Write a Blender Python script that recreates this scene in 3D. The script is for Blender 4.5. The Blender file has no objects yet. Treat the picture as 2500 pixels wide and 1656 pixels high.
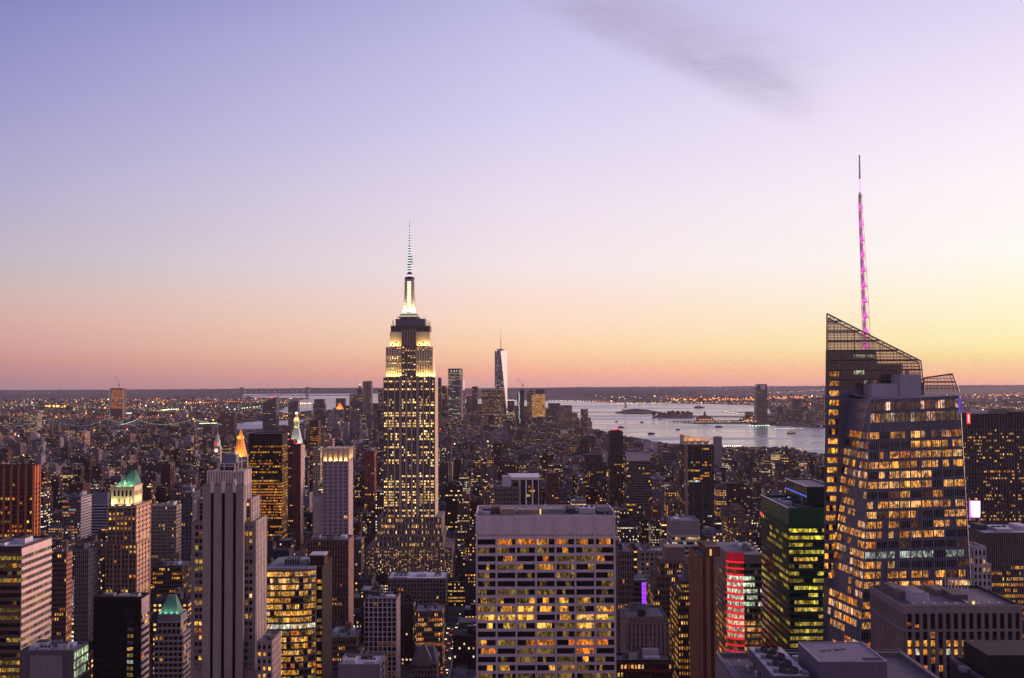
import bpy, math, random
import numpy as np
from mathutils import Matrix, Vector

# ------------------------------------------------------------------ camera, world, sun, exposure
SC = bpy.context.scene
COL = SC.collection
F = 2600.0                      # focal length in photo pixels (photo 2500 x 1656)
CAMZ = 259.0
PITCH = math.radians(1.916)
ROLL = math.radians(-0.22)
MW = Matrix.Translation((0, 0, CAMZ)) @ Matrix.Rotation(math.pi/2 + PITCH, 4, 'X') @ Matrix.Rotation(ROLL, 4, 'Z')
cam_d = bpy.data.cameras.new('camera')
cam = bpy.data.objects.new('camera', cam_d)
COL.objects.link(cam)
cam.matrix_world = MW
cam_d.sensor_width = 36.0
cam_d.lens = F/2500*36.0
cam_d.clip_start = 1.0
cam_d.clip_end = 90000.0
SC.camera = cam
SC.render.resolution_x = 1024
SC.render.resolution_y = 678
SC.view_settings.view_transform = 'Standard'
SC.view_settings.look = 'None'
SC.view_settings.exposure = 0.0
SC.view_settings.gamma = 1.0
SC.render.engine = 'CYCLES'
cy = SC.cycles
cy.use_denoising = True
try:
    cy.denoiser = 'OPENIMAGEDENOISE'
    cy.denoising_prefilter = 'FAST'
except Exception:
    pass
cy.max_bounces = 5
cy.diffuse_bounces = 2
cy.glossy_bounces = 2
cy.transmission_bounces = 3
cy.volume_bounces = 0
cy.transparent_max_bounces = 12
cy.sample_clamp_indirect = 3.0
cy.use_adaptive_sampling = True
cy.adaptive_threshold = 0.015
cy.caustics_reflective = False
cy.caustics_refractive = False

R3 = np.array(MW.to_3x3())

def ray(px, py):
    d = R3 @ np.array([(px-1250.0)/F, (828.0-py)/F, -1.0])
    return d/d[1]

def P(px, py, Y):
    d = ray(px, py)
    return d[0]*Y, CAMZ + d[2]*Y

def GND(px, py, z=0.0):
    d = ray(px, py)
    Y = (z-CAMZ)/d[2]
    return d[0]*Y, Y

def proj(x, y, z):
    v = R3.T @ np.array([x, y, z-CAMZ])
    return 1250.0 + F*v[0]/(-v[2]), 828.0 - F*v[1]/(-v[2])

def s2l(c):
    return tuple(((v/255.0)/12.92 if v/255.0 <= .04045 else (((v/255.0)+.055)/1.055)**2.4) for v in c)

# --- small node helper
class NT:
    def __init__(s, tree):
        s.t = tree; s.n = tree.nodes; s.l = tree.links
    def node(s, typ, **kw):
        n = s.n.new(typ)
        for k, v in kw.items():
            setattr(n, k, v)
        return n
    def put(s, sock, v):
        if hasattr(v, 'is_output') or isinstance(v, bpy.types.NodeSocket):
            s.l.new(v, sock)
        else:
            sock.default_value = v
    def m(s, op, a, b=0.0, c=0.0, clamp=False):
        n = s.node('ShaderNodeMath', operation=op)
        n.use_clamp = clamp
        s.put(n.inputs[0], a); s.put(n.inputs[1], b)
        if op in ('MULTIPLY_ADD', 'SMOOTH_MIN', 'COMPARE', 'WRAP'):
            s.put(n.inputs[2], c)
        return n.outputs[0]
    def mr(s, v, a, b, c, d, smooth=True):
        n = s.node('ShaderNodeMapRange')
        n.interpolation_type = 'SMOOTHSTEP' if smooth else 'LINEAR'
        n.clamp = True
        s.put(n.inputs['Value'], v)
        for k, x in zip(('From Min', 'From Max', 'To Min', 'To Max'), (a, b, c, d)):
            s.put(n.inputs[k], x)
        return n.outputs['Result']
    def mix(s, f, a, b, blend='MIX'):
        n = s.node('ShaderNodeMix', data_type='RGBA', blend_type=blend)
        s.put(n.inputs[0], f)
        s.put(n.inputs[6], a if not isinstance(a, tuple) else (*a[:3], 1))
        s.put(n.inputs[7], b if not isinstance(b, tuple) else (*b[:3], 1))
        return n.outputs[2]
    def ramp(s, v, stops):
        n = s.node('ShaderNodeValToRGB')
        e = n.color_ramp.elements
        while len(e) > 1:
            e.remove(e[0])
        e[0].position = stops[0][0]; e[0].color = (*stops[0][1], 1)
        for p, c in stops[1:]:
            x = e.new(p); x.color = (*c, 1)
        s.put(n.inputs[0], v)
        return n.outputs[0]
    def comb(s, x, y, z):
        n = s.node('ShaderNodeCombineXYZ')
        s.put(n.inputs[0], x); s.put(n.inputs[1], y); s.put(n.inputs[2], z)
        return n.outputs[0]
    def noise(s, vec, scale, detail=3.0, rough=.5, dim='3D'):
        n = s.node('ShaderNodeTexNoise', noise_dimensions=dim)
        if vec is not None:
            s.put(n.inputs['Vector'], vec)
        n.inputs['Scale'].default_value = scale
        n.inputs['Detail'].default_value = detail
        n.inputs['Roughness'].default_value = rough
        return n.outputs['Fac']

SUN_AZ, SUN_EL = math.radians(64), math.radians(7.0)      # sun has just set to the west (+X) and a little ahead
W = bpy.data.worlds.new('World')
SC.world = W
W.use_nodes = True
def make_world():
    t = NT(W.node_tree)
    t.n.clear()
    tc = t.node('ShaderNodeTexCoord')
    sp = t.node('ShaderNodeSeparateXYZ')
    t.l.new(tc.outputs['Generated'], sp.inputs[0])
    x, y, z = sp.outputs
    h = t.m('SQRT', t.m('ADD', t.m('MULTIPLY', x, x), t.m('MULTIPLY', y, y)))
    te = t.m('DIVIDE', z, t.m('MAXIMUM', h, 0.001))                # tangent of the elevation
    az = t.m('ARCTAN2', x, y)                                      # 0 ahead, + to the west
    q = t.m('MULTIPLY', t.m('ADD', te, 0.0119), 1/0.8, clamp=True)
    # colours by elevation: tangent = (915 - row)/2600
    def st(rows):
        out = []
        for row, c in rows:
            te_ = (946-row)/2600.0
            out.append((max(0.0, min(1.0, te_/0.8)), s2l(c)))
        return sorted(out)
    left = t.ramp(q, st([(946, (158, 122, 130)), (930, (166, 126, 132)), (900, (188, 135, 133)), (880, (200, 143, 136)), (850, (208, 158, 153)), (790, (214, 171, 161)), (730, (208, 180, 178)), (650, (192, 182, 194)),
                         (500, (178, 172, 204)), (300, (156, 154, 202)), (100, (134, 136, 193)), (0, (115, 120, 183)), (-900, (112, 110, 176))]))
    mid = t.ramp(q, st([(946, (220, 160, 146)), (925, (238, 170, 150)), (912, (255, 176, 142)), (900, (255, 188, 144)), (880, (255, 201, 156)), (850, (255, 213, 170)), (790, (255, 221, 196)), (730, (252, 224, 212)), (650, (246, 230, 232)),
                        (500, (236, 223, 238)), (300, (217, 209, 240)), (100, (200, 195, 233)), (0, (191, 187, 228)), (-900, (138, 138, 196))]))
    right = t.ramp(q, st([(946, (236, 166, 142)), (935, (250, 180, 144)), (920, (255, 196, 134)), (900, (255, 212, 144)), (880, (255, 227, 150)), (850, (255, 242, 176)), (790, (255, 246, 203)), (730, (255, 249, 222)), (650, (255, 251, 243)),
                          (500, (255, 246, 249)), (300, (245, 232, 249)), (100, (226, 215, 244)), (0, (216, 207, 240)), (-900, (150, 148, 204))]))
    back = t.ramp(q, st([(946, (194, 150, 152)), (850, (222, 175, 168)), (700, (222, 182, 180)), (500, (206, 176, 190)), (0, (172, 154, 190)), (-900, (140, 128, 176))]))
    d = math.radians
    c1 = t.mix(t.mr(az, d(-27), d(1), 0, 1, False), left, mid)
    c2 = t.mix(t.mr(az, d(1), d(26), 0, 1, False), c1, right)
    glow = t.m('MULTIPLY_ADD', t.mr(az, d(28), d(62), 0, 1), 1.3, 1.0)
    glow = t.m('SUBTRACT', glow, t.m('MULTIPLY', t.mr(az, d(70), d(125), 0, 1), 1.3))
    vm = t.node('ShaderNodeVectorMath', operation='SCALE')
    t.l.new(c2, vm.inputs[0]); t.l.new(glow, vm.inputs['Scale'])
    aa = t.m('ABSOLUTE', az)
    lo = t.mr(az, d(-75), d(-30), 1, 0)
    hi = t.mr(az, d(88), d(140), 0, 1)
    c3 = t.mix(t.m('MAXIMUM', lo, hi), vm.outputs[0], back)
    # streaked grey cloud high to the west of centre (tangent space of the sky)
    X = t.m('DIVIDE', x, t.m('MAXIMUM', y, 0.01))
    dx = t.m('SUBTRACT', X, 0.155)
    dy = t.m('SUBTRACT', te, 0.295)
    along = t.m('ADD', t.m('MULTIPLY', dx, 0.9), t.m('MULTIPLY', dy, -0.436))
    across = t.m('ADD', t.m('MULTIPLY', dx, 0.436), t.m('MULTIPLY', dy, 0.9))
    nz = t.noise(t.comb(t.m('MULTIPLY', along, 9.0), t.m('MULTIPLY', across, 42.0), 3.1), 1.0, 5.0, .55)
    nz2 = t.noise(t.comb(t.m('MULTIPLY', X, 10.0), t.m('MULTIPLY', te, 110.0), 7.7), 1.0, 4.0, .6)
    edge = t.m('MULTIPLY', t.mr(across, -0.022, 0.008, 0, 1), t.mr(across, 0.004, 0.085, 1, 0))
    ends = t.m('MULTIPLY', t.mr(along, -0.24, -0.04, 0.15, 1), t.mr(along, 0.06, 0.175, 1, 0))
    fluff = t.m('ADD', t.m('MULTIPLY', t.mr(nz, .2, .75, .45, 1), .8), t.m('MULTIPLY', t.mr(nz2, .4, .8, 0, 1), .3))
    cl = t.m('MULTIPLY', t.m('MULTIPLY', edge, ends), fluff)
    cl = t.m('MULTIPLY', cl, t.m('GREATER_THAN', y, 0.05), clamp=True)
    c4 = t.mix(t.m('MULTIPLY', cl, .82), c3, s2l((174, 162, 192)))
    # below the horizon: dim purple
    c5 = t.mix(t.mr(te, -0.06, -0.02, 1, 0), c4, s2l((92, 76, 96)))
    sky = t.node('ShaderNodeTexSky')
    sky.sky_type = 'NISHITA'
    sky.sun_disc = False
    sky.sun_elevation = math.radians(1.0)
    sky.sun_rotation = SUN_AZ
    bg1 = t.node('ShaderNodeBackground'); bg1.inputs[1].default_value = 0.004
    t.l.new(sky.outputs[0], bg1.inputs[0])
    bg2 = t.node('ShaderNodeBackground'); bg2.inputs[1].default_value = 1.0
    t.l.new(c5, bg2.inputs[0])
    ad = t.node('ShaderNodeAddShader')
    t.l.new(bg1.outputs[0], ad.inputs[0]); t.l.new(bg2.outputs[0], ad.inputs[1])
    out = t.node('ShaderNodeOutputWorld')
    t.l.new(ad.outputs[0], out.inputs[0])
make_world()
W.cycles.sampling_method = 'MANUAL'
W.cycles.sample_map_resolution = 512

sun_d = bpy.data.lights.new('sun', 'SUN')
sun_d.energy = 5.0
sun_d.angle = math.radians(26)
sun_d.color = (1.0, 0.56, 0.41)
sun = bpy.data.objects.new('sun', sun_d)
COL.objects.link(sun)
sdir = Vector((math.sin(SUN_AZ)*math.cos(SUN_EL), math.cos(SUN_AZ)*math.cos(SUN_EL), math.sin(SUN_EL)))
sun.rotation_euler = (-sdir).to_track_quat('-Z', 'Y').to_euler()

# ------------------------------------------------------------------ materials
MATS = {}
def new_mat(name):
    m = bpy.data.materials.new(name)
    m.use_nodes = True
    t = NT(m.node_tree)
    t.n.clear()
    out = t.node('ShaderNodeOutputMaterial')
    return m, t, out

def paint(col, rough=.85, var=.24, scale=.12, metal=0.0, streak=.22):
    key = ('p', tuple(round(c, 3) for c in col), rough, var, scale, metal)
    if key in MATS:
        return MATS[key]
    m, t, out = new_mat('surface')
    g = t.node('ShaderNodeNewGeometry')
    n1 = t.noise(g.outputs['Position'], scale, 4.0, .6)
    mp = t.node('ShaderNodeMapping'); mp.inputs['Scale'].default_value = (.9, .9, .05)
    t.l.new(g.outputs['Position'], mp.inputs['Vector'])
    n2 = t.noise(mp.outputs[0], .8, 4.0, .65)
    f = t.m('ADD', t.m('MULTIPLY', t.m('SUBTRACT', n1, .5), 2*var), t.m('MULTIPLY', t.m('SUBTRACT', n2, .5), 2*streak))
    f = t.m('ADD', f, 1.0)
    vm = t.node('ShaderNodeVectorMath', operation='SCALE')
    vm.inputs[0].default_value = col[:3]
    t.l.new(f, vm.inputs['Scale'])
    b = t.node('ShaderNodeBsdfPrincipled')
    t.l.new(vm.outputs[0], b.inputs['Base Color'])
    b.inputs['Roughness'].default_value = rough
    b.inputs['Metallic'].default_value = metal
    b.inputs['Specular IOR Level'].default_value = .16 if rough > .55 else .5
    t.l.new(b.outputs[0], out.inputs[0])
    MATS[key] = m
    return m

def glow(col, strength, name='lamp_glow', sample=False):
    key = ('g', tuple(round(c, 3) for c in col), strength)
    if key in MATS:
        return MATS[key]
    m, t, out = new_mat(name)
    e = t.node('ShaderNodeEmission')
    e.inputs[0].default_value = (*col, 1); e.inputs[1].default_value = strength
    t.l.new(e.outputs[0], out.inputs[0])
    if not sample:
        m.cycles.emission_sampling = 'NONE'
    MATS[key] = m
    return m

def glassmat(col=(.02, .022, .03), rough=.12, name='dark_glass'):
    key = ('gl', col, rough)
    if key in MATS:
        return MATS[key]
    m, t, out = new_mat(name)
    b = t.node('ShaderNodeBsdfPrincipled')
    b.inputs['Base Color'].default_value = (*col, 1)
    b.inputs['Roughness'].default_value = rough
    b.inputs['IOR'].default_value = 1.5
    t.l.new(b.outputs[0], out.inputs[0])
    MATS[key] = m
    return m

def litmat(name, c_lo, c_hi, strength, cell=.45, dark=.25):
    """window of a lit room: lamps, ceilings, furniture and partitions as uneven brightness"""
    m, t, out = new_mat('lit_window_'+name)
    g = t.node('ShaderNodeNewGeometry')
    mp = t.node('ShaderNodeMapping'); mp.inputs['Scale'].default_value = (1, 1, .30)
    t.l.new(g.outputs['Position'], mp.inputs['Vector'])
    v = t.node('ShaderNodeTexVoronoi'); v.inputs['Scale'].default_value = cell; v.distance = 'CHEBYCHEV'
    t.l.new(mp.outputs[0], v.inputs['Vector'])
    sc = t.node('ShaderNodeSeparateColor'); t.l.new(v.outputs['Color'], sc.inputs[0])
    mq = t.node('ShaderNodeMapping'); mq.inputs['Scale'].default_value = (1.0, 1.0, .5)
    t.l.new(g.outputs['Position'], mq.inputs['Vector'])
    n1 = t.noise(mq.outputs[0], .95, 4.0, .72)
    n2 = t.noise(g.outputs['Position'], .11, 2.0)
    b = t.m('MULTIPLY', t.mr(n1, .42, .63, dark*.45, 1.45, False), t.m('MULTIPLY_ADD', sc.outputs[0], .9, .45))
    b = t.m('MULTIPLY', b, t.mr(n2, .3, .7, .55, 1.35, False))
    hot = t.mr(sc.outputs[1], .9, .97, 0, 1.1)
    b = t.m('ADD', b, hot)
    e = t.node('ShaderNodeEmission')
    t.l.new(t.mix(t.m('MULTIPLY', sc.outputs[2], 1.0), c_lo, c_hi), e.inputs[0])
    t.l.new(t.m('MULTIPLY', b, strength), e.inputs[1])
    gl = t.node('ShaderNodeBsdfGlossy'); gl.inputs['Roughness'].default_value = .1
    gl.inputs['Color'].default_value = (.06, .06, .06, 1)
    ad = t.node('ShaderNodeAddShader')
    t.l.new(e.outputs[0], ad.inputs[0]); t.l.new(gl.outputs[0], ad.inputs[1])
    t.l.new(ad.outputs[0], out.inputs[0])
    m.cycles.emission_sampling = 'NONE'
    return m

WIN = {
    'dark': glassmat((.012, .011, .016), .15),
    'deep': paint((.012, .010, .014), .6, .1, .1),
    'blind': paint((.10, .10, .14), .5, .1, .2),
    'blue': glassmat((.10, .10, .17), .25),
    'yel': litmat('yellow', (1.0, .44, .05), (1.0, .60, .13), .95),
    'gold': litmat('gold', (1.0, .34, .03), (1.0, .50, .08), .85),
    'warm': litmat('warm', (1.0, .42, .09), (1.0, .62, .24), 1.0),
    'org': litmat('orange', (1.0, .20, .02), (1.0, .38, .06), .75),
    'deco': litmat('deco', (1.0, .55, .14), (1.0, .70, .28), 1.7, .3, .6),
    'wht': litmat('white', (1.0, .86, .58), (.95, .95, .80), 1.1),
    'cool': litmat('cool', (.62, .80, .80), (.85, .95, .90), .8),
    'peach': litmat('peach', (1.0, .36, .08), (1.0, .52, .17), .98),
    'amber': litmat('amber', (1.0, .34, .035), (1.0, .46, .09), .95),
    'coold': litmat('cool_dim', (.50, .60, .50), (.66, .75, .62), .55),
    'dim': litmat('dim', (.50, .26, .05), (.55, .36, .10), .32),
    'dimr': litmat('dimred', (.50, .13, .04), (.45, .20, .08), .18),
    'olive': litmat('olive', (.76, .48, .06), (.82, .60, .13), .42),
    'lime': litmat('lime', (.88, .70, .04), (.95, .80, .14), .95),
    'green': litmat('green', (.55, .80, .42), (.75, .90, .60), .9),
    'pink': litmat('pink', (1.0, .50, .28), (1.0, .66, .46), .8),
    'red': glow(s2l((255, 40, 60)), 1.2),
    'lamp': litmat('lamp', (1.0, .62, .22), (1.0, .76, .42), 1.6, .3, .8),
}
# ------------------------------------------------------------------ mesh builder
def tag(o, label=None, cat=None, group=None, kind=None):
    if label: o['label'] = label
    if cat: o['category'] = cat
    if group: o['group'] = group
    if kind: o['kind'] = kind
    return o

class MB:
    def __init__(s):
        s.v = []; s.f = []; s.mi = []; s.mats = []
    def slot(s, mat):
        if mat not in s.mats:
            s.mats.append(mat)
        return s.mats.index(mat)
    def poly(s, pts, mat):
        b = len(s.v)
        s.v.extend([tuple(p) for p in pts])
        s.f.append(tuple(range(b, b+len(pts))))
        s.mi.append(s.slot(mat))
    def box(s, x0, x1, y0, y1, z0, z1, mat, top=None, bottom=True):
        b = len(s.v)
        s.v.extend([(x0, y0, z0), (x1, y0, z0), (x1, y1, z0), (x0, y1, z0), (x0, y0, z1), (x1, y0, z1), (x1, y1, z1), (x0, y1, z1)])
        k = s.slot(mat)
        fs = [(0, 1, 5, 4), (1, 2, 6, 5), (2, 3, 7, 6), (3, 0, 4, 7)]
        for q in fs:
            s.f.append(tuple(b+i for i in q)); s.mi.append(k)
        s.f.append((b+4, b+5, b+6, b+7)); s.mi.append(s.slot(top) if top else k)
        if bottom:
            s.f.append((b+3, b+2, b+1, b)); s.mi.append(k)
    def frustum(s, lo, hi, mat, cap=True):
        """lo, hi: rings of equally many points"""
        n = len(lo); b = len(s.v); k = s.slot(mat)
        s.v.extend([tuple(p) for p in lo]); s.v.extend([tuple(p) for p in hi])
        for i in range(n):
            j = (i+1) % n
            s.f.append((b+i, b+j, b+n+j, b+n+i)); s.mi.append(k)
        if cap:
            s.f.append(tuple(b+n+i for i in range(n))); s.mi.append(k)
            s.f.append(tuple(b+n-1-i for i in range(n))); s.mi.append(k)
    def cyl(s, cx, cy, z0, z1, r0, r1, mat, n=12, cap=True):
        lo = [(cx+r0*math.cos(2*math.pi*i/n), cy+r0*math.sin(2*math.pi*i/n), z0) for i in range(n)]
        hi = [(cx+r1*math.cos(2*math.pi*i/n), cy+r1*math.sin(2*math.pi*i/n), z1) for i in range(n)]
        s.frustum(lo, hi, mat, cap)
    def bar(s, p, q, r, mat, n=4):
        p = Vector(p); q = Vector(q); d = (q-p).normalized()
        a = d.orthogonal().normalized(); c = d.cross(a)
        lo = [p + (a*math.cos(2*math.pi*i/n+.785) + c*math.sin(2*math.pi*i/n+.785))*r for i in range(n)]
        hi = [v+(q-p) for v in lo]
        s.frustum(lo, hi, mat)
    def sphere(s, c, r, mat, n=8, m=5):
        rings = []
        for j in range(1, m):
            a = math.pi*j/m
            rings.append([(c[0]+r*math.sin(a)*math.cos(2*math.pi*i/n), c[1]+r*math.sin(a)*math.sin(2*math.pi*i/n), c[2]-r*math.cos(a)) for i in range(n)])
        for a, b in zip(rings, rings[1:]):
            s.frustum(a, b, mat, False)
        s.poly(rings[-1], mat); s.poly(list(reversed(rings[0])), mat)
    def build(s, name, parent=None, loc=(0, 0, 0), smooth=False):
        me = bpy.data.meshes.new(name)
        lx, ly, lz = loc
        me.from_pydata([(a-lx, b-ly, c-lz) for a, b, c in s.v], [], s.f)
        for m in s.mats:
            me.materials.append(m)
        me.polygons.foreach_set('material_index', s.mi)
        if smooth:
            me.polygons.foreach_set('use_smooth', [True]*len(s.f))
        me.update()
        o = bpy.data.objects.new(name, me)
        COL.objects.link(o)
        if parent is not None:
            o.parent = parent
        else:
            o.location = loc
        return o

HERO = []          # dict(x0,x1,y0,y1 footprint; pl,pr,pt,pb photo bounds; ref)

class Thing:
    """an Empty at the base of a thing with its parts as children"""
    def __init__(s, name, label, cat, loc, group=None):
        s.o = bpy.data.objects.new(name, None)
        s.o.empty_display_size = 5
        COL.objects.link(s.o)
        s.o.location = loc
        s.loc = tuple(loc)
        tag(s.o, label, cat, group)
        s.wins = []
        s.vb = 1660
    def part(s, mb, name, parent=None, label=None, smooth=False, kind=None):
        o = mb.build(name, parent or s.o, s.loc, smooth)
        tag(o, label, None, None, kind)
        return o
    def finish(s, limit=100, minpx=9.0):
        if not s.wins:
            return
        big = []
        for k, (q, key) in enumerate(s.wins):
            pts = [proj(*v) for v in q]
            ar = 0
            for i in range(4):
                a, b = pts[i], pts[(i+1) % 4]
                ar += a[0]*b[1]-b[0]*a[1]
            ar = -ar/2                                    # facing the camera: clockwise on the downward photo axis
            cx = sum(p[0] for p in pts)/4; cyy = sum(p[1] for p in pts)/4
            if ar > minpx and -5 < cx < 2505 and cyy < min(s.vb, 1655):
                big.append((ar, k))
        big.sort(reverse=True)
        solo = {k for a, k in big[:limit]}
        rest = MB()
        for k, (q, key) in enumerate(s.wins):
            if k in solo:
                m = MB(); m.poly(q, WIN[key])
                s.part(m, 'window')
            else:
                rest.poly(q, WIN[key])
        if rest.f:
            s.part(rest, 'window', kind='stuff')

def litgrid(rng, nb, nf, p, keys, dark='dark', run=.55, spread=.9):
    ks = list(keys.keys()); ws = list(keys.values())
    g = []
    for j in range(nf):
        pf = min(.97, max(0, p*(1+spread*(rng.random()*2-1))))
        fk = rng.choices(ks, ws)[0]
        row = []; on = rng.random() < pf
        for i in range(nb):
            if rng.random() > run:
                on = rng.random() < pf
            row.append((fk if rng.random() < .7 else rng.choices(ks, ws)[0]) if on else dark)
        g.append(row)
    return g

def facade(T, A, B, C, D, nb, nf, ww, wh, grid, off=.09, sill=.25, jit=0.0):
    """windows in a bilinear patch seen from outside: A bottom-left, B bottom-right, C top-right, D top-left"""
    A, B, C, D = map(Vector, (A, B, C, D))
    n = (B-A).cross(D-A).normalized()*off
    for j in range(nf):
        for i in range(nb):
            key = grid[j % len(grid)][i % len(grid[0])]
            if key is None:
                continue
            u0 = (i+(1-ww)/2)/nb; u1 = (i+(1+ww)/2)/nb
            v0 = (j+sill)/nf; v1 = (j+sill+wh)/nf
            q = []
            for u, v in ((u0, v0), (u1, v0), (u1, v1), (u0, v1)):
                q.append(tuple(A*(1-u)*(1-v)+B*u*(1-v)+C*u*v+D*(1-u)*v+n))
            T.wins.append((q, key))

ROOFC = paint((.16, .15, .16), .9, .35, .25)
ROOFD = paint((.05, .05, .055), .9, .3, .25)
ROOFL = paint((.42, .41, .43), .85, .2, .25)
STEEL = paint((.35, .35, .37), .5, .15, .4, .3)
TANKW = paint((.13, .085, .06), .9, .25, .6)

def water_tank(T, x, y, z, r=2.2, h=4.5):
    m = MB()
    for a in (45, 135, 225, 315):
        m.bar((x+r*.75*math.cos(math.radians(a)), y+r*.75*math.sin(math.radians(a)), z), (x+r*.75*math.cos(math.radians(a)), y+r*.75*math.sin(math.radians(a)), z+3.2), .16, STEEL)
    m.cyl(x, y, z+3.2, z+3.2+h, r, r*.94, TANKW, 10)
    m.cyl(x, y, z+3.2+h, z+3.2+h+1.3, r*1.06, .1, TANKW, 10)
    T.part(m, 'water_tank')

def clutter(T, x0, x1, y0, y1, z, rng, n=3, hmax=5.0, tank=False, mats=None):
    mats = mats or [ROOFC, STEEL, ROOFD, ROOFL]
    w = x1-x0; d = y1-y0
    used = []
    tries = 0
    while n > 0 and tries < 60:
        tries += 1
        bw = rng.uniform(.12, .34)*w; bd = rng.uniform(.2, .45)*d; h = rng.uniform(.35, 1)*hmax
        bx = rng.uniform(x0+.06*w, max(x0+.07*w, x1-.06*w-bw)); by = rng.uniform(y0+.08*d, max(y0+.09*d, y1-.08*d-bd))
        if any(bx < u[1]+.4 and bx+bw > u[0]-.4 and by < u[3]+.4 and by+bd > u[2]-.4 for u in used):
            continue
        used.append((bx, bx+bw, by, by+bd))
        m = MB()
        mt = rng.choice(mats)
        m.box(bx, bx+bw, by, by+bd, z, z+h, mt)
        kind = rng.random()
        if kind < .45:
            m.box(bx+bw*.1, bx+bw*.9, by+bd*.1, by+bd*.9, z+h, z+h+.5, ROOFD)
            nm = 'plant_room'
        elif kind < .75:
            for k in range(3):
                m.cyl(bx+bw*(k+.5)/3, by+bd*.5, z+h, z+h+.8, min(bw/7, bd/3), min(bw/7, bd/3), ROOFD, 8)
            nm = 'air_handler'
        else:
            m.bar((bx+bw*.5, by+bd*.5, z+h), (bx+bw*.5, by+bd*.5, z+h+rng.uniform(2, 6)), .12, STEEL)
            nm = 'bulkhead'
        T.part(m, nm)
        n -= 1
    if tank:
        water_tank(T, x0+w*rng.uniform(.25, .75), y0+d*rng.uniform(.4, .75), z, min(2.6, .12*w+1), 4.5)

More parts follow.
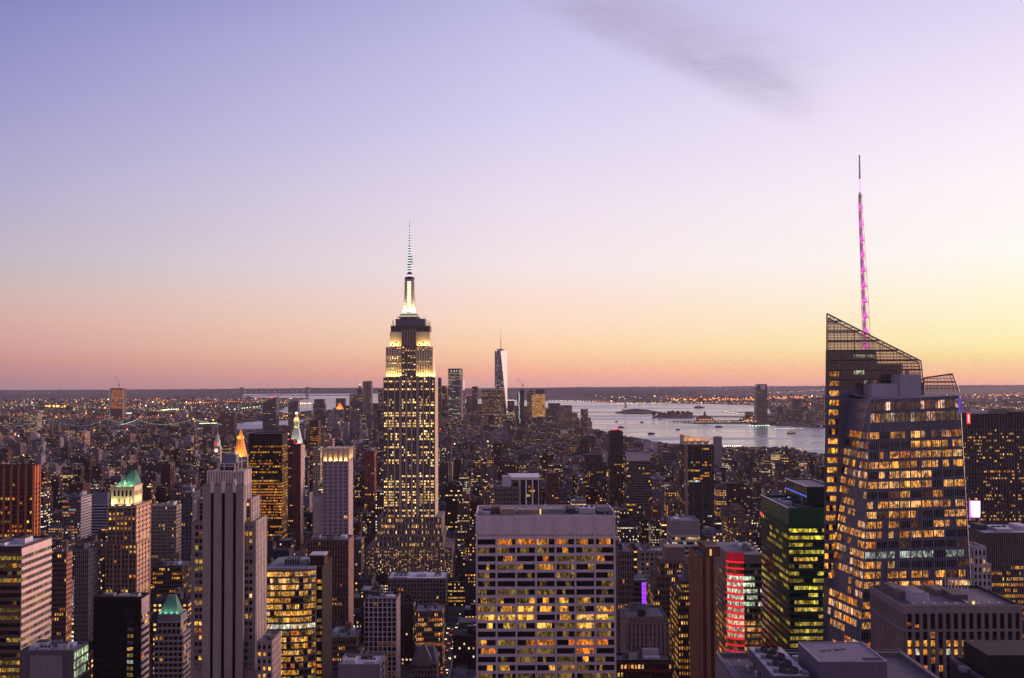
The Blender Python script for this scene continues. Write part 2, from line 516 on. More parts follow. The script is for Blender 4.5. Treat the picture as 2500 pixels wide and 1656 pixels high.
def tower(label, L, R, Tp, Y, side=None, D=30.0, col=(.3, .25, .22), nb=10, fh=3.8, ww=.55, wh=.55, p=.2, keys=None, dark='dark',
          name='office_tower', cat='tower', vb=1660, tiers=(), ribs=None, bands=None, rng=None, seed=None, sides=None, nclut=3, tank=False,
          roof=None, group=None, blank_top=0.0, sideww=None, sidekeys=None, sidep=None, minz=0.0, run=.55, spread=.9, glassy=None, parapet=1.3,
          ribcol=None, bandcol=None, front=True, sidenb=None, sidebands=True, clutmax=5.0, sidecol=None, rowstart=None):
    """axis-aligned tower from photo bounds of its front face: left, right, top rows at distance Y; `side` is the column of its far side edge"""
    seed = seed if seed is not None else int(L*7+Tp)
    rng = random.Random(seed)
    keys = keys or {'yel': .5, 'warm': .3, 'org': .2}
    py = min(Tp+60, 1600)
    x0 = P(L, py, Y)[0]; x1 = P(R, py, Y)[0]
    z1 = P((L+R)/2, Tp, Y)[1]
    if side is not None:
        e = R if side > R else L
        D = Y*((e-1250.0)/(side-1250.0)-1)
        D = max(8.0, D)
    T = Thing(name, label, cat, ((x0+x1)/2, Y+D/2, 0), group)
    T.vb = vb
    boxes = [(x0, x1, Y, Y+D, z1)]
    for t in tiers:
        tl, tr, tt, dy, td = t
        yy = Y+dy
        boxes.append((P(tl, tt+60, yy)[0], P(tr, tt+60, yy)[0], yy, yy+td, P((tl+tr)/2, tt, yy)[1]))
    wall = MB()
    wm = paint(col, .85) if glassy is None else glassmat(col, glassy, 'glass_cladding')
    rm = roof or ROOFC
    rbm = paint(ribcol, .8) if ribcol else wm
    bdm = paint(bandcol, .8) if bandcol else wm
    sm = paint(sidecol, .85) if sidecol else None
    for bi, (a, b, c, d, zt) in enumerate(boxes):
        zb = minz
        for k, (a2, b2, c2, d2, zt2) in enumerate(boxes):     # stand on the tier that carries it
            if k != bi and zt2 < zt and a2 <= a+.5 and b2 >= b-.5 and c2 <= c+.5 and d2 >= d-.5:
                zb = max(zb, zt2)
        # the shell, butted so that neighbouring tiers never share a plane
        wall.box(a+.01*bi, b-.01*bi, c+.01*bi, d-.01*bi, zb, zt, wm)
        if sm:                                      # thin facing on the sunset side, the low sun's light put into its colour
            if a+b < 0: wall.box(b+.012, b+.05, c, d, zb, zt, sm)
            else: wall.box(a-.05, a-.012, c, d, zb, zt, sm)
        r = MB()
        r.box(a+.45, b-.45, c+.45, d-.45, zt+.01, zt+.12, rm)
        T.part(r, 'roof')
        if parapet:
            for q in ((a, b, c, c+.4), (a, b, d-.4, d), (a, a+.4, c+.4, d-.4), (b-.4, b, c+.4, d-.4)):
                wall.box(q[0], q[1], q[2], q[3], zt+.005, zt+parapet, wm)
        nf = max(1, int(round((zt-blank_top*(bi == 0)-zb)/fh)))
        zt_ = zt-blank_top*(bi == 0)
        W0 = x1-x0
        nbx = max(1, int(round(nb*(b-a)/W0)))
        nbs = sidenb if sidenb else max(1, int(round(nb*(d-c)/W0)))
        if front and nb > 0:
            g = litgrid(rng, nbx, nf, p, keys, dark, run, spread)
            facade(T, (a, c, zb), (b, c, zb), (b, c, zt_), (a, c, zt_), nbx, nf, ww, wh, g)
        gs = litgrid(rng, nbs, nf, p if sidep is None else sidep, sidekeys or keys, dark, run, spread)
        if a+b < 0:
            facade(T, (b, c, zb), (b, d, zb), (b, d, zt_), (b, c, zt_), nbs, nf, sideww or ww, wh, gs)
        else:
            facade(T, (a, d, zb), (a, c, zb), (a, c, zt_), (a, d, zt_), nbs, nf, sideww or ww, wh, gs)
        if ribs:
            every, rw, proud = ribs
            for i in range(0, nbx+1, every):
                xx = a+(b-a)*i/nbx
                xa, xb = max(a, xx-rw/2), min(b, xx+rw/2)
                wall.box(xa, xb, c-proud, c-.005, zb, zt+parapet*.7, rbm)
            for i in range(0, nbs+1, every):
                yy = c+(d-c)*i/nbs
                ya, yb = max(c, yy-rw/2), min(d, yy+rw/2)
                if a+b < 0:
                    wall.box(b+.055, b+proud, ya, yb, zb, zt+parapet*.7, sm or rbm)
                else:
                    wall.box(a-proud, a-.055, ya, yb, zb, zt+parapet*.7, sm or rbm)
        if bands:
            frac, proud = bands
            for j in range(nf+1):
                zc = zb+(zt_-zb)*j/nf
                za, zz = max(zb, zc-frac*fh/2), min(zt, zc+frac*fh/2)
                if front:
                    wall.box(a, b, c-proud, c-.006, za, zz, bdm)
                if sidebands:
                    if a+b < 0:
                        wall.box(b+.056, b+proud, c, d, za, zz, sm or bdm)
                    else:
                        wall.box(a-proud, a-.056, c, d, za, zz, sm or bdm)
    T.part(wall, 'wall')
    a, b, c, d, zt = boxes[0]
    T.box = boxes[0]; T.boxes = boxes
    if nclut or tank:
        clutter(T, a+1, b-1, c+1, d-1, zt+.13, rng, nclut, clutmax, tank)
    T.rng = rng
    fx0 = min(q[0] for q in boxes); fx1 = max(q[1] for q in boxes); fy0 = min(q[2] for q in boxes); fy1 = max(q[3] for q in boxes)
    pl = min(proj(q[0], q[2], q[4])[0] for q in boxes); pr = max(proj(q[1], q[2], q[4])[0] for q in boxes)
    pl = min(pl, proj(a, d, zt)[0]); pr = max(pr, proj(b, d, zt)[0])
    HERO.append(dict(x0=fx0, x1=fx1, y0=fy0, y1=fy1, pl=pl, pr=pr, pt=Tp, pb=vb, Y=Y))
    return T

def reserve(x0, x1, y0, y1, vb, pt):
    pts = [proj(x, y, 60) for x in (x0, x1) for y in (y0, y1)]
    HERO.append(dict(x0=x0, x1=x1, y0=y0, y1=y1, pl=min(p[0] for p in pts), pr=max(p[0] for p in pts), pt=pt, pb=vb, Y=y0))

def lamp(name, loc, energy, col, parent=None, kind='POINT', size=1.0, rot=None, sy=None, spread=None, base=(0, 0, 0)):
    d = bpy.data.lights.new(name, kind)
    d.energy = energy; d.color = col
    if kind == 'AREA':
        d.shape = 'RECTANGLE'; d.size = size; d.size_y = sy or size
        if spread: d.spread = spread
    else:
        d.shadow_soft_size = size
    o = bpy.data.objects.new(name, d)
    COL.objects.link(o)
    if parent is not None:
        o.parent = parent
    o.location = (loc[0]-base[0], loc[1]-base[1], loc[2]-base[2])
    if rot: o.rotation_euler = rot
    return o
# ------------------------------------------------------------------ setting: water, land, hills
def structure(mb, name, smooth=False):
    o = mb.build(name, None, (0, 0, 0), smooth)
    tag(o, kind='structure')
    return o

def water_material():
    m, t, out = new_mat('water')
    g = t.node('ShaderNodeNewGeometry')
    mp = t.node('ShaderNodeMapping'); mp.inputs['Scale'].default_value = (.010, .022, 1)
    t.l.new(g.outputs['Position'], mp.inputs['Vector'])
    n1 = t.noise(mp.outputs[0], 1.0, 5.0, .6)
    m2 = t.node('ShaderNodeMapping'); m2.inputs['Scale'].default_value = (.0007, .0042, 1); m2.inputs['Rotation'].default_value = (0, 0, .25)
    t.l.new(g.outputs['Position'], m2.inputs['Vector'])
    n2 = t.mr(t.noise(m2.outputs[0], 1.0, 5.0, .65), .36, .64, 0, 1)
    b = t.node('ShaderNodeBsdfPrincipled')
    b.inputs['Base Color'].default_value = (.075, .06, .12, 1)
    t.l.new(t.m('MULTIPLY_ADD', n2, .30, .06), b.inputs['Roughness'])
    bp = t.node('ShaderNodeBump'); bp.inputs['Strength'].default_value = .6; bp.inputs['Distance'].default_value = 7.0
    t.l.new(n1, bp.inputs['Height'])
    t.l.new(bp.outputs[0], b.inputs['Normal'])
    t.l.new(b.outputs[0], out.inputs[0])
    return m

def land_material(name, c1, c2, sc):
    m, t, out = new_mat(name)
    g = t.node('ShaderNodeNewGeometry')
    n = t.noise(g.outputs['Position'], sc, 6.0, .65)
    b = t.node('ShaderNodeBsdfPrincipled')
    t.l.new(t.mix(t.mr(n, .35, .65, 0, 1), c1, c2), b.inputs['Base Color'])
    b.inputs['Roughness'].default_value = .95
    b.inputs['Specular IOR Level'].default_value = .15
    t.l.new(b.outputs[0], out.inputs[0])
    return m
ASPH = land_material('asphalt', (.045, .043, .045), (.07, .066, .066), .05)
EARTH = land_material('far_land', (.012, .013, .016), (.035, .03, .034), .004)
HILLM = land_material('hill_cover', (.012, .014, .018), (.03, .028, .034), .002)
WATERM = water_material()

RMAX = 21500.0
w = MB()
w.poly([(RMAX*math.sin(2*math.pi*i/96), RMAX*math.cos(2*math.pi*i/96), -2.0) for i in range(96)][::-1], WATERM)
structure(w, 'water')

MANH = [(1500, -2500), (1420, 0), (1300, 1500), (1180, 2500), (960, 3285), (854, 3620), (708, 3690), (592, 3850), (492, 4130), (411, 4640), (384, 5100), (400, 5900), (300, 6800), (-150, 7050), (-560, 6750),
        (-760, 6200), (-1180, 5230), (-2150, 4700), (-2700, 3300), (-2600, 1500), (-2500, -2500)]
BROOK = [(-1120, 6420), (-1480, 6100), (-1560, 5500), (-2300, 4900), (-3000, 4560), (-4200, 3700), (-9000, 2500), (-19500, 4500), (-19500, 9000), (-12000, 17500), (-4700, 18800), (-3250, 12700), (-2350, 12300),
         (-2150, 10400), (-1800, 8300), (-1650, 7350), (-1330, 7150), (-1050, 6900)]
JERSEY = [(1231, 5480), (1290, 6100), (1700, 7000), (2080, 8700), (1700, 9300), (960, 9900), (300, 10700), (-700, 11900), (-1350, 13400), (-2000, 15500), (-3500, 19000), (0, 21000), (6000, 20400),
          (12000, 17000), (18000, 10500), (9000, 3600), (3200, 4000), (1700, 4800)]
LIBERTY = [GND(1501, 1008), GND(1528, 1010), GND(1580, 1010.5), GND(1614, 1008), GND(1585, 1003), GND(1540, 1002)]
ELLIS = [GND(1592, 1019), GND(1640, 1021), GND(1690, 1021), GND(1701, 1016.5), GND(1660, 1011), GND(1612, 1012)]
PIERS = [GND(1643, 1029.5), GND(1700, 1034), GND(1850, 1033.5), GND(1862, 1018), GND(1846, 1010), GND(1764, 1004), GND(1762, 1005.2), GND(1836, 1013.5), GND(1838, 1019.5), GND(1780, 1027), GND(1690, 1028)]
PATH_ = [GND(1688, 1017.2), GND(1836, 1018.2), GND(1836, 1017.6), GND(1688, 1016.6)]
def land(poly, name, mat, z=0.0):
    m = MB()
    n = len(poly)
    a = sum(poly[i][0]*poly[(i+1) % n][1]-poly[(i+1) % n][0]*poly[i][1] for i in range(n))
    if a < 0: poly = poly[::-1]
    m.poly([(x, y, z) for x, y in poly], mat)
    for i in range(n):
        a, b = poly[i], poly[(i+1) % n]
        m.poly([(a[0], a[1], -4), (b[0], b[1], -4), (b[0], b[1], z), (a[0], a[1], z)], mat)
    return structure(m, name)
land(MANH, 'ground', ASPH)
land(BROOK, 'far_ground', EARTH)
land(JERSEY, 'far_ground', EARTH)
land(LIBERTY, 'island', EARTH, 3.0)
land(ELLIS, 'island', EARTH, 3.0)
land(PIERS, 'pier_ground', EARTH, 1.5)
land(PATH_, 'causeway', EARTH, 2.0)

def inside(poly, x, y):
    r = False
    n = len(poly)
    for i in range(n):
        (x1, y1), (x2, y2) = poly[i], poly[(i+1) % n]
        if (y1 > y) != (y2 > y) and x < (x2-x1)*(y-y1)/(y2-y1)+x1:
            r = not r
    return r

def ridge(name, pts, depth, seed):
    """long low hill: crest line given by photo columns/rows at a distance"""
    rng = random.Random(seed)
    m = MB()
    xs = []
    for (p0, r0, Y0), (p1, r1, Y1) in zip(pts, pts[1:]):
        n = max(2, int(abs(p1-p0)/14))
        for k in range(n):
            f = k/n
            xs.append((p0+(p1-p0)*f, r0+(r1-r0)*f + rng.uniform(-.5, .5), Y0+(Y1-Y0)*f))
    xs.append(pts[-1])
    prof = [(-.5, 0), (-.36, .35), (-.2, .75), (0, 1), (.25, .8), (.5, 0)]
    rows = []
    for px, py, Y in xs:
        x, z = P(px, py, Y)
        rows.append([(x*(1+d*depth/Y), Y+d*depth, max(-3, z*h*(1+rng.uniform(-.12, .12)*(0 < h < 1))) if h else -3) for d, h in prof])
    for a, b in zip(rows, rows[1:]):
        for k in range(len(prof)-1):
            m.poly([a[k], b[k], b[k+1], a[k+1]], HILLM)
    o = structure(m, name, True)
    return o
ridge('hills', [(420, 951, 17500), (520, 950, 17000), (620, 949, 16500), (760, 947.5, 16500), (900, 946.5, 16500), (1060, 947, 16500), (1200, 948, 16500), (1330, 948.5, 15500), (1400, 947, 15000), (1470, 947.5, 15000), (1600, 949, 15000), (1800, 951, 15000), (2050, 955, 15500)], 2600, 3)
ridge('hills', [(1180, 950, 18500), (1400, 945.5, 18800), (1700, 944, 18800), (1950, 943, 18800), (2200, 941, 18800), (2700, 939.5, 18800)], 2200, 5)
ridge('hills', [(1380, 962, 13200), (1480, 954, 13000), (1640, 954, 13000), (1760, 960, 13200)], 1500, 6)
ridge('hills', [(-200, 954, 18800), (100, 953, 18800), (430, 951, 18800), (600, 950, 18800)], 2200, 8)
# low ground with trees of the two islands and the far shore
ridge('island_trees', [(1512, 1006, 7470), (1535, 999, 7470), (1555, 998.5, 7470), (1580, 1000, 7470), (1606, 1006, 7470)], 160, 11)
# ------------------------------------------------------------------ landmark buildings
def REF(s): HERO[-1]['ref'] = s
WARM = {'yel': .5, 'warm': .35, 'org': .15}
LIME = (.84, .76, .52)

# ---- the art-deco skyscraper in the middle, floodlit crown
def deco_skyscraper():
    Y = 1250.0
    T = Thing('art_deco_skyscraper', 'tallest stone skyscraper with stepped floodlit crown, mooring mast and needle antenna', 'skyscraper', (P(1000, 1400, Y)[0], Y+40, 0))
    rng = random.Random(5)
    stone = paint((.15, .118, .108), .85); pier = paint((.31, .255, .23), .8); dark = paint((.10, .085, .085), .7)
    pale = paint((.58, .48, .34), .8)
    wall = MB()
    xc = P(1000, 1000, Y)[0]
    def zz(r): return P(1000, r, Y)[1]
    def X(px): return P(px, 1100, Y)[0]
    # main shaft and the wide base tiers: (left, right, top row, y0, y1)
    SH = (X(936), X(1061.3), zz(922), Y, Y+48)
    T1 = (X(921), X(1078), zz(1263), Y-1.5, Y+56)
    T2 = (X(917), X(1082), zz(1307), Y-3, Y+60)
    T3 = (X(895), X(1104), zz(1336), Y-5, Y+66)
    for k, (a, b, z, y0, y1) in enumerate((SH, T1, T2, T3)):
        zb = (T1[2], T2[2], T3[2], 0)[k]
        wall.box(a, b, y0, y1, zb, z, stone)
    # shaft: three groups of window columns between piers
    zt, zb = SH[2], T1[2]
    nf = 53
    keys = {'deco': .8, 'warm': .14, 'org': .06}
    rowp = [rng.choice((.06, .10, .25, .5, .8, .92, .92)) for _ in range(nf)]
    groups = [(936.5, 975, 9), (979, 1019, 8), (1023, 1060.5, 9)]
    cols = [[939.5, 943.7, 951, 955.3, 959.6, 967.5, 971.7], [983.3, 987.5, 996.7, 1000.9, 1009.6, 1013.9], [1026, 1030, 1037.3, 1041.5, 1045.8, 1053.6, 1057.4]]
    fh_ = (zt-zb)/nf
    for gi, cc_ in enumerate(cols):
        for j in range(nf):
            pj = min(.97, rowp[j]*rng.choice((.35, 1, 1, 1.2)))
            for px in cc_:
                key = rng.choices(list(keys), list(keys.values()))[0] if rng.random() < pj else 'dark'
                z = zb+(j+.22)*fh_
                T.wins.append(([(X(px-1.45), Y-.09, z), (X(px+1.45), Y-.09, z), (X(px+1.45), Y-.09, z+fh_*.6), (X(px-1.45), Y-.09, z+fh_*.6)], key))
        gaps = [(a, b) for a, b in zip(cc_, cc_[1:]) if b-a > 6]
        for a, b in gaps: wall.box(X(a+2.0), X(b-2.0), Y-.7, Y-.01, zb, zt, pier)
        for a, b in zip(cc_, cc_[1:]):
            if b-a <= 6: wall.box(X((a+b)/2)-.16, X((a+b)/2)+.16, Y-.3, Y-.01, zb, zt, pier)
    for l, r in ((974.2, 980.6), (1016.8, 1023.2)):
        wall.box(X(l), X(r), Y-1.0, Y-.01, zb, zt+2, pier)
    gs = litgrid(rng, 12, nf, .12, keys)
    facade(T, (SH[1], Y, zb), (SH[1], Y+48, zb), (SH[1], Y+48, zt), (SH[1], Y, zt), 12, nf, .4, .5, gs)
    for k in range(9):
        wall.box(SH[1]+.01, SH[1]+.6, Y+k*5.5, Y+k*5.5+3.6, zb, zt, pale)  # pale piers put the sunset light on the west face into colour
    for (a, b, z, y0, y1), zb2, n, f in ((T1, T2[2], 32, 3), (T2, T3[2], 34, 2), (T3, 0, 44, 32)):
        g = litgrid(rng, n, f, .40, {'yel': .5, 'warm': .3, 'deco': .2}, run=.1, spread=.5)
        facade(T, (a, y0, zb2), (b, y0, zb2), (b, y0, z), (a, y0, z), n, f, .40, .50, g)
        for i in range(0, n+1, 2):
            xx = a+(b-a)*i/n
            wall.box(max(a, xx-.5), min(b, xx+.5), y0-.5, y0-.01, zb2, z, pier)
    # crown tiers
    B = (X(941), X(1056.6), zz(848.5), Y+3, Y+44)          # ribbed storeys above the first setback
    A = (X(950.5), X(1049), zz(810), Y+6, Y+41)
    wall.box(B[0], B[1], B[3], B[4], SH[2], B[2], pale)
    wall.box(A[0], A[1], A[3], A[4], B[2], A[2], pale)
    # dark recessed centre with its own ribs
    cl, cr = X(981), X(1015)
    wall.box(cl, cr, Y+1.2, Y+2.99, SH[2], zz(806), paint((.20, .155, .13), .8))
    for i in range(6):
        xx = cl+(cr-cl)*i/5
        wall.box(xx-.45, xx+.45, Y+.5, Y+1.19, SH[2], zz(803), pier)
    g = litgrid(rng, 5, 26, .4, keys)
    facade(T, (cl, Y+1.19, SH[2]), (cr, Y+1.19, SH[2]), (cr, Y+1.19, zz(846)), (cl, Y+1.19, zz(846)), 5, 18, .5, .55, g)
    for l, r in ((943, 979), (1017, 1055)):
        n = 6
        g = litgrid(rng, n, 18, .33, keys)
        facade(T, (X(l), B[3], SH[2]), (X(r), B[3], SH[2]), (X(r), B[3], B[2]), (X(l), B[3], B[2]), n, 18, .34, .6, g)
        for i in range(n+1):
            xx = X(l)+(X(r)-X(l))*i/n
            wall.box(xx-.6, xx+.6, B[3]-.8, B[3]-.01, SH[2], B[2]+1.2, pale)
    for l, r in ((953, 979), (1019, 1047)):
        g = [[('dark' if j < 3 and (i+j) % 2 else None) for i in range(3)] for j in range(9)]
        facade(T, (X(l), A[3], B[2]), (X(r), A[3], B[2]), (X(r), A[3], A[2]), (X(l), A[3], A[2]), 3, 9, .4, .9, g)
    T.part(wall, 'wall')
    # dark top block with terraces (observation deck)
    deck = MB()
    D1 = (X(953), X(1047.5), zz(795), Y+8, Y+40)
    D2 = (X(963), X(1036), zz(777.5), Y+11, Y+37)
    deck.box(D1[0], D1[1], D1[3], D1[4], A[2], D1[2], dark)
    deck.box(D2[0], D2[1], D2[3], D2[4], D1[2], D2[2], paint((.14, .13, .16), .6))
    for i in range(12):
        xx = D1[0]+(D1[1]-D1[0])*i/11
        deck.box(xx-.4, xx+.4, D1[3]-.5, D1[3]-.01, A[2], D1[2]+.8, stone)
    for i in range(15):
        xx = D2[0]+(D2[1]-D2[0])*rng.random(); yy = D2[3]+rng.random()*20
        deck.bar((xx, yy, D2[2]), (xx, yy, D2[2]+rng.uniform(1.5, 5)), .18, STEEL)
        xx = rng.choice((D1[0]+rng.random()*5, D1[1]-rng.random()*5)); yy = D1[3]+rng.random()*20
        deck.bar((xx, yy, D1[2]), (xx, yy, D1[2]+rng.uniform(3, 9)), .2, STEEL)
    T.part(deck, 'observation_deck')
    # lit ledges under the mast
    yc = Y+24
    xc = P(1000.2, 640, yc)[0]
    zz = lambda r: P(1000, r, yc)[1]
    led = MB()
    for (w, r0, r1) in ((50, 774, 777), (44, 768, 771)):
        hw = w/2*yc/F*.98
        led.box(xc-hw, xc+hw, yc-hw, yc+hw, zz(r0), zz(r1-4), glow((1, .93, .70), 1.15))
        led.box(xc-hw, xc+hw, yc-hw, yc+hw, zz(r0+3.4), zz(r0+.01), paint((.3, .28, .26)))
    T.part(led, 'lit_ledge')
    # mast: winged shaft, glass centre strip
    mast = MB()
    s = yc/F
    mz0, mz1 = zz(768), zz(683)
    def ring(w, z, d=None):
        d = d or w
        return [(xc-w/2, yc-d/2, z), (xc+w/2, yc-d/2, z), (xc+w/2, yc+d/2, z), (xc-w/2, yc+d/2, z)]
    prof = [(768, 34), (757, 29.5), (742, 26.5), (720, 24), (683, 22)]
    mb_ = paint((.42, .39, .36), .6)
    for (r0, w0), (r1, w1) in zip(prof, prof[1:]):
        mast.frustum(ring(w0*s, zz(r0)), ring(w1*s, zz(r1)), mb_, True)
    for sx in (-1, 1):
        for k in range(2):
            xx = xc+sx*(7.2+3.0*k)*s
            mast.box(xx-.5*s, xx+.5*s, yc-15*s*.8-.6, yc, zz(766), zz(690+k*14), paint((.55, .5, .45), .6))
    mast.cyl(xc, yc, zz(683), zz(679.5), 12.5*s, 12.5*s, dark, 14)
    mast.cyl(xc, yc, zz(679.4), zz(676), 11.5*s, 10.5*s, dark, 14)
    T.part(mast, 'mooring_mast')
    strip = MB()
    for k in range(13):
        r0 = 764-k*5.9
        w = 4.6*s
        yf = yc-(17-k*.48)*s-.25
        strip.poly([(xc-w, yf, zz(r0)), (xc+w, yf, zz(r0)), (xc+w, yf+.05, zz(r0-5.0)), (xc-w, yf+.05, zz(r0-5.0))], glow((1, .93, .66), 1.3))
    for sx in (-1, 1):
        strip.box(xc+sx*5.6*s-.3, xc+sx*5.6*s+.3, yc-17.2*s, yc-9*s, zz(765), zz(690), mb_)
    T.part(strip, 'lit_window_strip')
    cap = MB()
    cap.cyl(xc, yc, zz(675.9), zz(671.5), 9.6*s, 9.0*s, glow((1, .84, .92), 1.1), 14)
    cap.cyl(xc, yc, zz(671.4), zz(668), 9.4*s, 6*s, dark, 14)
    cap.cyl(xc, yc, zz(668), zz(664), 6*s, 4*s, dark, 14)
    T.part(cap, 'dome_cap')
    ant = MB()
    segs = [(664, 645, 4.2), (645, 622, 3.4), (622, 596, 2.5), (596, 570, 1.7), (570, 552, 1.0)]
    d_ = paint((.10, .12, .14), .5)
    lw = glow((.86, 1.0, .98), 1.0)
    k = 0
    for r0, r1, w in segs:
        n = int((r0-r1)/3.1)
        for i in range(n):
            a = r0+(r1-r0)*i/n; b = r0+(r1-r0)*(i+1)/n
            ant.cyl(xc, yc, zz(a), zz(b)-.02, w*s*1.3, w*s*1.28, d_ if k % 2 else lw, 8)
            k += 1
    ant.cyl(xc, yc, zz(552), zz(538), .55*s, .35*s, d_, 6)
    ant.cyl(xc, yc, zz(646.5), zz(645), 6*s, 6*s, d_, 8)
    ant.box(xc+5*s, xc+6.2*s, yc-.5, yc+.5, zz(646), zz(624), d_)
    ant.bar((xc+3*s, yc, zz(640)), (xc+5.5*s, yc, zz(640)), .2, d_)
    T.part(ant, 'antenna')
    # floodlights on the setback ledges, shining up at the stone
    wl = (1.0, .66, .20)
    b = T.loc
    for l, r in ((942, 980), (1016, 1056)):
        lamp('floodlight', (X((l+r)/2), Y+.9, SH[2]+1.0), 6800, wl, T.o, 'AREA', (r-l)*s*.92, (math.radians(176), 0, 0), 1.4, math.radians(150), b)
        lamp('floodlight', (X((l+r)/2)+0, Y+4.4, B[2]+1.4), 4200, wl, T.o, 'AREA', (r-l)*s*.8, (math.radians(174), 0, 0), 1.0, math.radians(150), b)
    lamp('floodlight', (SH[1]-1.2, Y+24, SH[2]+1.0), 5000, wl, T.o, 'AREA', 1.2, (math.radians(180), 0, 0), 36, math.radians(150), b)
    for sx in (-1, 1):
        lamp('floodlight', (xc+sx*12*s, yc-20*s, zz(764)), 9000, (1, .76, .34), T.o, 'AREA', 4, (math.radians(166), 0, 0), 1.0, math.radians(160), b)
    T.vb = 1412
    T.finish(100, 3)
    HERO.append(dict(x0=T3[0], x1=T3[1], y0=T3[3], y1=T3[4], pl=895, pr=1104, pt=540, pb=1412, Y=Y, ref='the floodlit deco skyscraper'))
deco_skyscraper()

# ---- the twisted glass tower with a needle, far downtown
def needle_tower():
    Y = 5850.0
    x0 = P(1207.4, 900, Y)[0]; x1 = P(1238.4, 900, Y)[0]
    z1 = P(1222, 857, Y)[1]; zb = 22.0
    w = x1-x0; yc = Y+w/2; xc = (x0+x1)/2
    T = Thing('glass_skyscraper', 'tapering faceted glass skyscraper with thin mast above the far downtown cluster', 'skyscraper', (xc, yc, 0))
    gm = glassmat((.06, .065, .085), .06, 'mirror_glass')
    g2, t, out = new_mat('mirror_facet')
    b = t.node('ShaderNodeBsdfPrincipled'); b.inputs['Base Color'].default_value = (.27, .26, .29, 1); b.inputs['Metallic'].default_value = 1.0; b.inputs['Roughness'].default_value = .3
    t.l.new(b.outputs[0], out.inputs[0])
    h = w/2
    rot = math.radians(0)
    base = [(xc-h, yc-h), (xc+h, yc-h), (xc+h, yc+h), (xc-h, yc+h)]
    # square top turned 45 degrees, drawn slightly off so that one facet faces the sunset
    top = [(xc-.02*w, yc-h*1.0), (xc+h*.98, yc+.04*w), (xc+.02*w, yc+h), (xc-h*.98, yc-.04*w)]
    m = MB()
    m.box(xc-h, xc+h, yc-h, yc+h, 0, zb, gm)
    for i in range(4):
        j = (i+1) % 4
        a, b_ = base[i], base[j]; tp = top[i]; tn = top[j]
        m.poly([(a[0], a[1], zb), (b_[0], b_[1], zb), (tp[0], tp[1], z1)], gm)
        m.poly([(b_[0], b_[1], zb), (tn[0], tn[1], z1), (tp[0], tp[1], z1)], g2 if i == 0 else gm)  # sunset facet gets a brighter glass, its light put into the material
    m.poly([(p[0], p[1], z1) for p in top], ROOFD)
    T.part(m, 'wall')
    rng = random.Random(8)
    for j in range(46):
        v = (j+.5)/46
        for i in range(9):
            if rng.random() < (.42 if v < .55 else .13):
                L, R = -h*(1-.0*v), h*(1-1.04*v)
                u = L+(R-L)*((i+.5)/9)
                if R-L < 6: continue
                yf = yc-h-.5
                z = zb+(z1-zb)*v
                ww = (R-L)/9*.36
                T.wins.append(([(xc+u-ww, yf, z), (xc+u+ww, yf, z), (xc+u+ww, yf, z+3.6), (xc+u-ww, yf, z+3.6)], rng.choice(('warm', 'cool', 'wht', 'cool'))))
    c = MB()
    c.cyl(xc, yc, z1, P(1222, 853, Y)[1], 20, 20, STEEL, 16)
    c.cyl(xc, yc, P(1222, 853, Y)[1], P(1222, 852, Y)[1], 22, 22, paint((.3, .1, .1), .6), 16)
    T.part(c, 'communications_ring')
    a = MB()
    za = P(1222, 852, Y)[1]; zt = P(1222, 805, Y)[1]
    a.cyl(xc, yc, za, za+(zt-za)*.35, 2.4, 1.8, STEEL, 8); a.cyl(xc, yc, za+(zt-za)*.35, zt, 1.5, .6, STEEL, 8)
    a.cyl(xc, yc, za+(zt-za)*.33, za+(zt-za)*.37, 3.2, 3.2, STEEL, 8)
    T.part(a, 'mast')
    T.vb = 985
    T.finish(100, 99)
    HERO.append(dict(x0=x0, x1=x1, y0=Y, y1=Y+w, pl=1207, pr=1240, pt=805, pb=984, Y=Y, ref='the faceted glass skyscraper'))
needle_tower()

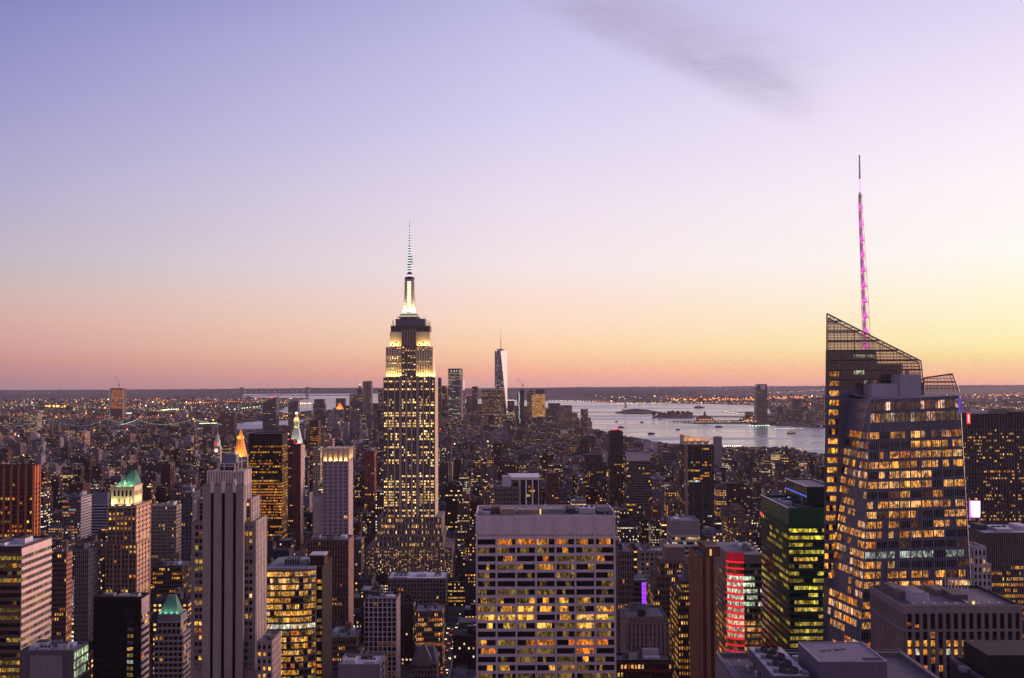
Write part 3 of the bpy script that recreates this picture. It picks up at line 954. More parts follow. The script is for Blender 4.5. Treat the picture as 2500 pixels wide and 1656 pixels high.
# ---- the sloping glass tower with the magenta spire on the west side
def crystal_tower():
    YB, YA = 480.0, 509.0
    rng = random.Random(12)
    T = Thing('crystal_tower', 'sloping faceted glass office tower with many lit floors and glazed wedge-shaped top', 'skyscraper', (P(2190, 1300, 500)[0], 500, 0))
    gl = paint((.095, .10, .155), .25, .10, .12); glc = paint((.165, .17, .24), .18, .12, .1)
    def Q(px, py, Y):
        x, z = P(px, py, Y); return (x, Y, z)
    def down(p, q, zt):        # point on line p-q at height zt
        f = (zt-p[2])/(q[2]-p[2]); return tuple(p[i]+(q[i]-p[i])*f for i in range(3))
    ZB = 20.0
    wall = MB()
    # rear slab A up to the mechanical level
    A_l, A_r = Q(2018, 947, YA), Q(2262, 960, YA)
    zA = Q(2080, 855, YA)[2]                        # dark mechanical top behind the screen
    yAb = YA+26
    # front volume B with the bevelled corner
    FLt, FRt = Q(2126, 975, YB), Q(2342, 957, YB)
    zt = FLt[2]
    FRt = (FRt[0], YB, zt+1.5)
    FLb0, FRb0 = Q(2098, 1640, YB-2), Q(2382, 1640, YB-2)
    FLb = down(FLt, FLb0, ZB); FRb = down(FRt, FRb0, ZB)
    BLt = Q(2076, 947, YA); BLt = (BLt[0], YA, zt+3)
    zK = Q(2008, 1370, YA)[2]
    BLb0 = Q(2004, 1640, YA+2); BLb = down(BLt, BLb0, ZB)
    BRt = (FRt[0]+1.0, YA+22, zt+1.5); BRb = (FRb[0]+1.0, YA+24, ZB)
    wall.poly([FLb, FRb, FRt, FLt], gl)
    def atz(p, q, z):
        f = (z-p[2])/(q[2]-p[2]); return tuple(p[i]+(q[i]-p[i])*f for i in range(3))
    K = atz(BLt, BLb, zK)
    refl, t, out = new_mat('reflective_glass')
    b_ = t.node('ShaderNodeBsdfPrincipled'); b_.inputs['Base Color'].default_value = (.20, .21, .28, 1); b_.inputs['Metallic'].default_value = .55; b_.inputs['Roughness'].default_value = .22
    t.l.new(b_.outputs[0], out.inputs[0])
    edgeB = lambda z: atz(BLt, BLb, z)                 # back east edge
    edgeM = lambda z: atz(FLt, K, z) if z >= zK else edgeB(z)      # east edge of the bevel
    edgeL = lambda z: atz(FLt, FLb, z)
    zs = sorted([ZB+(zt-ZB)*k/48 for k in range(49)]+[zK])
    for z0, z1_ in zip(zs, zs[1:]):
        wall.poly([edgeM(z0), edgeL(z0), edgeL(z1_), edgeM(z1_)], refl)
        if z0 >= zK-.01:
            wall.poly([edgeB(z0), edgeM(z0), edgeM(z1_), edgeB(z1_)], gl)
    wall.poly([FRb, BRb, BRt, FRt], gl)
    wall.poly([FLt, FRt, BRt, (BLt[0], YA, zt+1.5), BLt], ROOFC)
    # rear slab
    xl0, xr0 = A_l[0], A_r[0]
    xbk = P(2017, 900, YA+26)[0]; xbk2 = P(2005, 1640, YA+26)[0]
    xlb = P(2004, 1640, YA)[0]
    A1 = [(xlb-1.2, YA+.5, ZB), (xr0+6, YA+.5, ZB), (xr0+6, yAb, ZB), (xbk2-1.0, yAb, ZB)]
    A2 = [(xl0, YA+.5, zA), (P(2140, 860, YA)[0], YA+.5, zA), (P(2140, 860, YA)[0], yAb, zA), (xbk, yAb, zA)]
    wall.frustum(A1, A2, gl)
    wall.box(P(2140, 860, YA)[0], P(2206, 900, YA)[0], YA+.8, yAb-.3, zt-20, P(2170, 889, YA)[1], gl)
    wall.box(P(2206, 900, YA)[0], P(2258, 940, YA)[0], YA+.9, yAb-.6, zt-20, P(2230, 935, YA)[1], gl)
    T.part(wall, 'wall')
    # mullions of the curtain wall
    mul = MB()
    mm = paint((.15, .155, .21), .35)
    def lerp(a, b, f): return tuple(a[i]+(b[i]-a[i])*f for i in range(3))
    for i in range(0, 46):
        f = i/45
        a, b = lerp(FLb, FRb, f), lerp(FLt, FRt, f)
        mul.bar((a[0], a[1]-.3, a[2]), (b[0], b[1]-.3, b[2]), (.26 if i % 5 == 0 else .11), mm)
    for k in range(17):
        f = k/16
        pts_ = [lerp(edgeM(z), edgeL(z), f) for z in zs]
        for a, b in zip(pts_, pts_[1:]):
            mul.bar((a[0]-.2, a[1]-.25, a[2]), (b[0]-.2, b[1]-.25, b[2]), .10, mm)
    T.part(mul, 'mullion')
    # lit floors: rows every 24 photo rows, on the front, the bevel, the east side and the rear slab
    keys = {'amber': .42, 'peach': .34, 'warm': .12, 'org': .12}
    nrow = 46
    zrow = [zt-16.5-4.43*j for j in range(nrow)]
    fr = lambda z: (zt-z)/(zt-ZB)
    special = {12: 'coold'}
    for j, z in enumerate(zrow):
        if z < ZB+6: break
        za, zb_ = z-1.45, z+1.45
        fa, fb = fr(za), fr(zb_)
        L0, L1 = lerp(FLt, FLb, fa), lerp(FLt, FLb, fb)
        R0, R1 = lerp(FRt, FRb, fa), lerp(FRt, FRb, fb)
        pj = rng.choice((.55, .7, .85, .45, .8)) if j not in (1, 4, 11) else .3
        if j == 0: pj = .6
        key0 = special.get(j)
        on = rng.random() < pj
        for i in range(9):
            if rng.random() > .45: on = rng.random() < pj
            key = (key0 or rng.choices(list(keys), list(keys.values()))[0]) if on else ('dimr' if rng.random() < .25 else 'dark')
            u0, u1 = (i+.08)/9, (i+.92)/9
            if on and rng.random() < .3: u1 = (i+rng.choice((.45, .6)))/9
            q = [lerp(L0, R0, u0), lerp(L0, R0, u1), lerp(L1, R1, u1), lerp(L1, R1, u0)]
            T.wins.append(([(p[0], p[1]-.2, p[2]) for p in q], key))
        # bevel
        M0, M1 = edgeM(za), edgeM(zb_)
        n = max(1, int((Vector(L0)-Vector(M0)).length/3.4))
        nn = Vector((-.62, -.78, .05))*.3
        on = rng.random() < .6
        for i in range(n):
            if rng.random() > .5: on = rng.random() < .58
            if not on: continue
            q = [lerp(M0, L0, (i+.1)/n), lerp(M0, L0, (i+.9)/n), lerp(M1, L1, (i+.9)/n), lerp(M1, L1, (i+.1)/n)]
            T.wins.append(([tuple(Vector(p)+nn) for p in q], rng.choice(('peach', 'pink', 'peach', 'org'))))
        # east side of the front volume
        if za < zK+2: continue
        S0, S1 = edgeB(za), edgeB(zb_)
        n = 4
        nn = Vector((-.86, -.5, .05))*.3
        for i in range(n):
            if rng.random() < .62:
                q = [lerp(S0, M0, (i+.1)/n), lerp(S0, M0, (i+.9)/n), lerp(S1, M1, (i+.9)/n), lerp(S1, M1, (i+.1)/n)]
                T.wins.append(([tuple(Vector(p)+nn) for p in q], rng.choices(list(keys)+['dark'], list(keys.values())+[.5])[0]))
    # glazed belt just under the terrace
    belt = [FLt, FRt]
    for i in range(18):
        for jj, (z0, z1_, keyp) in enumerate(((zt-5.2, zt-1.6, 'pink'), (zt-10.6, zt-6.6, 'warm'))):
            fa, fb = fr(z0), fr(z1_)
            L0, L1, R0, R1 = lerp(FLt, FLb, fa), lerp(FLt, FLb, fb), lerp(FRt, FRb, fa), lerp(FRt, FRb, fb)
            q = [lerp(L0, R0, (i+.08)/18), lerp(L0, R0, (i+.92)/18), lerp(L1, R1, (i+.92)/18), lerp(L1, R1, (i+.08)/18)]
            k = ('dimr' if rng.random() < .8 else 'pink') if jj == 0 else rng.choice(('pink', 'org', 'dim', 'dim'))
            T.wins.append(([(p[0], p[1]-.22, p[2]) for p in q], k))
    # rear slab windows on the left
    for j in range(22):
        rr = 907+23.4*j
        if rr > 945+60 and False: break
        dx = -.028*max(0, rr-960)
        for i, (pa, pb) in enumerate(((2025+dx, 2033+dx), (2034+dx, 2041+dx), (2041.5+dx, 2048+dx))):
            q = [Q(pa, rr+13, YA+.3), Q(pb, rr+13, YA+.3), Q(pb, rr, YA+.3), Q(pa, rr, YA+.3)]
            T.wins.append((q, 'amber' if j < 5 else rng.choice(('dark', 'amber', 'gold'))))
    for (pa, pb, r0, r1, k) in ((2085, 2137, 866, 873, 'green'), (2085, 2110, 904, 914, 'green'), (2109, 2117, 927, 938, 'green'), (2130, 2140, 927, 936, 'dim'), (2025, 2046, 870, 876, 'dark'), (2025, 2046, 885, 893, 'dark')):
        T.wins.append(([Q(pa, r1, YA+.25), Q(pb, r1, YA+.25), Q(pb, r0, YA+.25), Q(pa, r0, YA+.25)], k))
    # penthouse boxes on the terrace
    ph = MB()
    wm = paint((.30, .30, .36), .6)
    xa, xb = P(2123, 950, 500)[0], P(2190, 950, 500)[0]
    ph.box(xa, xb, 497, YA-.5, zt+.1, P(2150, 937, 497)[1], wm)
    T.part(ph, 'penthouse')
    ph = MB()
    xa, xb = P(2190.5, 950, 500)[0], P(2241, 950, 500)[0]
    ph.box(xa, xb, 496, YA-.5, zt+.1, P(2215, 914, 496)[1], wm)
    ph.box(xa+4, xa+5.4, 499, 500.4, P(2215, 914, 496)[1], P(2212, 905, 499)[1], paint((.5, .2, .12), .6))
    T.part(ph, 'penthouse')
    # transparent glass screens with a steel grid: the tall wedge and the small wedge
    sg, t, out = new_mat('screen_glass')
    tr = t.node('ShaderNodeBsdfTransparent'); tr.inputs[0].default_value = (.80, .74, .72, 1)
    gg = t.node('ShaderNodeBsdfGlossy'); gg.inputs['Roughness'].default_value = .05; gg.inputs['Color'].default_value = (.5, .5, .5, 1)
    mx = t.node('ShaderNodeMixShader'); mx.inputs[0].default_value = .10
    t.l.new(tr.outputs[0], mx.inputs[1]); t.l.new(gg.outputs[0], mx.inputs[2]); t.l.new(mx.outputs[0], out.inputs[0])
    steel = paint((.10, .075, .07), .5)
    def screen(corners, nv, nh, name, yoff):
        """corners: photo points of the polygon bottom-left, bottom-right, top-right, top-left on a plane at distance Y"""
        Y = yoff
        bl, br, tr_, tl = [Q(c[0], c[1], Y) for c in corners]
        g = MB(); g.poly([bl, br, tr_, tl], sg)
        o = T.part(g, name)
        f = MB()
        for i in range(nv+1):
            u = i/nv
            a, b = lerp(bl, br, u), lerp(tl, tr_, u)
            f.bar(a, b, .13 if i % 4 else .2, steel)
        top = max(tl[2], tr_[2])
        z = min(bl[2], br[2])
        k = 0
        while z < top:
            # clip the horizontal to the polygon
            pts_ = []
            poly = [bl, br, tr_, tl]
            for a, b in zip(poly, poly[1:]+poly[:1]):
                if (a[2]-z)*(b[2]-z) < 0:
                    pts_.append(lerp(a, b, (z-a[2])/(b[2]-a[2])))
            if len(pts_) == 2 and abs(pts_[0][0]-pts_[1][0]) > .5:
                f.bar(pts_[0], pts_[1], (.34 if k % 3 == 0 else .12), steel)
            z += 1.55; k += 1
        f.bar(tl, tr_, .35, steel); f.bar(bl, tl, .35, steel); f.bar(br, tr_, .35, steel)
        T.part(f, 'screen_frame', parent=o)
        return o
    screen([(2018, 950), (2257, 950), (2249, 882), (2019, 766)], 27, 0, 'glass_screen', YA)
    # second layer at the back of the slab, as in the photograph (box of glass)
    screen([(2021.5, 950), (2252, 950), (2244, 886), (2021.5, 777)], 14, 0, 'glass_screen', YA+14)
    screen([(2256, 957), (2342, 957), (2325.5, 913), (2256.5, 923)], 9, 0, 'glass_screen', YB+16)
    T.part((lambda m: (m.box(P(2340, 980, YB)[0]-.2, P(2344, 980, YB)[0]+.4, YB-.5, YB+4, P(2342, 1010, YB)[1], P(2342, 972, YB)[1], glow((.25, .12, 1.0), .55)), m)[1])(MB()), 'blue_corner_light')
    T.vb = 1600
    T.finish(100, 4)
    HERO.append(dict(x0=P(2000, 1600, YA)[0]-4, x1=BRb[0]+3, y0=YB-4, y1=yAb+3, pl=2006, pr=2380, pt=766, pb=1660, Y=YB, ref='the sloping glass tower'))
    # ---- the spire: lattice mast lit magenta
    YS = 522.0
    S = Thing('lattice_spire', 'tall thin lattice spire lit magenta, rising behind the wedge-shaped glass screen', 'spire', (P(2112, 860, YS)[0], YS, zA))
    rings = [(475, 2095.5, 2103.4), (511, 2095.7, 2105), (550, 2096.6, 2107.5), (588, 2097.8, 2109.8), (626, 2099, 2112), (663, 2100, 2114.5), (701, 2100.6, 2116.7), (739, 2101.5, 2119), (776, 2102.5, 2121), (814, 2103.3, 2122.5), (852, 2104, 2124)]
    leg = MB(); pk = paint((.62, .38, .42), .5)
    tube = MB(); tw = paint((.72, .46, .62), .5)  # white tube tinted pink, the magenta light put into its colour
    R = []
    for r, l, rr in rings:
        c = (l+rr)/2; hw = (rr-l)/2*YS/F
        x, z = P(c, r, YS)
        R.append((x, z, hw, r, l, rr))
    for (x0, z0, h0, *_), (x1, z1, h1, *_) in zip(R, R[1:]):
        A = [(x0-h0, YS-h0*.6, z0), (x0+h0, YS-h0*.6, z0), (x0, YS+h0, z0)]
        B = [(x1-h1, YS-h1*.6, z1), (x1+h1, YS-h1*.6, z1), (x1, YS+h1, z1)]
        for i in range(3):
            leg.bar(A[i], B[i], .13, pk)
            leg.bar(B[i], B[(i+1) % 3], .13, pk)
            leg.bar(B[i], A[(i+1) % 3], .09, pk)
    S.part(leg, 'lattice_frame')
    for (r, w0, w1, r2) in ((852, .95, .9, 660), (660, .9, .75, 475)):
        pass
    n = len(R)
    for k in range(n-1):
        (x0, z0, *_), (x1, z1, *_) = R[k], R[k+1]
        tube.frustum([(x0-.10+.72*math.cos(a), YS+.72*math.sin(a), z0) for a in [i*math.pi/5 for i in range(10)]],
                     [(x1-.10-.05*k+.8*math.cos(a), YS+.8*math.sin(a), z1) for a in [i*math.pi/5 for i in range(10)]], tw, False)
    xt, ztp = P(2098.3, 379, YS); xb_, zb2 = P(2099.6, 475, YS)
    tube.frustum([(xb_+.5*math.cos(a), YS+.5*math.sin(a), zb2) for a in [i*math.pi/4 for i in range(8)]], [(xt+.36*math.cos(a), YS+.36*math.sin(a), ztp) for a in [i*math.pi/4 for i in range(8)]], tw)
    S.part(tube, 'core_tube')
    # each ring: an uplight, and a glowing cone added as its magenta light patch
    for k in range(1, n):
        x, z, hw, r, l, rr = R[k]
        m = MB()
        m.cyl(x-.05, YS-.35, z+.15, z+3.4, hw*.85, .35, glow((1.0, .20, .82), .85), 8)
        S.part(m, 'lantern')
        lamp('uplight', (x-1.6, YS-2.4, z+.4), 240, (1, .12, .75), S.o, 'POINT', .4, None, None, None, S.loc)
    m = MB(); x, z = P(2100, 470, YS)
    m.cyl(x-.1, YS, z, z+6.5, .58, .5, glow((1, .55, 1.0), 1.15), 8)
    S.part(m, 'lantern')
crystal_tower()
# ---- white slab with a blank top band, seven bays of strip windows
def white_slab():
    Y = 510.0
    rng = random.Random(31)
    x0, x1 = P(1162, 1400, Y)[0], P(1503, 1400, Y)[0]
    z1 = P(1330, 1260, Y)[1]
    D = 30
    T = Thing('office_slab', 'wide white stone office slab with blank top band and seven bays of strip windows', 'office building', ((x0+x1)/2, Y+15, 0))
    st = paint((.53, .45, .47), .8, .16, .5)
    wall = MB()
    dk = WIN['deep']
    def zz(r): return P(1330, r, Y)[1]
    wall.box(x0, x1, Y+.9, Y+D, 0, z1-.02, st)
    # top blank band
    wall.box(x0, x1, Y, Y+.89, zz(1305), z1, st)
    fhz = 20.2*Y/F
    nfl = 40
    zt = zz(1309.5)
    bays = 7
    cw = 4.2*Y/F
    bw = (x1-x0-cw)/bays
    for i in range(bays+1):
        xa = x0+bw*i
        wall.box(xa, xa+cw, Y-.55, Y+.88, 0, z1+.3, st)
    for j in range(nfl):
        z = zt-j*fhz
        if z < 4: break
        wall.box(x0+.02, x1-.02, Y-.1, Y+.87, z-6.7*Y/F, z, st)
    T.part(wall, 'wall')
    keyrow = {0: 'org', 1: 'org', 2: 'org', 3: 'gold', 4: 'dim', 5: 'dim', 6: 'dim', 7: 'gold', 8: 'gold', 9: 'yel', 10: 'yel', 11: 'dim', 12: 'org', 13: 'org', 14: 'dim', 15: 'gold', 16: 'dim'}
    pat = ['0222222', '2212121', '0202001', '1013210', '1010101', '2001101', '1010101', '1111221', '1232212', '3330232', '1112321', '0001121', '1213132', '2000020', '0101221', '1101121', '2222222']
    for j in range(17):
        z = zt-j*fhz
        za, zb = z-fhz+.05, z-6.9*Y/F
        for i in range(bays):
            xa = x0+bw*i+cw+.15; xb = x0+bw*(i+1)-.15
            k = int(pat[j][i])
            m = keyrow[j]
            # a strip is several panes; each of the photograph's strips is lit in stretches
            n = 6
            lit = [False]*n
            if k == 3: lit = [True]*n
            elif k == 2:
                s = rng.randrange(0, 3); e = rng.randrange(4, 7); lit = [s <= q < e for q in range(n)]
            elif k == 1:
                s = rng.randrange(0, 5); w_ = rng.choice((1, 2, 2, 3)); lit = [s <= q < s+w_ for q in range(n)]
            q = 0
            while q < n:
                e = q
                while e < n and lit[e] == lit[q]: e += 1
                a, b = xa+(xb-xa)*q/n, xa+(xb-xa)*e/n
                key = (m if rng.random() < .6 else rng.choice(('gold', 'dim', 'dim'))) if lit[q] else ('deep' if rng.random() < .8 else 'dim')
                T.wins.append(([(a, Y+.3, za), (b-.08, Y+.3, za), (b-.08, Y+.3, zb), (a, Y+.3, zb)], key))
                q = e
    r = MB(); r.box(x0+.5, x1-.5, Y+1.0, Y+D-.5, z1, z1+.1, ROOFC)
    T.part(r, 'roof')
    pm = MB()
    for q in ((x0, x0+.5, Y+.9, Y+D), (x1-.5, x1, Y+.9, Y+D), (x0+.5, x1-.5, Y+D-.5, Y+D)):
        pm.box(*q, z1-.01, z1+1.6, st)
    T.part(pm, 'parapet')
    def X(px): return P(px, 1250, Y+12)[0]
    for nm, l, rr, ya, yb, h, mt in (('plant_room', 1200, 1221, 8, 20, 3.2, paint((.12, .07, .06))), ('plant_room', 1219, 1258, 3, 12, 2.9, paint((.24, .19, .15))), ('plant_room', 1262, 1312, 6, 16, 2.2, paint((.22, .18, .17))),
                                     ('air_handler', 1180, 1198, 5, 14, 1.5, STEEL), ('plant_room', 1318, 1378, 9, 20, 2.0, paint((.2, .19, .2))), ('plant_room', 1384, 1404, 6, 20, 2.6, ROOFD), ('air_handler', 1412, 1452, 8, 19, 2.6, STEEL), ('plant_room', 1456, 1488, 5, 22, 1.4, ROOFD)):
        if nm == 'plant_room' and l == 1219: l, rr = 1223, 1258
        m = MB(); m.box(X(l), X(rr), Y+ya, Y+yb, z1+.11, z1+h, mt)
        if nm == 'air_handler':
            for q in range(3): m.cyl(X(l+(rr-l)*(q+.5)/3), Y+(ya+yb)/2, z1+h, z1+h+.7, .9, .9, ROOFD, 8)
        T.part(m, nm)
    m = MB()
    for k in (0, 1.6):
        m.bar((x1-2.2-k*1.4, Y+1.2, z1+.9), (x1-3.6-k*1.6, Y+D-6, z1+1.2), .12, paint((.7, .66, .66), .4))
    T.part(m, 'washing_rail')
    m = MB(); m.box(X(1316.6), X(1320), Y+4.5, Y+5.5, z1+.2, z1+2.6, glow((1, .6, .15), 1.2)); T.part(m, 'lit_doorway')
    T.finish(100, 10)
    HERO.append(dict(x0=x0, x1=x1, y0=Y, y1=Y+D, pl=1160, pr=1507, pt=1258, pb=1660, Y=Y, ref='the white office slab'))
white_slab()

# ---- stepped limestone tower with three dark slots (left foreground)
def slot_tower():
    Y = 560.0
    T = tower('pale brick setback tower with three dark vertical slots and ribbed crown', 495.7, 595.7, 1185, Y, side=612, col=(.23, .19, .175), nb=0, fh=3.6, p=0, name='setback_tower', cat='skyscraper',
              tiers=[(480, 612, 1222, 6, 19), (467, 624, 1277, 3, 24), (466, 637, 1640, 1, 30)], nclut=0, parapet=.8, sidep=.03, sidenb=7, sideww=.4, seed=4, sidekeys={'warm': 1.0})
    T.wins = []
    st = paint((.28, .225, .205), .85); pale = paint((.62, .52, .48), .8)
    def X(px): return P(px, 1300, Y)[0]
    def zz(r): return P(560, r, Y)[1]
    m = MB()
    rng = random.Random(2)
    # pilasters leave three deep slots
    edges = [495.7, 515.3, 522.6, 542, 550, 569.4, 577.2, 595.7]
    for k in range(0, 8, 2):
        m.box(X(edges[k]), X(edges[k+1]), Y-1.0, Y-.01, 0, zz(1186), st)
    for a, b in ((515.3, 522.6), (542, 550), (569.4, 577.2)):
        m.box(X(a), X(b), Y-1.0, Y-.012, zz(1203), zz(1184), pale)
        # buttress finials over the slots
        m.box(X(a)-.1, X(b)+.1, Y-1.4, Y-.011, zz(1198), zz(1176), pale)
        m.box(X(a)+.5, X(b)-.5, Y-1.2, Y-.4, zz(1176), zz(1170), pale)
    T.part(m, 'pilaster')
    for a, b in ((515.3, 522.6), (542, 550), (569.4, 577.2)):
        s = MB(); s.poly([(X(a), Y-.1, 0), (X(b), Y-.1, 0), (X(b), Y-.1, zz(1202)), (X(a), Y-.1, zz(1202))], WIN['deep'])
        T.part(s, 'dark_slot')
    # wings: two columns of windows each side, one row per storey
    rows = [1284+16.9*k for k in range(24)]
    keysL = {1: 'org', 2: 'pink', 3: 'lime', 5: 'warm', 6: 'olive', 9: 'gold', 11: 'warm', 14: 'yel', 15: 'org', 16: 'warm', 19: 'gold'}
    for k, r in enumerate(rows):
        for (pa, pb, side) in ((476, 483.5, 0), (486.5, 493.5, 0), (598.5, 605.5, 1), (609, 616, 1)):
            key = 'dark'
            if side == 0 and k in keysL and rng.random() < .8: key = keysL[k]
            if side == 1 and k in (1, 2, 3, 6, 10, 11, 13) and rng.random() < .7: key = rng.choice(('yel', 'gold', 'dim', 'warm'))
            if key == 'dark' and rng.random() < .3: key = 'blind'
            ya = Y+2.85
            T.wins.append(([(P(pa, 1400, ya)[0], ya, zz(r+9.5)), (P(pb, 1400, ya)[0], ya, zz(r+9.5)), (P(pb, 1400, ya)[0], ya, zz(r)), (P(pa, 1400, ya)[0], ya, zz(r))], key))
    for r, key in ((1232, 'warm'), (1240, 'dark'), (1250, 'dark'), (1260, 'dark'), (1267, 'gold')):
        ya = Y+5.85
        for pa, pb in ((601, 608), (487, 493.5)):
            T.wins.append(([(P(pa, 1400, ya)[0], ya, zz(r+7)), (P(pb, 1400, ya)[0], ya, zz(r+7)), (P(pb, 1400, ya)[0], ya, zz(r)), (P(pa, 1400, ya)[0], ya, zz(r))], key if pa > 550 else 'dark'))
    # west faces of the setbacks: ribs with the sunset light in their colour, small windows
    rib = MB()
    for (a, b, c, d, zt), zb in zip(T.boxes, [T.boxes[1][4], T.boxes[2][4], T.boxes[3][4], 0]):
        n = max(3, int((d-c)/3.2))
        for i in range(n+1):
            yy = c+(d-c)*i/n
            rib.box(b+.01, b+.45, max(c, yy-.45), min(d, yy+.45), zb, zt+.4, pale)
        nf = max(1, int((zt-zb)/3.6))
        g = [[('dark' if rng.random() < .85 else 'dim') for _ in range(n)] for _ in range(nf)]
        facade(T, (b, c, zb), (b, d, zb), (b, d, zt), (b, c, zt), n, nf, .38, .55, g)
    T.part(rib, 'pilaster')
    # ribbed crown and its plant
    cr = MB()
    xa, xb = X(504), X(592.7)
    yc0, yc1 = Y+2, Y+16
    zt, z0 = zz(1152), zz(1184.5)
    cr.box(xa, xb, yc0, yc1, z0, zt, st)
    for i in range(15):
        xx = xa+(xb-xa)*i/14
        cr.box(xx-.35, xx+.35, yc0-.6, yc0-.01, z0, zt+.5, pale)
    for i in range(5):
        yy = yc0+(yc1-yc0)*i/4
        cr.box(xb+.01, xb+.6, max(yc0, yy-.6), min(yc1, yy+.6), z0, zt+.5, pale)
    T.part(cr, 'crown')
    ph = MB()
    ph.box(X(529), X(567), Y+5, Y+13, zt+.01, zz(1139), paint((.06, .045, .05)))
    T.part(ph, 'penthouse')
    fr = MB(); wl = paint((.5, .46, .48), .6)
    for px in (529, 541, 567): fr.bar((X(px), Y+4.6, zt), (X(px), Y+4.6, zz(1134)), .25, wl)
    for r in (1134.5, 1141): fr.bar((X(528), Y+4.6, zz(r)), (X(568), Y+4.6, zz(r)), .25, wl)
    for px in (572, 580): fr.bar((X(px), Y+8, zt), (X(px), Y+8, zz(1106)), .22, wl)
    fr.bar((X(565), Y+8, zz(1107)), (X(580), Y+8, zz(1107)), .22, wl); fr.bar((X(568), Y+8, zz(1133)), (X(592), Y+12, zz(1127)), .25, wl)
    T.part(fr, 'steel_frame')
    tk = MB(); tk.box(X(534), X(567), Y+7, Y+12.5, zz(1134)+.01, zz(1113), paint((.13, .15, .21), .5)); tk.box(X(538), X(563), Y+8, Y+12, zz(1113), zz(1110), paint((.18, .2, .26), .5))
    T.part(tk, 'tank_enclosure')
    T.finish(100, 9)
    REF('the three-slot setback tower')
slot_tower()

# ---- tower with the floodlit green copper roof
def green_roof_tower():
    Y = 810.0
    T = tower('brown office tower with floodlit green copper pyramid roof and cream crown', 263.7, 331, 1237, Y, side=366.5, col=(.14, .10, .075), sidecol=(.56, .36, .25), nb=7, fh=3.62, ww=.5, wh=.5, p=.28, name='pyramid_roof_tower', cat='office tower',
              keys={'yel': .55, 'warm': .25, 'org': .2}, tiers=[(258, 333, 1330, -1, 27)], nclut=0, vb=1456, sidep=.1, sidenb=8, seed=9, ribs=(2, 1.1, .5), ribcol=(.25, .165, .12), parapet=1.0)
    s = Y/F
    a, b, c, d, z1 = T.boxes[0]
    def X(px): return P(px, 1300, Y)[0]
    def zz(r): return P(300, r, Y)[1]
    cream = paint((.50, .42, .27), .8); sal = paint((.34, .22, .15), .8)
    m = MB()
    m.box(a-.8, b+.8, c-.8, d+.8, z1-1.2, z1+.3, sal)             # cornice
    m.box(a-.6, b+.6, c-.6, d+.6, z1-8.3, z1-7.2, sal)
    T.part(m, 'cornice')
    cr = MB()
    ca, cb, cc, cd = X(268.5), X(325), Y+1.5, Y+19
    zc = zz(1190)
    cr.box(ca, cb, cc, cd, z1+.31, zc, cream)
    cr.box(ca-.5, cb+.5, cc-.5, cd+.5, zc, zc+.9, cream)
    for k in range(5):                                              # arches as dark round-headed openings
        xx = ca+(cb-ca)*(k+.9)/5.8
        cr.box(xx-.7, xx+.7, cc-.12, cc-.01, z1+7.5, zc-3.2, WIN['deep'])
        cr.cyl(xx, cc-.06, zc-3.3, zc-2.6, .68, .4, WIN['deep'], 8)
    for k in range(6):
        yy = cc+(cd-cc)*(k+.7)/6.4
        cr.box(cb+.01, cb+.12, yy-.55, yy+.55, z1+8, zc-3.2, WIN['deep'])
    T.part(cr, 'crown')
    for k in range(3):
        q = ca+(cb-ca)*(k+1.6)/4.4
        T.wins.append(([(q-.5, cc-.1, z1+2), (q+.5, cc-.1, z1+2), (q+.5, cc-.1, z1+5), (q-.5, cc-.1, z1+5)], 'org'))
    cop = paint((.085, .20, .15), .6, .2, .6)
    rf = MB()
    x0, x1, y0, y1 = X(280.6), X(324.7), Y+2.2, Y+18.5
    zr, zap = zc+.9, zz(1151)
    xm0, xm1, ym0, ym1 = X(312)-6, X(312)+4.2, Y+9, Y+11.5
    xm0, xm1 = X(311), X(319)
    rf.frustum([(x0, y0, zr), (x1, y0, zr), (x1, y1, zr), (x0, y1, zr)], [(xm0, ym0, zap), (xm1, ym0, zap), (xm1, ym1, zap), (xm0, ym1, zap)], cop)
    for k in range(1, 9):                                           # standing seams
        f = k/9
        p = (x0+(x1-x0)*f, y0-.05, zr); q = (xm0+(xm1-xm0)*f, ym0-.05, zap)
        rf.bar(p, q, .12, cop)
        p = (x1+.05, y0+(y1-y0)*f, zr); q = (xm1+.05, ym0+(ym1-ym0)*f, zap)
        rf.bar(p, q, .12, cop)
    o = T.part(rf, 'roof', label='green copper pyramid roof')
    ch = MB(); ch.box(X(290)+3, X(290)+3.9, Y+2.6, Y+3.4, zr, zr+4, sal); T.part(ch, 'chimney', parent=o)
    for k in range(3):
        lamp('floodlight', (x0+(x1-x0)*(k+.5)/3, Y+.4, zc+.8), 560, (.6, 1.0, .66), T.o, 'AREA', 3.5, (math.radians(152), 0, 0), .5, math.radians(140), T.loc)
        lamp('floodlight', (cb+1.7, y0+(y1-y0)*(k+.5)/3, zc+.8), 650, (.75, 1.0, .66), T.o, 'AREA', .5, (0, math.radians(-152), 0), 3.5, math.radians(140), T.loc)
        lamp('floodlight', (ca+(cb-ca)*(k+.3)/3, Y-.1, z1+.9), (1300 if k != 1 else 500), (.95, .98, .5), T.o, 'AREA', 3, (math.radians(168), 0, 0), .5, math.radians(140), T.loc)
        lamp('floodlight', (cb+2.2, cc+(cd-cc)*(k+.5)/3, z1+.9), 800, (1, .8, .42), T.o, 'AREA', .5, (0, math.radians(-168), 0), 3, math.radians(140), T.loc)
    T.finish(100, 7)
    REF('the green pyramid-roofed tower')
green_roof_tower()

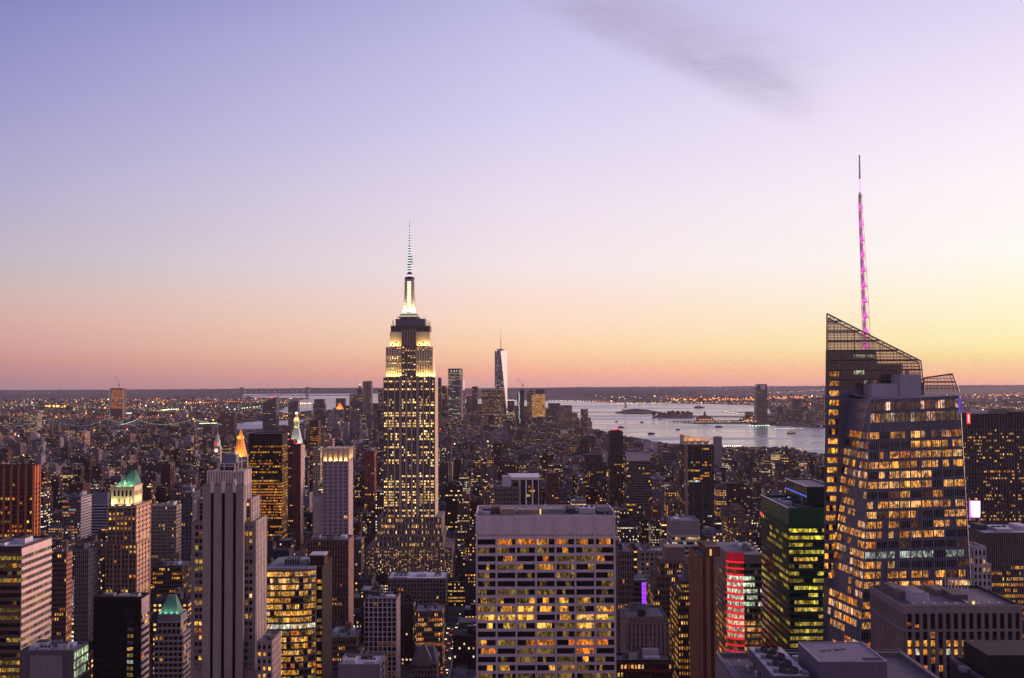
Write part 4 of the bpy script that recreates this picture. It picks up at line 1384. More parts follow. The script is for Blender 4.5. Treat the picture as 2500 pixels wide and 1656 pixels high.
# ---- golden pyramid
def gold_pyramid():
    Y = 1980.0
    T = tower('stone tower under a tall gilded pyramid roof glowing amber', 570, 603, 1118, Y, D=26, col=(.30, .24, .2), nb=6, fh=3.8, p=.2, name='gilded_roof_tower', cat='tower', vb=1150, nclut=0, seed=3)
    def X(px): return P(px, 1100, Y)[0]
    def zz(r): return P(585, r, Y)[1]
    a, b, c, d, z1 = T.boxes[0]
    gold = paint((.80, .36, .06), .45, .1, .5)
    m = MB()
    xc, yc = (X(569)+X(603))/2-2.5, c+13
    def ring(w, r): return [(xc+w*math.cos(k*math.pi/4+.39), yc+w*math.sin(k*math.pi/4+.39), zz(r)) for k in range(8)]
    m.frustum(ring(13.2, 1116), ring(5.6, 1074), gold)
    m.frustum(ring(5.6, 1074), ring(4.6, 1064), gold)
    m.frustum(ring(4.6, 1064), ring(.3, 1047.5), gold)
    o = T.part(m, 'roof', label='gilded pyramid roof')
    l = MB()
    for k in range(8):
        x, y_, z = ring(5.9, 1073)[k]
        l.box(x-.5, x+.5, y_-.5, y_+.5, z, zz(1066), glow((1, .45, .08), 1.5))
    T.part(l, 'lantern', parent=o)
    for k in range(4):
        t_ = MB(); x = X(571+k*10.5); t_.cyl(x, c+1, z1+1, z1+8, .9, .1, gold, 6); T.part(t_, 'pinnacle')
    am = (1, .42, .07)
    for k in range(2):
        lamp('floodlight', (xc-6+12*k, yc-17, zz(1117)+1), 6500, am, T.o, 'AREA', 8, (math.radians(150), 0, 0), 1, math.radians(130), T.loc)
    lamp('floodlight', (xc+17, yc, zz(1117)+1), 6000, am, T.o, 'AREA', 1, (0, math.radians(-150), 0), 8, math.radians(130), T.loc)
    lamp('floodlight', (xc-1, yc-9, zz(1075)+1), 3000, am, T.o, 'AREA', 6, (math.radians(160), 0, 0), 1, math.radians(130), T.loc)
    T.finish(100, 6)
    REF('the gilded pyramid')
gold_pyramid()

# ---- clock tower with red and green belfry
def clock_tower():
    Y = 2900.0
    T = tower('pale clock tower with white dial and red and green lit belfry', 519.5, 536.5, 1092, Y, D=20, col=(.36, .33, .32), nb=3, fh=5, p=.1, name='clock_tower', cat='clock tower', vb=1126, nclut=0, parapet=.8, seed=5)
    def X(px): return P(px, 1100, Y)[0]
    def zz(r): return P(528, r, Y)[1]
    xc = X(528); yc = Y+10
    m = MB(); st = paint((.45, .42, .4), .8)
    m.box(xc-7, xc+7, yc-7, yc+7, zz(1092)+.9, zz(1076), st)
    m.cyl(xc, yc, zz(1076), zz(1062), 7.5, 1.4, st, 8)
    m.cyl(xc, yc, zz(1062), zz(1057), 1.2, .2, st, 6)
    T.part(m, 'belfry')
    for k, c_ in enumerate(((1, .05, .12), (1, .05, .12), (.25, .9, .3))):
        l = MB(); l.box(xc-6+4.3*k, xc-3+4.3*k, yc-7.3, yc-7.05, zz(1090), zz(1079), glow(c_, .9)); T.part(l, 'lit_opening')
    ck = MB()
    def disc(r, y, mat, n=18): ck.poly([(xc+r*math.sin(-2*math.pi*i/n), y, zz(1100)+r*math.cos(2*math.pi*i/n)) for i in range(n)][::1], mat)
    disc(5.8, Y-.5, glow((1, .35, .2), .9)); disc(4.6, Y-.7, glow((1, .92, .72), 1.2))
    ck.box(xc-.4, xc+.4, Y-1.1, Y-.9, zz(1100), zz(1100)+3.6, WIN['deep']); ck.box(xc, xc+2.6, Y-1.4, Y-1.2, zz(1100)-.4, zz(1100)+.4, WIN['deep'])
    T.part(ck, 'clock_face')
    T.finish(0, 9)
    REF('the clock tower')
clock_tower()

# ---- campanile with green-lit spire and golden lantern
def campanile():
    Y = 2080.0
    T = tower('campanile tower with green-lit tapering roof and golden lantern', 707, 738, 1090, Y, D=26, col=(.42, .40, .38), nb=6, fh=3.9, p=.15, name='campanile_tower', cat='tower', vb=1100, nclut=0, seed=6)
    def zz(r): return P(721, r, Y)[1]
    a, b, c, d, z1 = T.boxes[0]
    xc, yc = P(720.5, 1060, Y)[0], (c+d)/2
    def sq(h, r): return [(xc-h, yc-h, zz(r)), (xc+h, yc-h, zz(r)), (xc+h, yc+h, zz(r)), (xc-h, yc+h, zz(r))]
    m = MB(); st = paint((.48, .50, .46), .7)
    m.frustum(sq(11.2, 1089), sq(5.2, 1048), st)
    o = T.part(m, 'roof', label='pale tapering pyramid roof')
    m = MB(); m.frustum(sq(4.6, 1048), sq(4.4, 1029), paint((.5, .47, .36), .7))
    for k in range(4): m.box(xc-3.9+2.1*k, xc-2.7+2.1*k, yc-4.75, yc-4.62, zz(1046), zz(1034), WIN['deep'])
    T.part(m, 'loggia')
    m = MB(); gl_ = glow((1, .62, .25), 1.5)
    m.cyl(xc, yc, zz(1028.5), zz(1020), 5.8, 3.8, gl_, 8); m.cyl(xc, yc, zz(1020), zz(1012), 2.6, 2.2, paint((.6, .35, .12), .5), 8); m.sphere((xc, yc, zz(1010)), 2.9, glow((1, .78, .45), 2.2))
    m.cyl(xc, yc, zz(1007.5), zz(1003), .5, .1, paint((.6, .4, .2)), 6)
    T.part(m, 'lantern')
    for sx in (-1, 1):
        lamp('floodlight', (xc+sx*6, yc-15, zz(1090)+1.5), 2600, (.72, 1, .70), T.o, 'AREA', 6, (math.radians(158), 0, 0), 1, math.radians(130), T.loc)
    lamp('floodlight', (xc, yc-7.5, zz(1049)+1), 2000, (.8, 1, .5), T.o, 'AREA', 5, (math.radians(168), 0, 0), 1, math.radians(130), T.loc)
    T.finish(100, 6)
    REF('the golden-lantern campanile')
campanile()

# ---- pale residential tower with glowing crown
def crown_tower():
    Y = 960.0
    T = tower('pale residential tower with glowing flared crown and blue window grid', 788, 850.5, 1128, Y, side=861, col=(.30, .245, .25), sidecol=(.60, .46, .42), nb=5, fh=3.42, ww=.62, wh=.62, p=.035, name='lit_crown_tower', cat='tower', keys={'warm': .5, 'pink': .5},
              dark='blue', vb=1318, nclut=0, seed=8, sidep=.03, sidenb=6, sideww=.35, ribs=(1, 1.0, .35), ribcol=(.36, .28, .28), parapet=0, blank_top=0)
    a, b, c, d, z1 = T.boxes[0]
    def zz(r): return P(820, r, Y)[1]
    cr = MB(); st = paint((.42, .34, .28), .8)
    zt = zz(1095)
    cr.frustum([(a+1.5, c+1.2, z1+.02), (b-1.5, c+1.2, z1+.02), (b-1.5, d-1.2, z1+.02), (a+1.5, d-1.2, z1+.02)], [(a+.6, c+.4, zt), (b-.6, c+.4, zt), (b-.6, d-.4, zt), (a+.6, d-.4, zt)], st)
    for i in range(6):
        xx = a+(b-a)*i/5
        cr.frustum([(max(a, xx-.9), c, z1), (min(b, xx+.9), c, z1), (min(b, xx+.9), c+1.1, z1), (max(a, xx-.9), c+1.1, z1)], [(xx-.45, c-1.0, zt+.8), (xx+.45, c-1.0, zt+.8), (xx+.45, c+.3, zt+.8), (xx-.45, c+.3, zt+.8)], st)
    for i in range(4):
        yy = c+1+(d-c-2)*i/3
        cr.frustum([(b-1.2, yy-.8, z1), (b, yy-.8, z1), (b, yy+.8, z1), (b-1.2, yy+.8, z1)], [(b-.5, yy-.4, zt+.8), (b+1, yy-.4, zt+.8), (b+1, yy+.4, zt+.8), (b-.5, yy+.4, zt+.8)], st)
    T.part(cr, 'crown')
    for i in range(5):
        xx = a+(b-a)*(i+.5)/5
        lamp('floodlight', (xx, c+.35, z1+.4), 620, (1, .58, .2), T.o, 'AREA', 2.6, (math.radians(174), 0, 0), .5, math.radians(120), T.loc)
    for i in range(3):
        yy = c+1+(d-c-2)*(i+.5)/3
        lamp('floodlight', (b-.4, yy, z1+.4), 1000, (1, .6, .25), T.o, 'AREA', .5, (0, math.radians(-174), 0), 4, math.radians(120), T.loc)
    T.finish(100, 8)
    REF('the glowing-crown tower')
crown_tower()
def ST(label, *a, ref=None, limit=100, minpx=8.0, **k):
    T = tower(label, *a, **k)
    T.finish(limit, minpx)
    if ref: REF(ref)
    return T
def XX(px, Y, r=1300): return P(px, r, Y)[0]
def ZZ(r, Y, px=1250): return P(px, r, Y)[1]

# ---------------- left side
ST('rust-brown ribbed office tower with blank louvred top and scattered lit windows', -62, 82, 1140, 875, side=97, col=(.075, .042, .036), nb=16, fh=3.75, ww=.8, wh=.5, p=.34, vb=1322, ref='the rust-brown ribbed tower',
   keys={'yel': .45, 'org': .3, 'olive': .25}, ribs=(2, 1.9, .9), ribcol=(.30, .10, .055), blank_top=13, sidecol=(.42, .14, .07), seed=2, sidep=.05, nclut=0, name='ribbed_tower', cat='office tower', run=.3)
def striped_block():
    Y = 560.0
    T = tower('office block banded in pink-white stripes on its west face, flat grey roof', -50, 52, 1340, Y, side=125, col=(.055, .035, .035), nb=9, fh=3.9, ww=.94, wh=.52, p=.5, vb=1602, keys={'olive': .35, 'gold': .15, 'dim': .5}, name='striped_office_block', cat='office building',
              bands=(.44, .25), bandcol=(.13, .075, .06), sidecol=(.52, .40, .37), sidep=.5, sidekeys={'dim': .6, 'olive': .4}, sidenb=22, sideww=.8, seed=6, nclut=2, blank_top=3, roof=paint((.30, .29, .32)), clutmax=3.5)
    T.finish(100, 14); REF('the pink-striped office block')
striped_block()
def corner_roof():
    Y = 520.0
    T = tower('low grey office block with bright greenish office floors on its west end', 48, 180, 1595, Y, side=215, col=(.10, .085, .095), nb=0, fh=4.4, p=0, name='office_block', cat='office building', sidep=1.0, sidekeys={'green': .5, 'lime': .25, 'wht': .25}, sidenb=6, sideww=.9, wh=.74,
              seed=5, nclut=7, clutmax=3.2, tiers=(), roof=paint((.18, .18, .21)))
    m = MB(); a, b, c, d, z = T.boxes[0]
    m.box(a+(b-a)*.2, a+(b-a)*.8, c-.5, c-.01, 0, z-1, paint((.19, .165, .175)))
    T.part(m, 'stone_panel')
    T.finish(100, 10); REF('the greenish-lit block')
corner_roof()
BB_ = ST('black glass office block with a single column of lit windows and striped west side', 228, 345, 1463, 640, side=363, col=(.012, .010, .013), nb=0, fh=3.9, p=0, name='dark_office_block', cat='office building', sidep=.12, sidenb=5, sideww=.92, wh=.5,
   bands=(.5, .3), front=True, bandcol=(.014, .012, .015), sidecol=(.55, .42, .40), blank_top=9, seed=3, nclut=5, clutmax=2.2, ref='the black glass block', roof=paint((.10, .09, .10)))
def black_block_windows(T):
    rng = random.Random(5)
    m = MB(); m.box(XX(310.5, 640), XX(329.5, 640), 639.2, 639.68, 0, ZZ(1492, 640, 320), paint((.02, .017, .02)))
    T.part(m, 'window_bay')
    T.wins = []
    for k in range(14):
        r = 1517+15.9*k
        key = rng.choice(('dim', 'olive', 'blind', 'lime', 'dark', 'olive', 'cool'))
        if k == 4: key = 'warm'
        T.wins.append(([(XX(313, 639.1), 639.1, ZZ(r+8, 639, 320)), (XX(327, 639.1), 639.1, ZZ(r+8, 639, 320)), (XX(327, 639.1), 639.1, ZZ(r, 639, 320)), (XX(313, 639.1), 639.1, ZZ(r, 639, 320))], key))
    T.finish(100, 8)
black_block_windows(BB_)
def small_green():
    Y = 720.0
    T = tower('grey hotel block with small floodlit green hipped roof', 385, 441, 1504, Y, side=457, col=(.19, .17, .175), nb=5, fh=3.6, ww=.6, wh=.55, p=.3, name='hotel_block', cat='building', keys={'gold': .5, 'org': .3, 'yel': .2}, seed=7, nclut=0, parapet=.8, blank_top=4,
              bands=(.25, .35), bandcol=(.3, .27, .27), tiers=[(376, 446, 1552, -2, 26)])
    a, b, c, d, z = T.boxes[0]
    cop = paint((.085, .20, .15), .6, .2, .6)
    m = MB()
    xa, xb = XX(386, Y), XX(436, Y)
    zt = ZZ(1461, Y, 410)
    m.frustum([(xa, c+1, z+.2), (xb, c+1, z+.2), (xb, d-1, z+.2), (xa, d-1, z+.2)], [(XX(404, Y), c+6, zt), (XX(423, Y), c+6, zt), (XX(423, Y), d-6, zt), (XX(404, Y), d-6, zt)], cop)
    for k in range(1, 8):
        f = k/8
        m.bar((xa+(xb-xa)*f, c+.95, z+.2), (XX(404, Y)+(XX(423, Y)-XX(404, Y))*f, c+5.95, zt), .1, cop)
    m.box(XX(404, Y), XX(423, Y), c+6, d-6, zt, zt+.8, paint((.1, .13, .13)))
    T.part(m, 'roof', label='green copper hipped roof')
    for k in range(4):
        lamp('floodlight', (xa+(xb-xa)*(k+.3)/3.6, c+.3, z+.9), 170, (.6, 1, .8), T.o, 'AREA', 1.2, (math.radians(155), 0, 0), .5, math.radians(120), T.loc)
        g = MB(); g.box(xa+(xb-xa)*(k+.3)/3.6-.35, xa+(xb-xa)*(k+.3)/3.6+.35, c+.1, c+.5, z+.1, z+.7, glow((.7, 1, .85), 1.2)); T.part(g, 'floodlight_housing')
    T.finish(100, 8); REF('the small green hipped roof')
small_green()
ST('square office tower with lit grid front and white-striped west side', 152, 197, 1214, 1350, side=223, col=(.10, .10, .125), nb=12, fh=3.6, ww=.6, wh=.55, p=.33, vb=1322, keys={'org': .4, 'warm': .4, 'cool': .2}, name='office_tower', cat='office building', sidecol=(.50, .44, .44), bands=(.42, .3), bandcol=(.10, .10, .13),
   sidep=.05, seed=4, nclut=2, ref='the white-sided office tower')
ST('blue-lilac banded slab with blank west end', 224, 262, 1207, 1420, side=268, col=(.16, .16, .22), nb=3, fh=3.9, ww=.98, wh=.5, p=.02, vb=1292, bands=(.5, .35), bandcol=(.33, .32, .42), blank_top=14, seed=9, nclut=0, name='banded_slab', cat='office building', ref='the lilac banded slab')
ST('dark blue-grey apartment tower with lit rooftop terrace', 443, 470, 1206, 1000, D=24, col=(.075, .08, .11), nb=6, fh=3.4, ww=.5, wh=.6, p=.10, vb=1335, seed=12, ribs=(2, .5, .3), ribcol=(.14, .15, .2), nclut=1, name='apartment_tower', cat='tower', ref='the dark blue tower')
ST('low stone block with bright row of lamps along its cornice', 365, 430, 1237, 1240, D=25, col=(.22, .19, .18), nb=12, fh=4, ww=.5, wh=.6, p=.1, vb=1262, seed=13, name='stone_block', cat='building', ref='the lamp-lined stone block')
ST('dark brown apartment slab west of the striped block', 128, 162, 1352, 760, side=176, col=(.10, .055, .05), nb=6, fh=3.4, p=.06, vb=1600, seed=14, tank=True, name='apartment_slab', cat='apartment building', ref='the brown apartment slab', sidecol=(.30, .15, .11))
ST('grey-purple apartment block with pale ribbed west side', 182, 216, 1345, 800, side=239, col=(.10, .09, .10), nb=7, fh=3.4, p=.02, vb=1470, seed=15, name='apartment_block', cat='apartment building', sidep=.0, sidekeys={'blind': 1}, sidecol=(.40, .31, .30), ref='the grey-purple block', ribs=(1, .5, .3), ribcol=(.22, .18, .2))
ST('dark office block with short rows of amber windows beyond the black block', 372, 445, 1385, 900, D=30, col=(.06, .05, .055), nb=14, fh=3.7, ww=.6, wh=.5, p=.34, vb=1460, keys={'gold': .5, 'org': .3, 'yel': .2}, seed=17, nclut=3, tank=True, name='office_block', cat='office building', ref='the amber-rowed block')

# ---------------- centre left
ST('dark broad office slab with rows of amber lit windows', 606.5, 689, 1061, 1400, D=35, col=(.022, .016, .018), nb=34, fh=3.75, ww=.75, wh=.55, p=.55, vb=1292, keys={'gold': .6, 'yel': .2, 'org': .2}, blank_top=14, seed=21, nclut=0, name='dark_office_slab', cat='office building', ref='the amber-windowed dark slab', run=.35, spread=1.0, limit=100, minpx=5)
def twin_red():
    Y = 1500.0
    T = tower('slender red-brown apartment tower with striped west edge', 717, 734, 1087, Y, side=741, col=(.13, .035, .04), nb=0, fh=3.1, p=0, sidenb=4, sideww=.7, name='slender_tower', cat='apartment building', vb=1335, seed=5, nclut=1, sidecol=(.5, .38, .36), bands=(.45, .3), bandcol=(.13, .035, .04))
    T.finish(60, 5); REF('the slender red-brown tower')
    l = MB(); a, b, c, d, z = T.boxes[0]
    l.box(a+3, a+4.6, c+1, c+2.6, z+1.5, z+3, glow((1, .04, .05), 2.5)); T.part(l, 'warning_light')
    T2 = tower('darker red-brown apartment tower with red warning lights on its roof', 691, 716.5, 1077, 1530, D=26, col=(.11, .04, .045), nb=6, fh=3.1, ww=.5, wh=.5, p=.07, name='slender_tower', cat='apartment building', vb=1300, seed=6, nclut=0, bands=(.3, .25), bandcol=(.16, .07, .07))
    T2.finish(60, 5); REF('the darker red-brown tower')
    a, b, c, d, z = T2.boxes[0]
    for f in (.2, .45, .9):
        l = MB(); l.box(a+(b-a)*f, a+(b-a)*f+1.5, c+.6, c+2, z+1.5, z+2.8, glow((1, .04, .05), 2.5)); T2.part(l, 'warning_light')
twin_red()
ST('blank pale wing standing lower than the glowing-crown tower', 764, 787.5, 1216, 962, D=22, col=(.31, .265, .27), nb=0, p=0, vb=1318, seed=2, nclut=0, name='blank_wing', cat='building', ref='the blank pale wing')
ST('dark brown pilastered block with pinkish west face', 750, 850, 1322, 900, side=862, col=(.085, .055, .05), nb=15, fh=3.8, ww=.5, wh=.5, p=.16, vb=1566, keys={'org': .5, 'gold': .5}, ribs=(1, .8, .5), ribcol=(.15, .095, .08), seed=31, nclut=6, clutmax=3, name='pilastered_block', cat='office building', ref='the brown pilastered block', sidecol=(.44, .29, .23))
ST('small tower with golden top and green-lit niche', 764, 782, 1094, 1700, D=16, col=(.33, .28, .2), nb=3, fh=4, p=.2, vb=1135, seed=4, nclut=0, name='lantern_tower', cat='tower', ref='the gold-topped little tower', keys={'green': .6, 'warm': .4})
ST('dark narrow tower with amber rows under its flat top', 757, 777, 1029, 2300, D=30, col=(.05, .035, .035), nb=7, fh=3.8, ww=.7, wh=.5, p=.4, vb=1100, seed=8, nclut=0, name='dark_tower', cat='tower', ref='the amber-rowed narrow tower', keys={'org': .6, 'gold': .4}, blank_top=12)
ST('dull red brick block with blank wall beside the deco skyscraper', 890, 914, 1102, 1800, D=26, col=(.20, .06, .05), nb=6, fh=3.5, p=.06, vb=1145, seed=9, nclut=2, name='brick_block', cat='building', ref='the dull red block')
ST('pinkish twin-step tower beyond the glowing crown', 789, 805, 1064, 1900, D=18, col=(.34, .22, .19), nb=4, fh=3.6, p=.06, vb=1092, seed=10, nclut=1, name='stepped_tower', cat='tower', tiers=[(785, 812, 1074, -1, 22)])

def yellow_office():
    Y = 640.0
    rng = random.Random(77)
    x0, x1 = XX(640, Y), XX(771, Y)
    z1 = ZZ(1392, Y, 700)
    T = Thing('curved_office_block', 'curved glass office block with brilliant yellow lit floors and dark east wing', 'office building', ((x0+x1)/2, Y+20, 0))
    wm = paint((.11, .095, .095), .6)
    D = 46
    # plan: straight, then bending back towards the west
    plan = [(x0, Y), (XX(700, Y), Y), (XX(730, Y), Y+.8), (XX(752, Y+2.5), Y+2.5), (XX(771, Y+5), Y+5)]
    back = [(plan[-1][0], Y+D), (x0, Y+D)]
    pts = plan+back
    m = MB(); m.frustum([(x, y, 0) for x, y in pts], [(x, y, z1) for x, y in pts], wm)
    m.frustum([(x, y, z1) for x, y in plan+[(p[0], p[1]+1.2) for p in reversed(plan)]], [(x, y, z1+1.4) for x, y in plan+[(p[0], p[1]+1.2) for p in reversed(plan)]], paint((.30, .26, .27)))
    T.part(m, 'wall')
    r = MB(); r.poly([(x0+.5, Y+1.4, z1+.1), (plan[2][0], Y+2.4, z1+.1), (plan[-1][0]-.4, Y+6.6, z1+.1), (plan[-1][0]-.4, Y+D-.5, z1+.1), (x0+.5, Y+D-.5, z1+.1)], ROOFC); T.part(r, 'roof')
    rowk = ['warm', 'warm', 'warm', 'yel', 'gold', 'yel', 'gold', 'yel', 'wht', 'org', 'gold', 'gold', 'warm', 'gold', 'org', 'gold', 'olive', 'yel', 'yel']
    rowp = [.8, .8, .92, .8, .8, .85, .75, .85, .85, .5, .45, .5, .45, .5, .55, .6, .55, .85, .9]
    pitch = 15.75*Y/F
    segs = list(zip(plan, plan[1:]))
    for j in range(19):
        zt = z1-1.2-j*pitch
        za, zb = zt-pitch*.68, zt
        g = []
        for si, ((xa, ya), (xb, yb)) in enumerate(segs):
            n = (6, 3, 2, 2)[si]
            for i in range(n):
                f0, f1 = (i+.03)/n, (i+.97)/n
                on = rng.random() < rowp[j]*(1 if si < 3 else .75)
                key = (rowk[j] if rng.random() < .8 else rng.choice(('yel', 'warm', 'gold'))) if on else ('dim' if rng.random() < .4 else 'deep')
                q = [(xa+(xb-xa)*f0, ya+(yb-ya)*f0-.12), (xa+(xb-xa)*f1, ya+(yb-ya)*f1-.12)]
                T.wins.append(([(*q[0], za), (*q[1], za), (*q[1], zb), (*q[0], zb)], key))
    e = MB()                                       # dark wing with a few lit bays
    ex0, ex1 = plan[-1][0]+.02, XX(787, Y+8)
    e.box(ex0, ex1, Y+8, Y+D-2, 0, z1+.5, paint((.018, .012, .014)))
    T.part(e, 'dark_wing')
    for j in range(19):
        zt = z1-3.4-j*pitch
        if rng.random() < .65:
            T.wins.append(([(ex0+.3, Y+7.9, zt-pitch*.55), (ex1-.3, Y+7.9, zt-pitch*.55), (ex1-.3, Y+7.9, zt), (ex0+.3, Y+7.9, zt)], rng.choice(('dim', 'org', 'olive', 'dim'))))
    p = MB(); p.box(XX(756, Y+14), XX(792, Y+14), Y+14, Y+26, z1+.1, ZZ(1357, Y+14, 775), paint((.045, .02, .02))); p.box(XX(756, Y+14)-.2, XX(792, Y+14)+.2, Y+13.8, Y+26.2, ZZ(1357, Y+14, 775), ZZ(1354.5, Y+14, 775), paint((.4, .36, .38)))
    T.part(p, 'penthouse')
    p = MB(); p.box(XX(694, Y+16), XX(727, Y+16), Y+16, Y+26, z1+.1, ZZ(1367, Y+16, 710), ROOFD)
    for k in range(6): p.bar((XX(695+6*k, Y+16), Y+16, z1), (XX(695+6*k, Y+16), Y+16, ZZ(1359, Y+16, 710)), .15, STEEL)
    p.bar((XX(695, Y+16), Y+16, ZZ(1359, Y+16, 710)), (XX(727, Y+16), Y+16, ZZ(1359, Y+16, 710)), .15, STEEL)
    T.part(p, 'plant_frame')
    p = MB(); p.box(XX(730, Y+18), XX(750, Y+18), Y+18, Y+30, z1+.1, z1+2.6, paint((.2, .24, .25))); T.part(p, 'air_handler')
    T.finish(100, 12)
    HERO.append(dict(x0=x0, x1=ex1, y0=Y, y1=Y+D, pl=640, pr=806, pt=1355, pb=1660, Y=Y, ref='the yellow-lit curved block'))
yellow_office()
ST('small stepped wing with two lit windows beside the three-slot tower', 627, 664, 1571, 545, side=685, col=(.22, .185, .17), nb=3, fh=3.6, ww=.5, wh=.5, p=.25, seed=61, nclut=2, clutmax=2, name='stepped_wing', cat='building', sidecol=(.55, .42, .36), ribs=(1, .8, .3), ribcol=(.3, .26, .24), sidep=0, keys={'warm': .6, 'gold': .4})
ST('white gridded office block with dull red panes', 889.5, 967.7, 1468, 820, side=976, col=(.06, .03, .032), nb=7, fh=3.72, ww=.86, wh=.78, p=.22, keys={'dimr': .8, 'dim': .2}, name='gridded_office_block', cat='office building', seed=71, nclut=5, clutmax=4, bands=(.16, .42), ribs=(1, .75, .5), ribcol=(.50, .44, .45), bandcol=(.44, .39, .40),
   roof=paint((.26, .25, .27)), ref='the white gridded block', sidecol=(.62, .48, .46), parapet=2.0, blank_top=1.0, sidep=0)
ST('brown masonry block with black hipped roof storey and scattered lit windows', 792, 871, 1560, 800, D=30, col=(.10, .075, .065), nb=14, fh=3.7, ww=.5, wh=.5, p=.12, seed=73, nclut=4, tank=True, name='masonry_block', cat='building', keys={'org': .5, 'gold': .5}, tiers=[(788, 880, 1592, -2, 34)], ref='the brown masonry block', bands=(.12, .3), bandcol=(.15, .115, .1))
ST('plain grey flat-roofed block with blank walls at the lower edge', 826, 928, 1628, 560, D=22, col=(.17, .15, .155), nb=0, p=0, seed=74, nclut=3, clutmax=2.5, name='plain_block', cat='building', roof=paint((.38, .36, .38)), ref='the plain grey block')
ST('long low white-roofed loft building in front of the deco skyscraper', 946, 1088, 1415, 1100, D=40, col=(.17, .15, .155), nb=18, fh=4, p=.05, vb=1475, seed=75, nclut=4, clutmax=3.5, name='loft_building', cat='building', roof=paint((.55, .52, .53)), ref='the white-roofed loft', tank=True)
def gable_house():
    Y = 700.0
    T = tower('gabled brick building with pointed front gable facing the avenue lights', 1004, 1066, 1622, Y, D=24, col=(.15, .115, .10), nb=8, fh=3.6, ww=.5, wh=.55, p=.0, name='gabled_building', cat='building', seed=3, nclut=0, parapet=0)
    a, b, c, d, z = T.boxes[0]
    sl = paint((.075, .065, .085), .8)
    m = MB()
    zr = ZZ(1588, Y, 1035)
    m.frustum([(a-.3, c-.3, z+.13), (b+.3, c-.3, z+.13), (b+.3, d+.3, z+.13), (a-.3, d+.3, z+.13)], [(a+3, c+9, zr), (b-3, c+9, zr), (b-3, d-9, zr), (a+3, d-9, zr)], sl)
    T.part(m, 'roof')
    g = MB(); xc = XX(1035, Y); zt = ZZ(1571, Y, 1035)
    br = paint((.19, .15, .13), .85)
    g.frustum([(xc-4.6, c-.6, z-1), (xc+4.6, c-.6, z-1), (xc+4.6, c+3, z-1), (xc-4.6, c+3, z-1)], [(xc-4.6, c-.6, z+3.5), (xc+4.6, c-.6, z+3.5), (xc+4.6, c+3, z+3.5), (xc-4.6, c+3, z+3.5)], br)
    g.frustum([(xc-4.6, c-.6, z+3.5), (xc+4.6, c-.6, z+3.5), (xc+4.6, c+3, z+3.5), (xc-4.6, c+3, z+3.5)], [(xc-.3, c-.6, zt), (xc+.3, c-.6, zt), (xc+.3, c+3, zt), (xc-.3, c+3, zt)], br)
    T.part(g, 'gable')
    T.finish(100, 8); REF('the gabled brick building')
gable_house()
ST('cream flat-roofed loft with row of amber windows along its top floor', 1015, 1080, 1496, 940, D=30, col=(.14, .115, .105), nb=13, fh=4.2, ww=.5, wh=.62, p=.5, vb=1560, seed=81, nclut=3, name='loft_building', cat='building', keys={'warm': .5, 'org': .5}, ref='the amber-topped loft', spread=1.0)

# ---------------- centre right
def lattice_block():
    Y = 900.0
    T = tower('dark office tower with tall white columns and overhanging roof slab', 1269, 1316, 1172, Y, D=34, col=(.05, .04, .045), nb=9, fh=3.7, ww=.8, wh=.5, p=.18, name='columned_tower', cat='office building', vb=1242, seed=15, nclut=0, parapet=0, keys={'org': .4, 'yel': .6}, ribs=(3, 1.25, .9), ribcol=(.62, .56, .57))
    a, b, c, d, z = T.boxes[0]
    m = MB(); wl = paint((.5, .46, .47), .8)
    m.box(a-9, b+.8, c-1.6, d+1, z+.13, z+2.4, wl)
    T.part(m, 'roof_slab')
    T.finish(100, 6); REF('the white-columned tower')
    T = tower('grey plant-topped block with pale square panel on its roof', 1207, 1266, 1192, 895, D=30, col=(.13, .115, .12), nb=8, fh=3.8, p=.0, name='plant_block', cat='building', vb=1242, seed=16, nclut=4, clutmax=4)
    a, b, c, d, z = T.boxes[0]
    p = MB(); p.box(XX(1226, 895), XX(1248.4, 895), c+1.2, c+7, z+.2, ZZ(1163, 895, 1237), paint((.40, .39, .46), .6)); T.part(p, 'panel')
    T.finish(60, 6); REF('the plant-topped block')
lattice_block()
ST('reddish brown apartment tower with string of lamps up its west edge', 1335, 1364, 1157, 1500, D=26, col=(.10, .045, .04), nb=7, fh=3.2, ww=.5, wh=.5, p=.05, vb=1240, seed=17, nclut=2, name='apartment_tower', cat='apartment building', ref='the reddish apartment tower')
T_ = ST('slim dark tower with cluster of red warning lights on top', 1489, 1521.5, 1056, 1650, D=26, col=(.045, .038, .042), nb=9, fh=3.2, ww=.7, wh=.55, p=.045, vb=1242, seed=18, nclut=0, name='slim_tower', cat='tower', ref='the red-lit slim tower', bands=(.3, .25), bandcol=(.09, .075, .08), keys={'org': .5, 'yel': .5})
a, b, c, d, z = T_.boxes[0]
m = MB(); m.box(a+3, b-3, c+3, d-3, z+.15, z+3.5, paint((.06, .045, .05))); T_.part(m, 'penthouse')
for f in (.22, .36, .5, .8):
    l = MB(); l.box(a+(b-a)*f-.9, a+(b-a)*f+.9, c+3.2, c+5, z+3.6, z+5.2, glow((1, .04, .08), 3.0)); T_.part(l, 'warning_light')
ST('stepped dark apartment tower with pale slotted panel', 1429, 1473, 1112, 1750, D=30, col=(.06, .05, .056), nb=11, fh=3.2, ww=.5, wh=.5, p=.08, vb=1190, seed=19, nclut=1, name='stepped_tower', cat='apartment building', tiers=[(1427, 1480, 1170, -1.5, 34)], ref='the stepped dark tower')
GB_ = ST('glassy office block with pale blank top band', 1530, 1588, 1109, 1600, D=40, col=(.10, .095, .105), nb=12, fh=3.9, ww=.8, wh=.55, p=.12, vb=1238, seed=20, nclut=0, name='glass_block', cat='office building', ref='the pale-topped glass block', blank_top=0, tiers=())
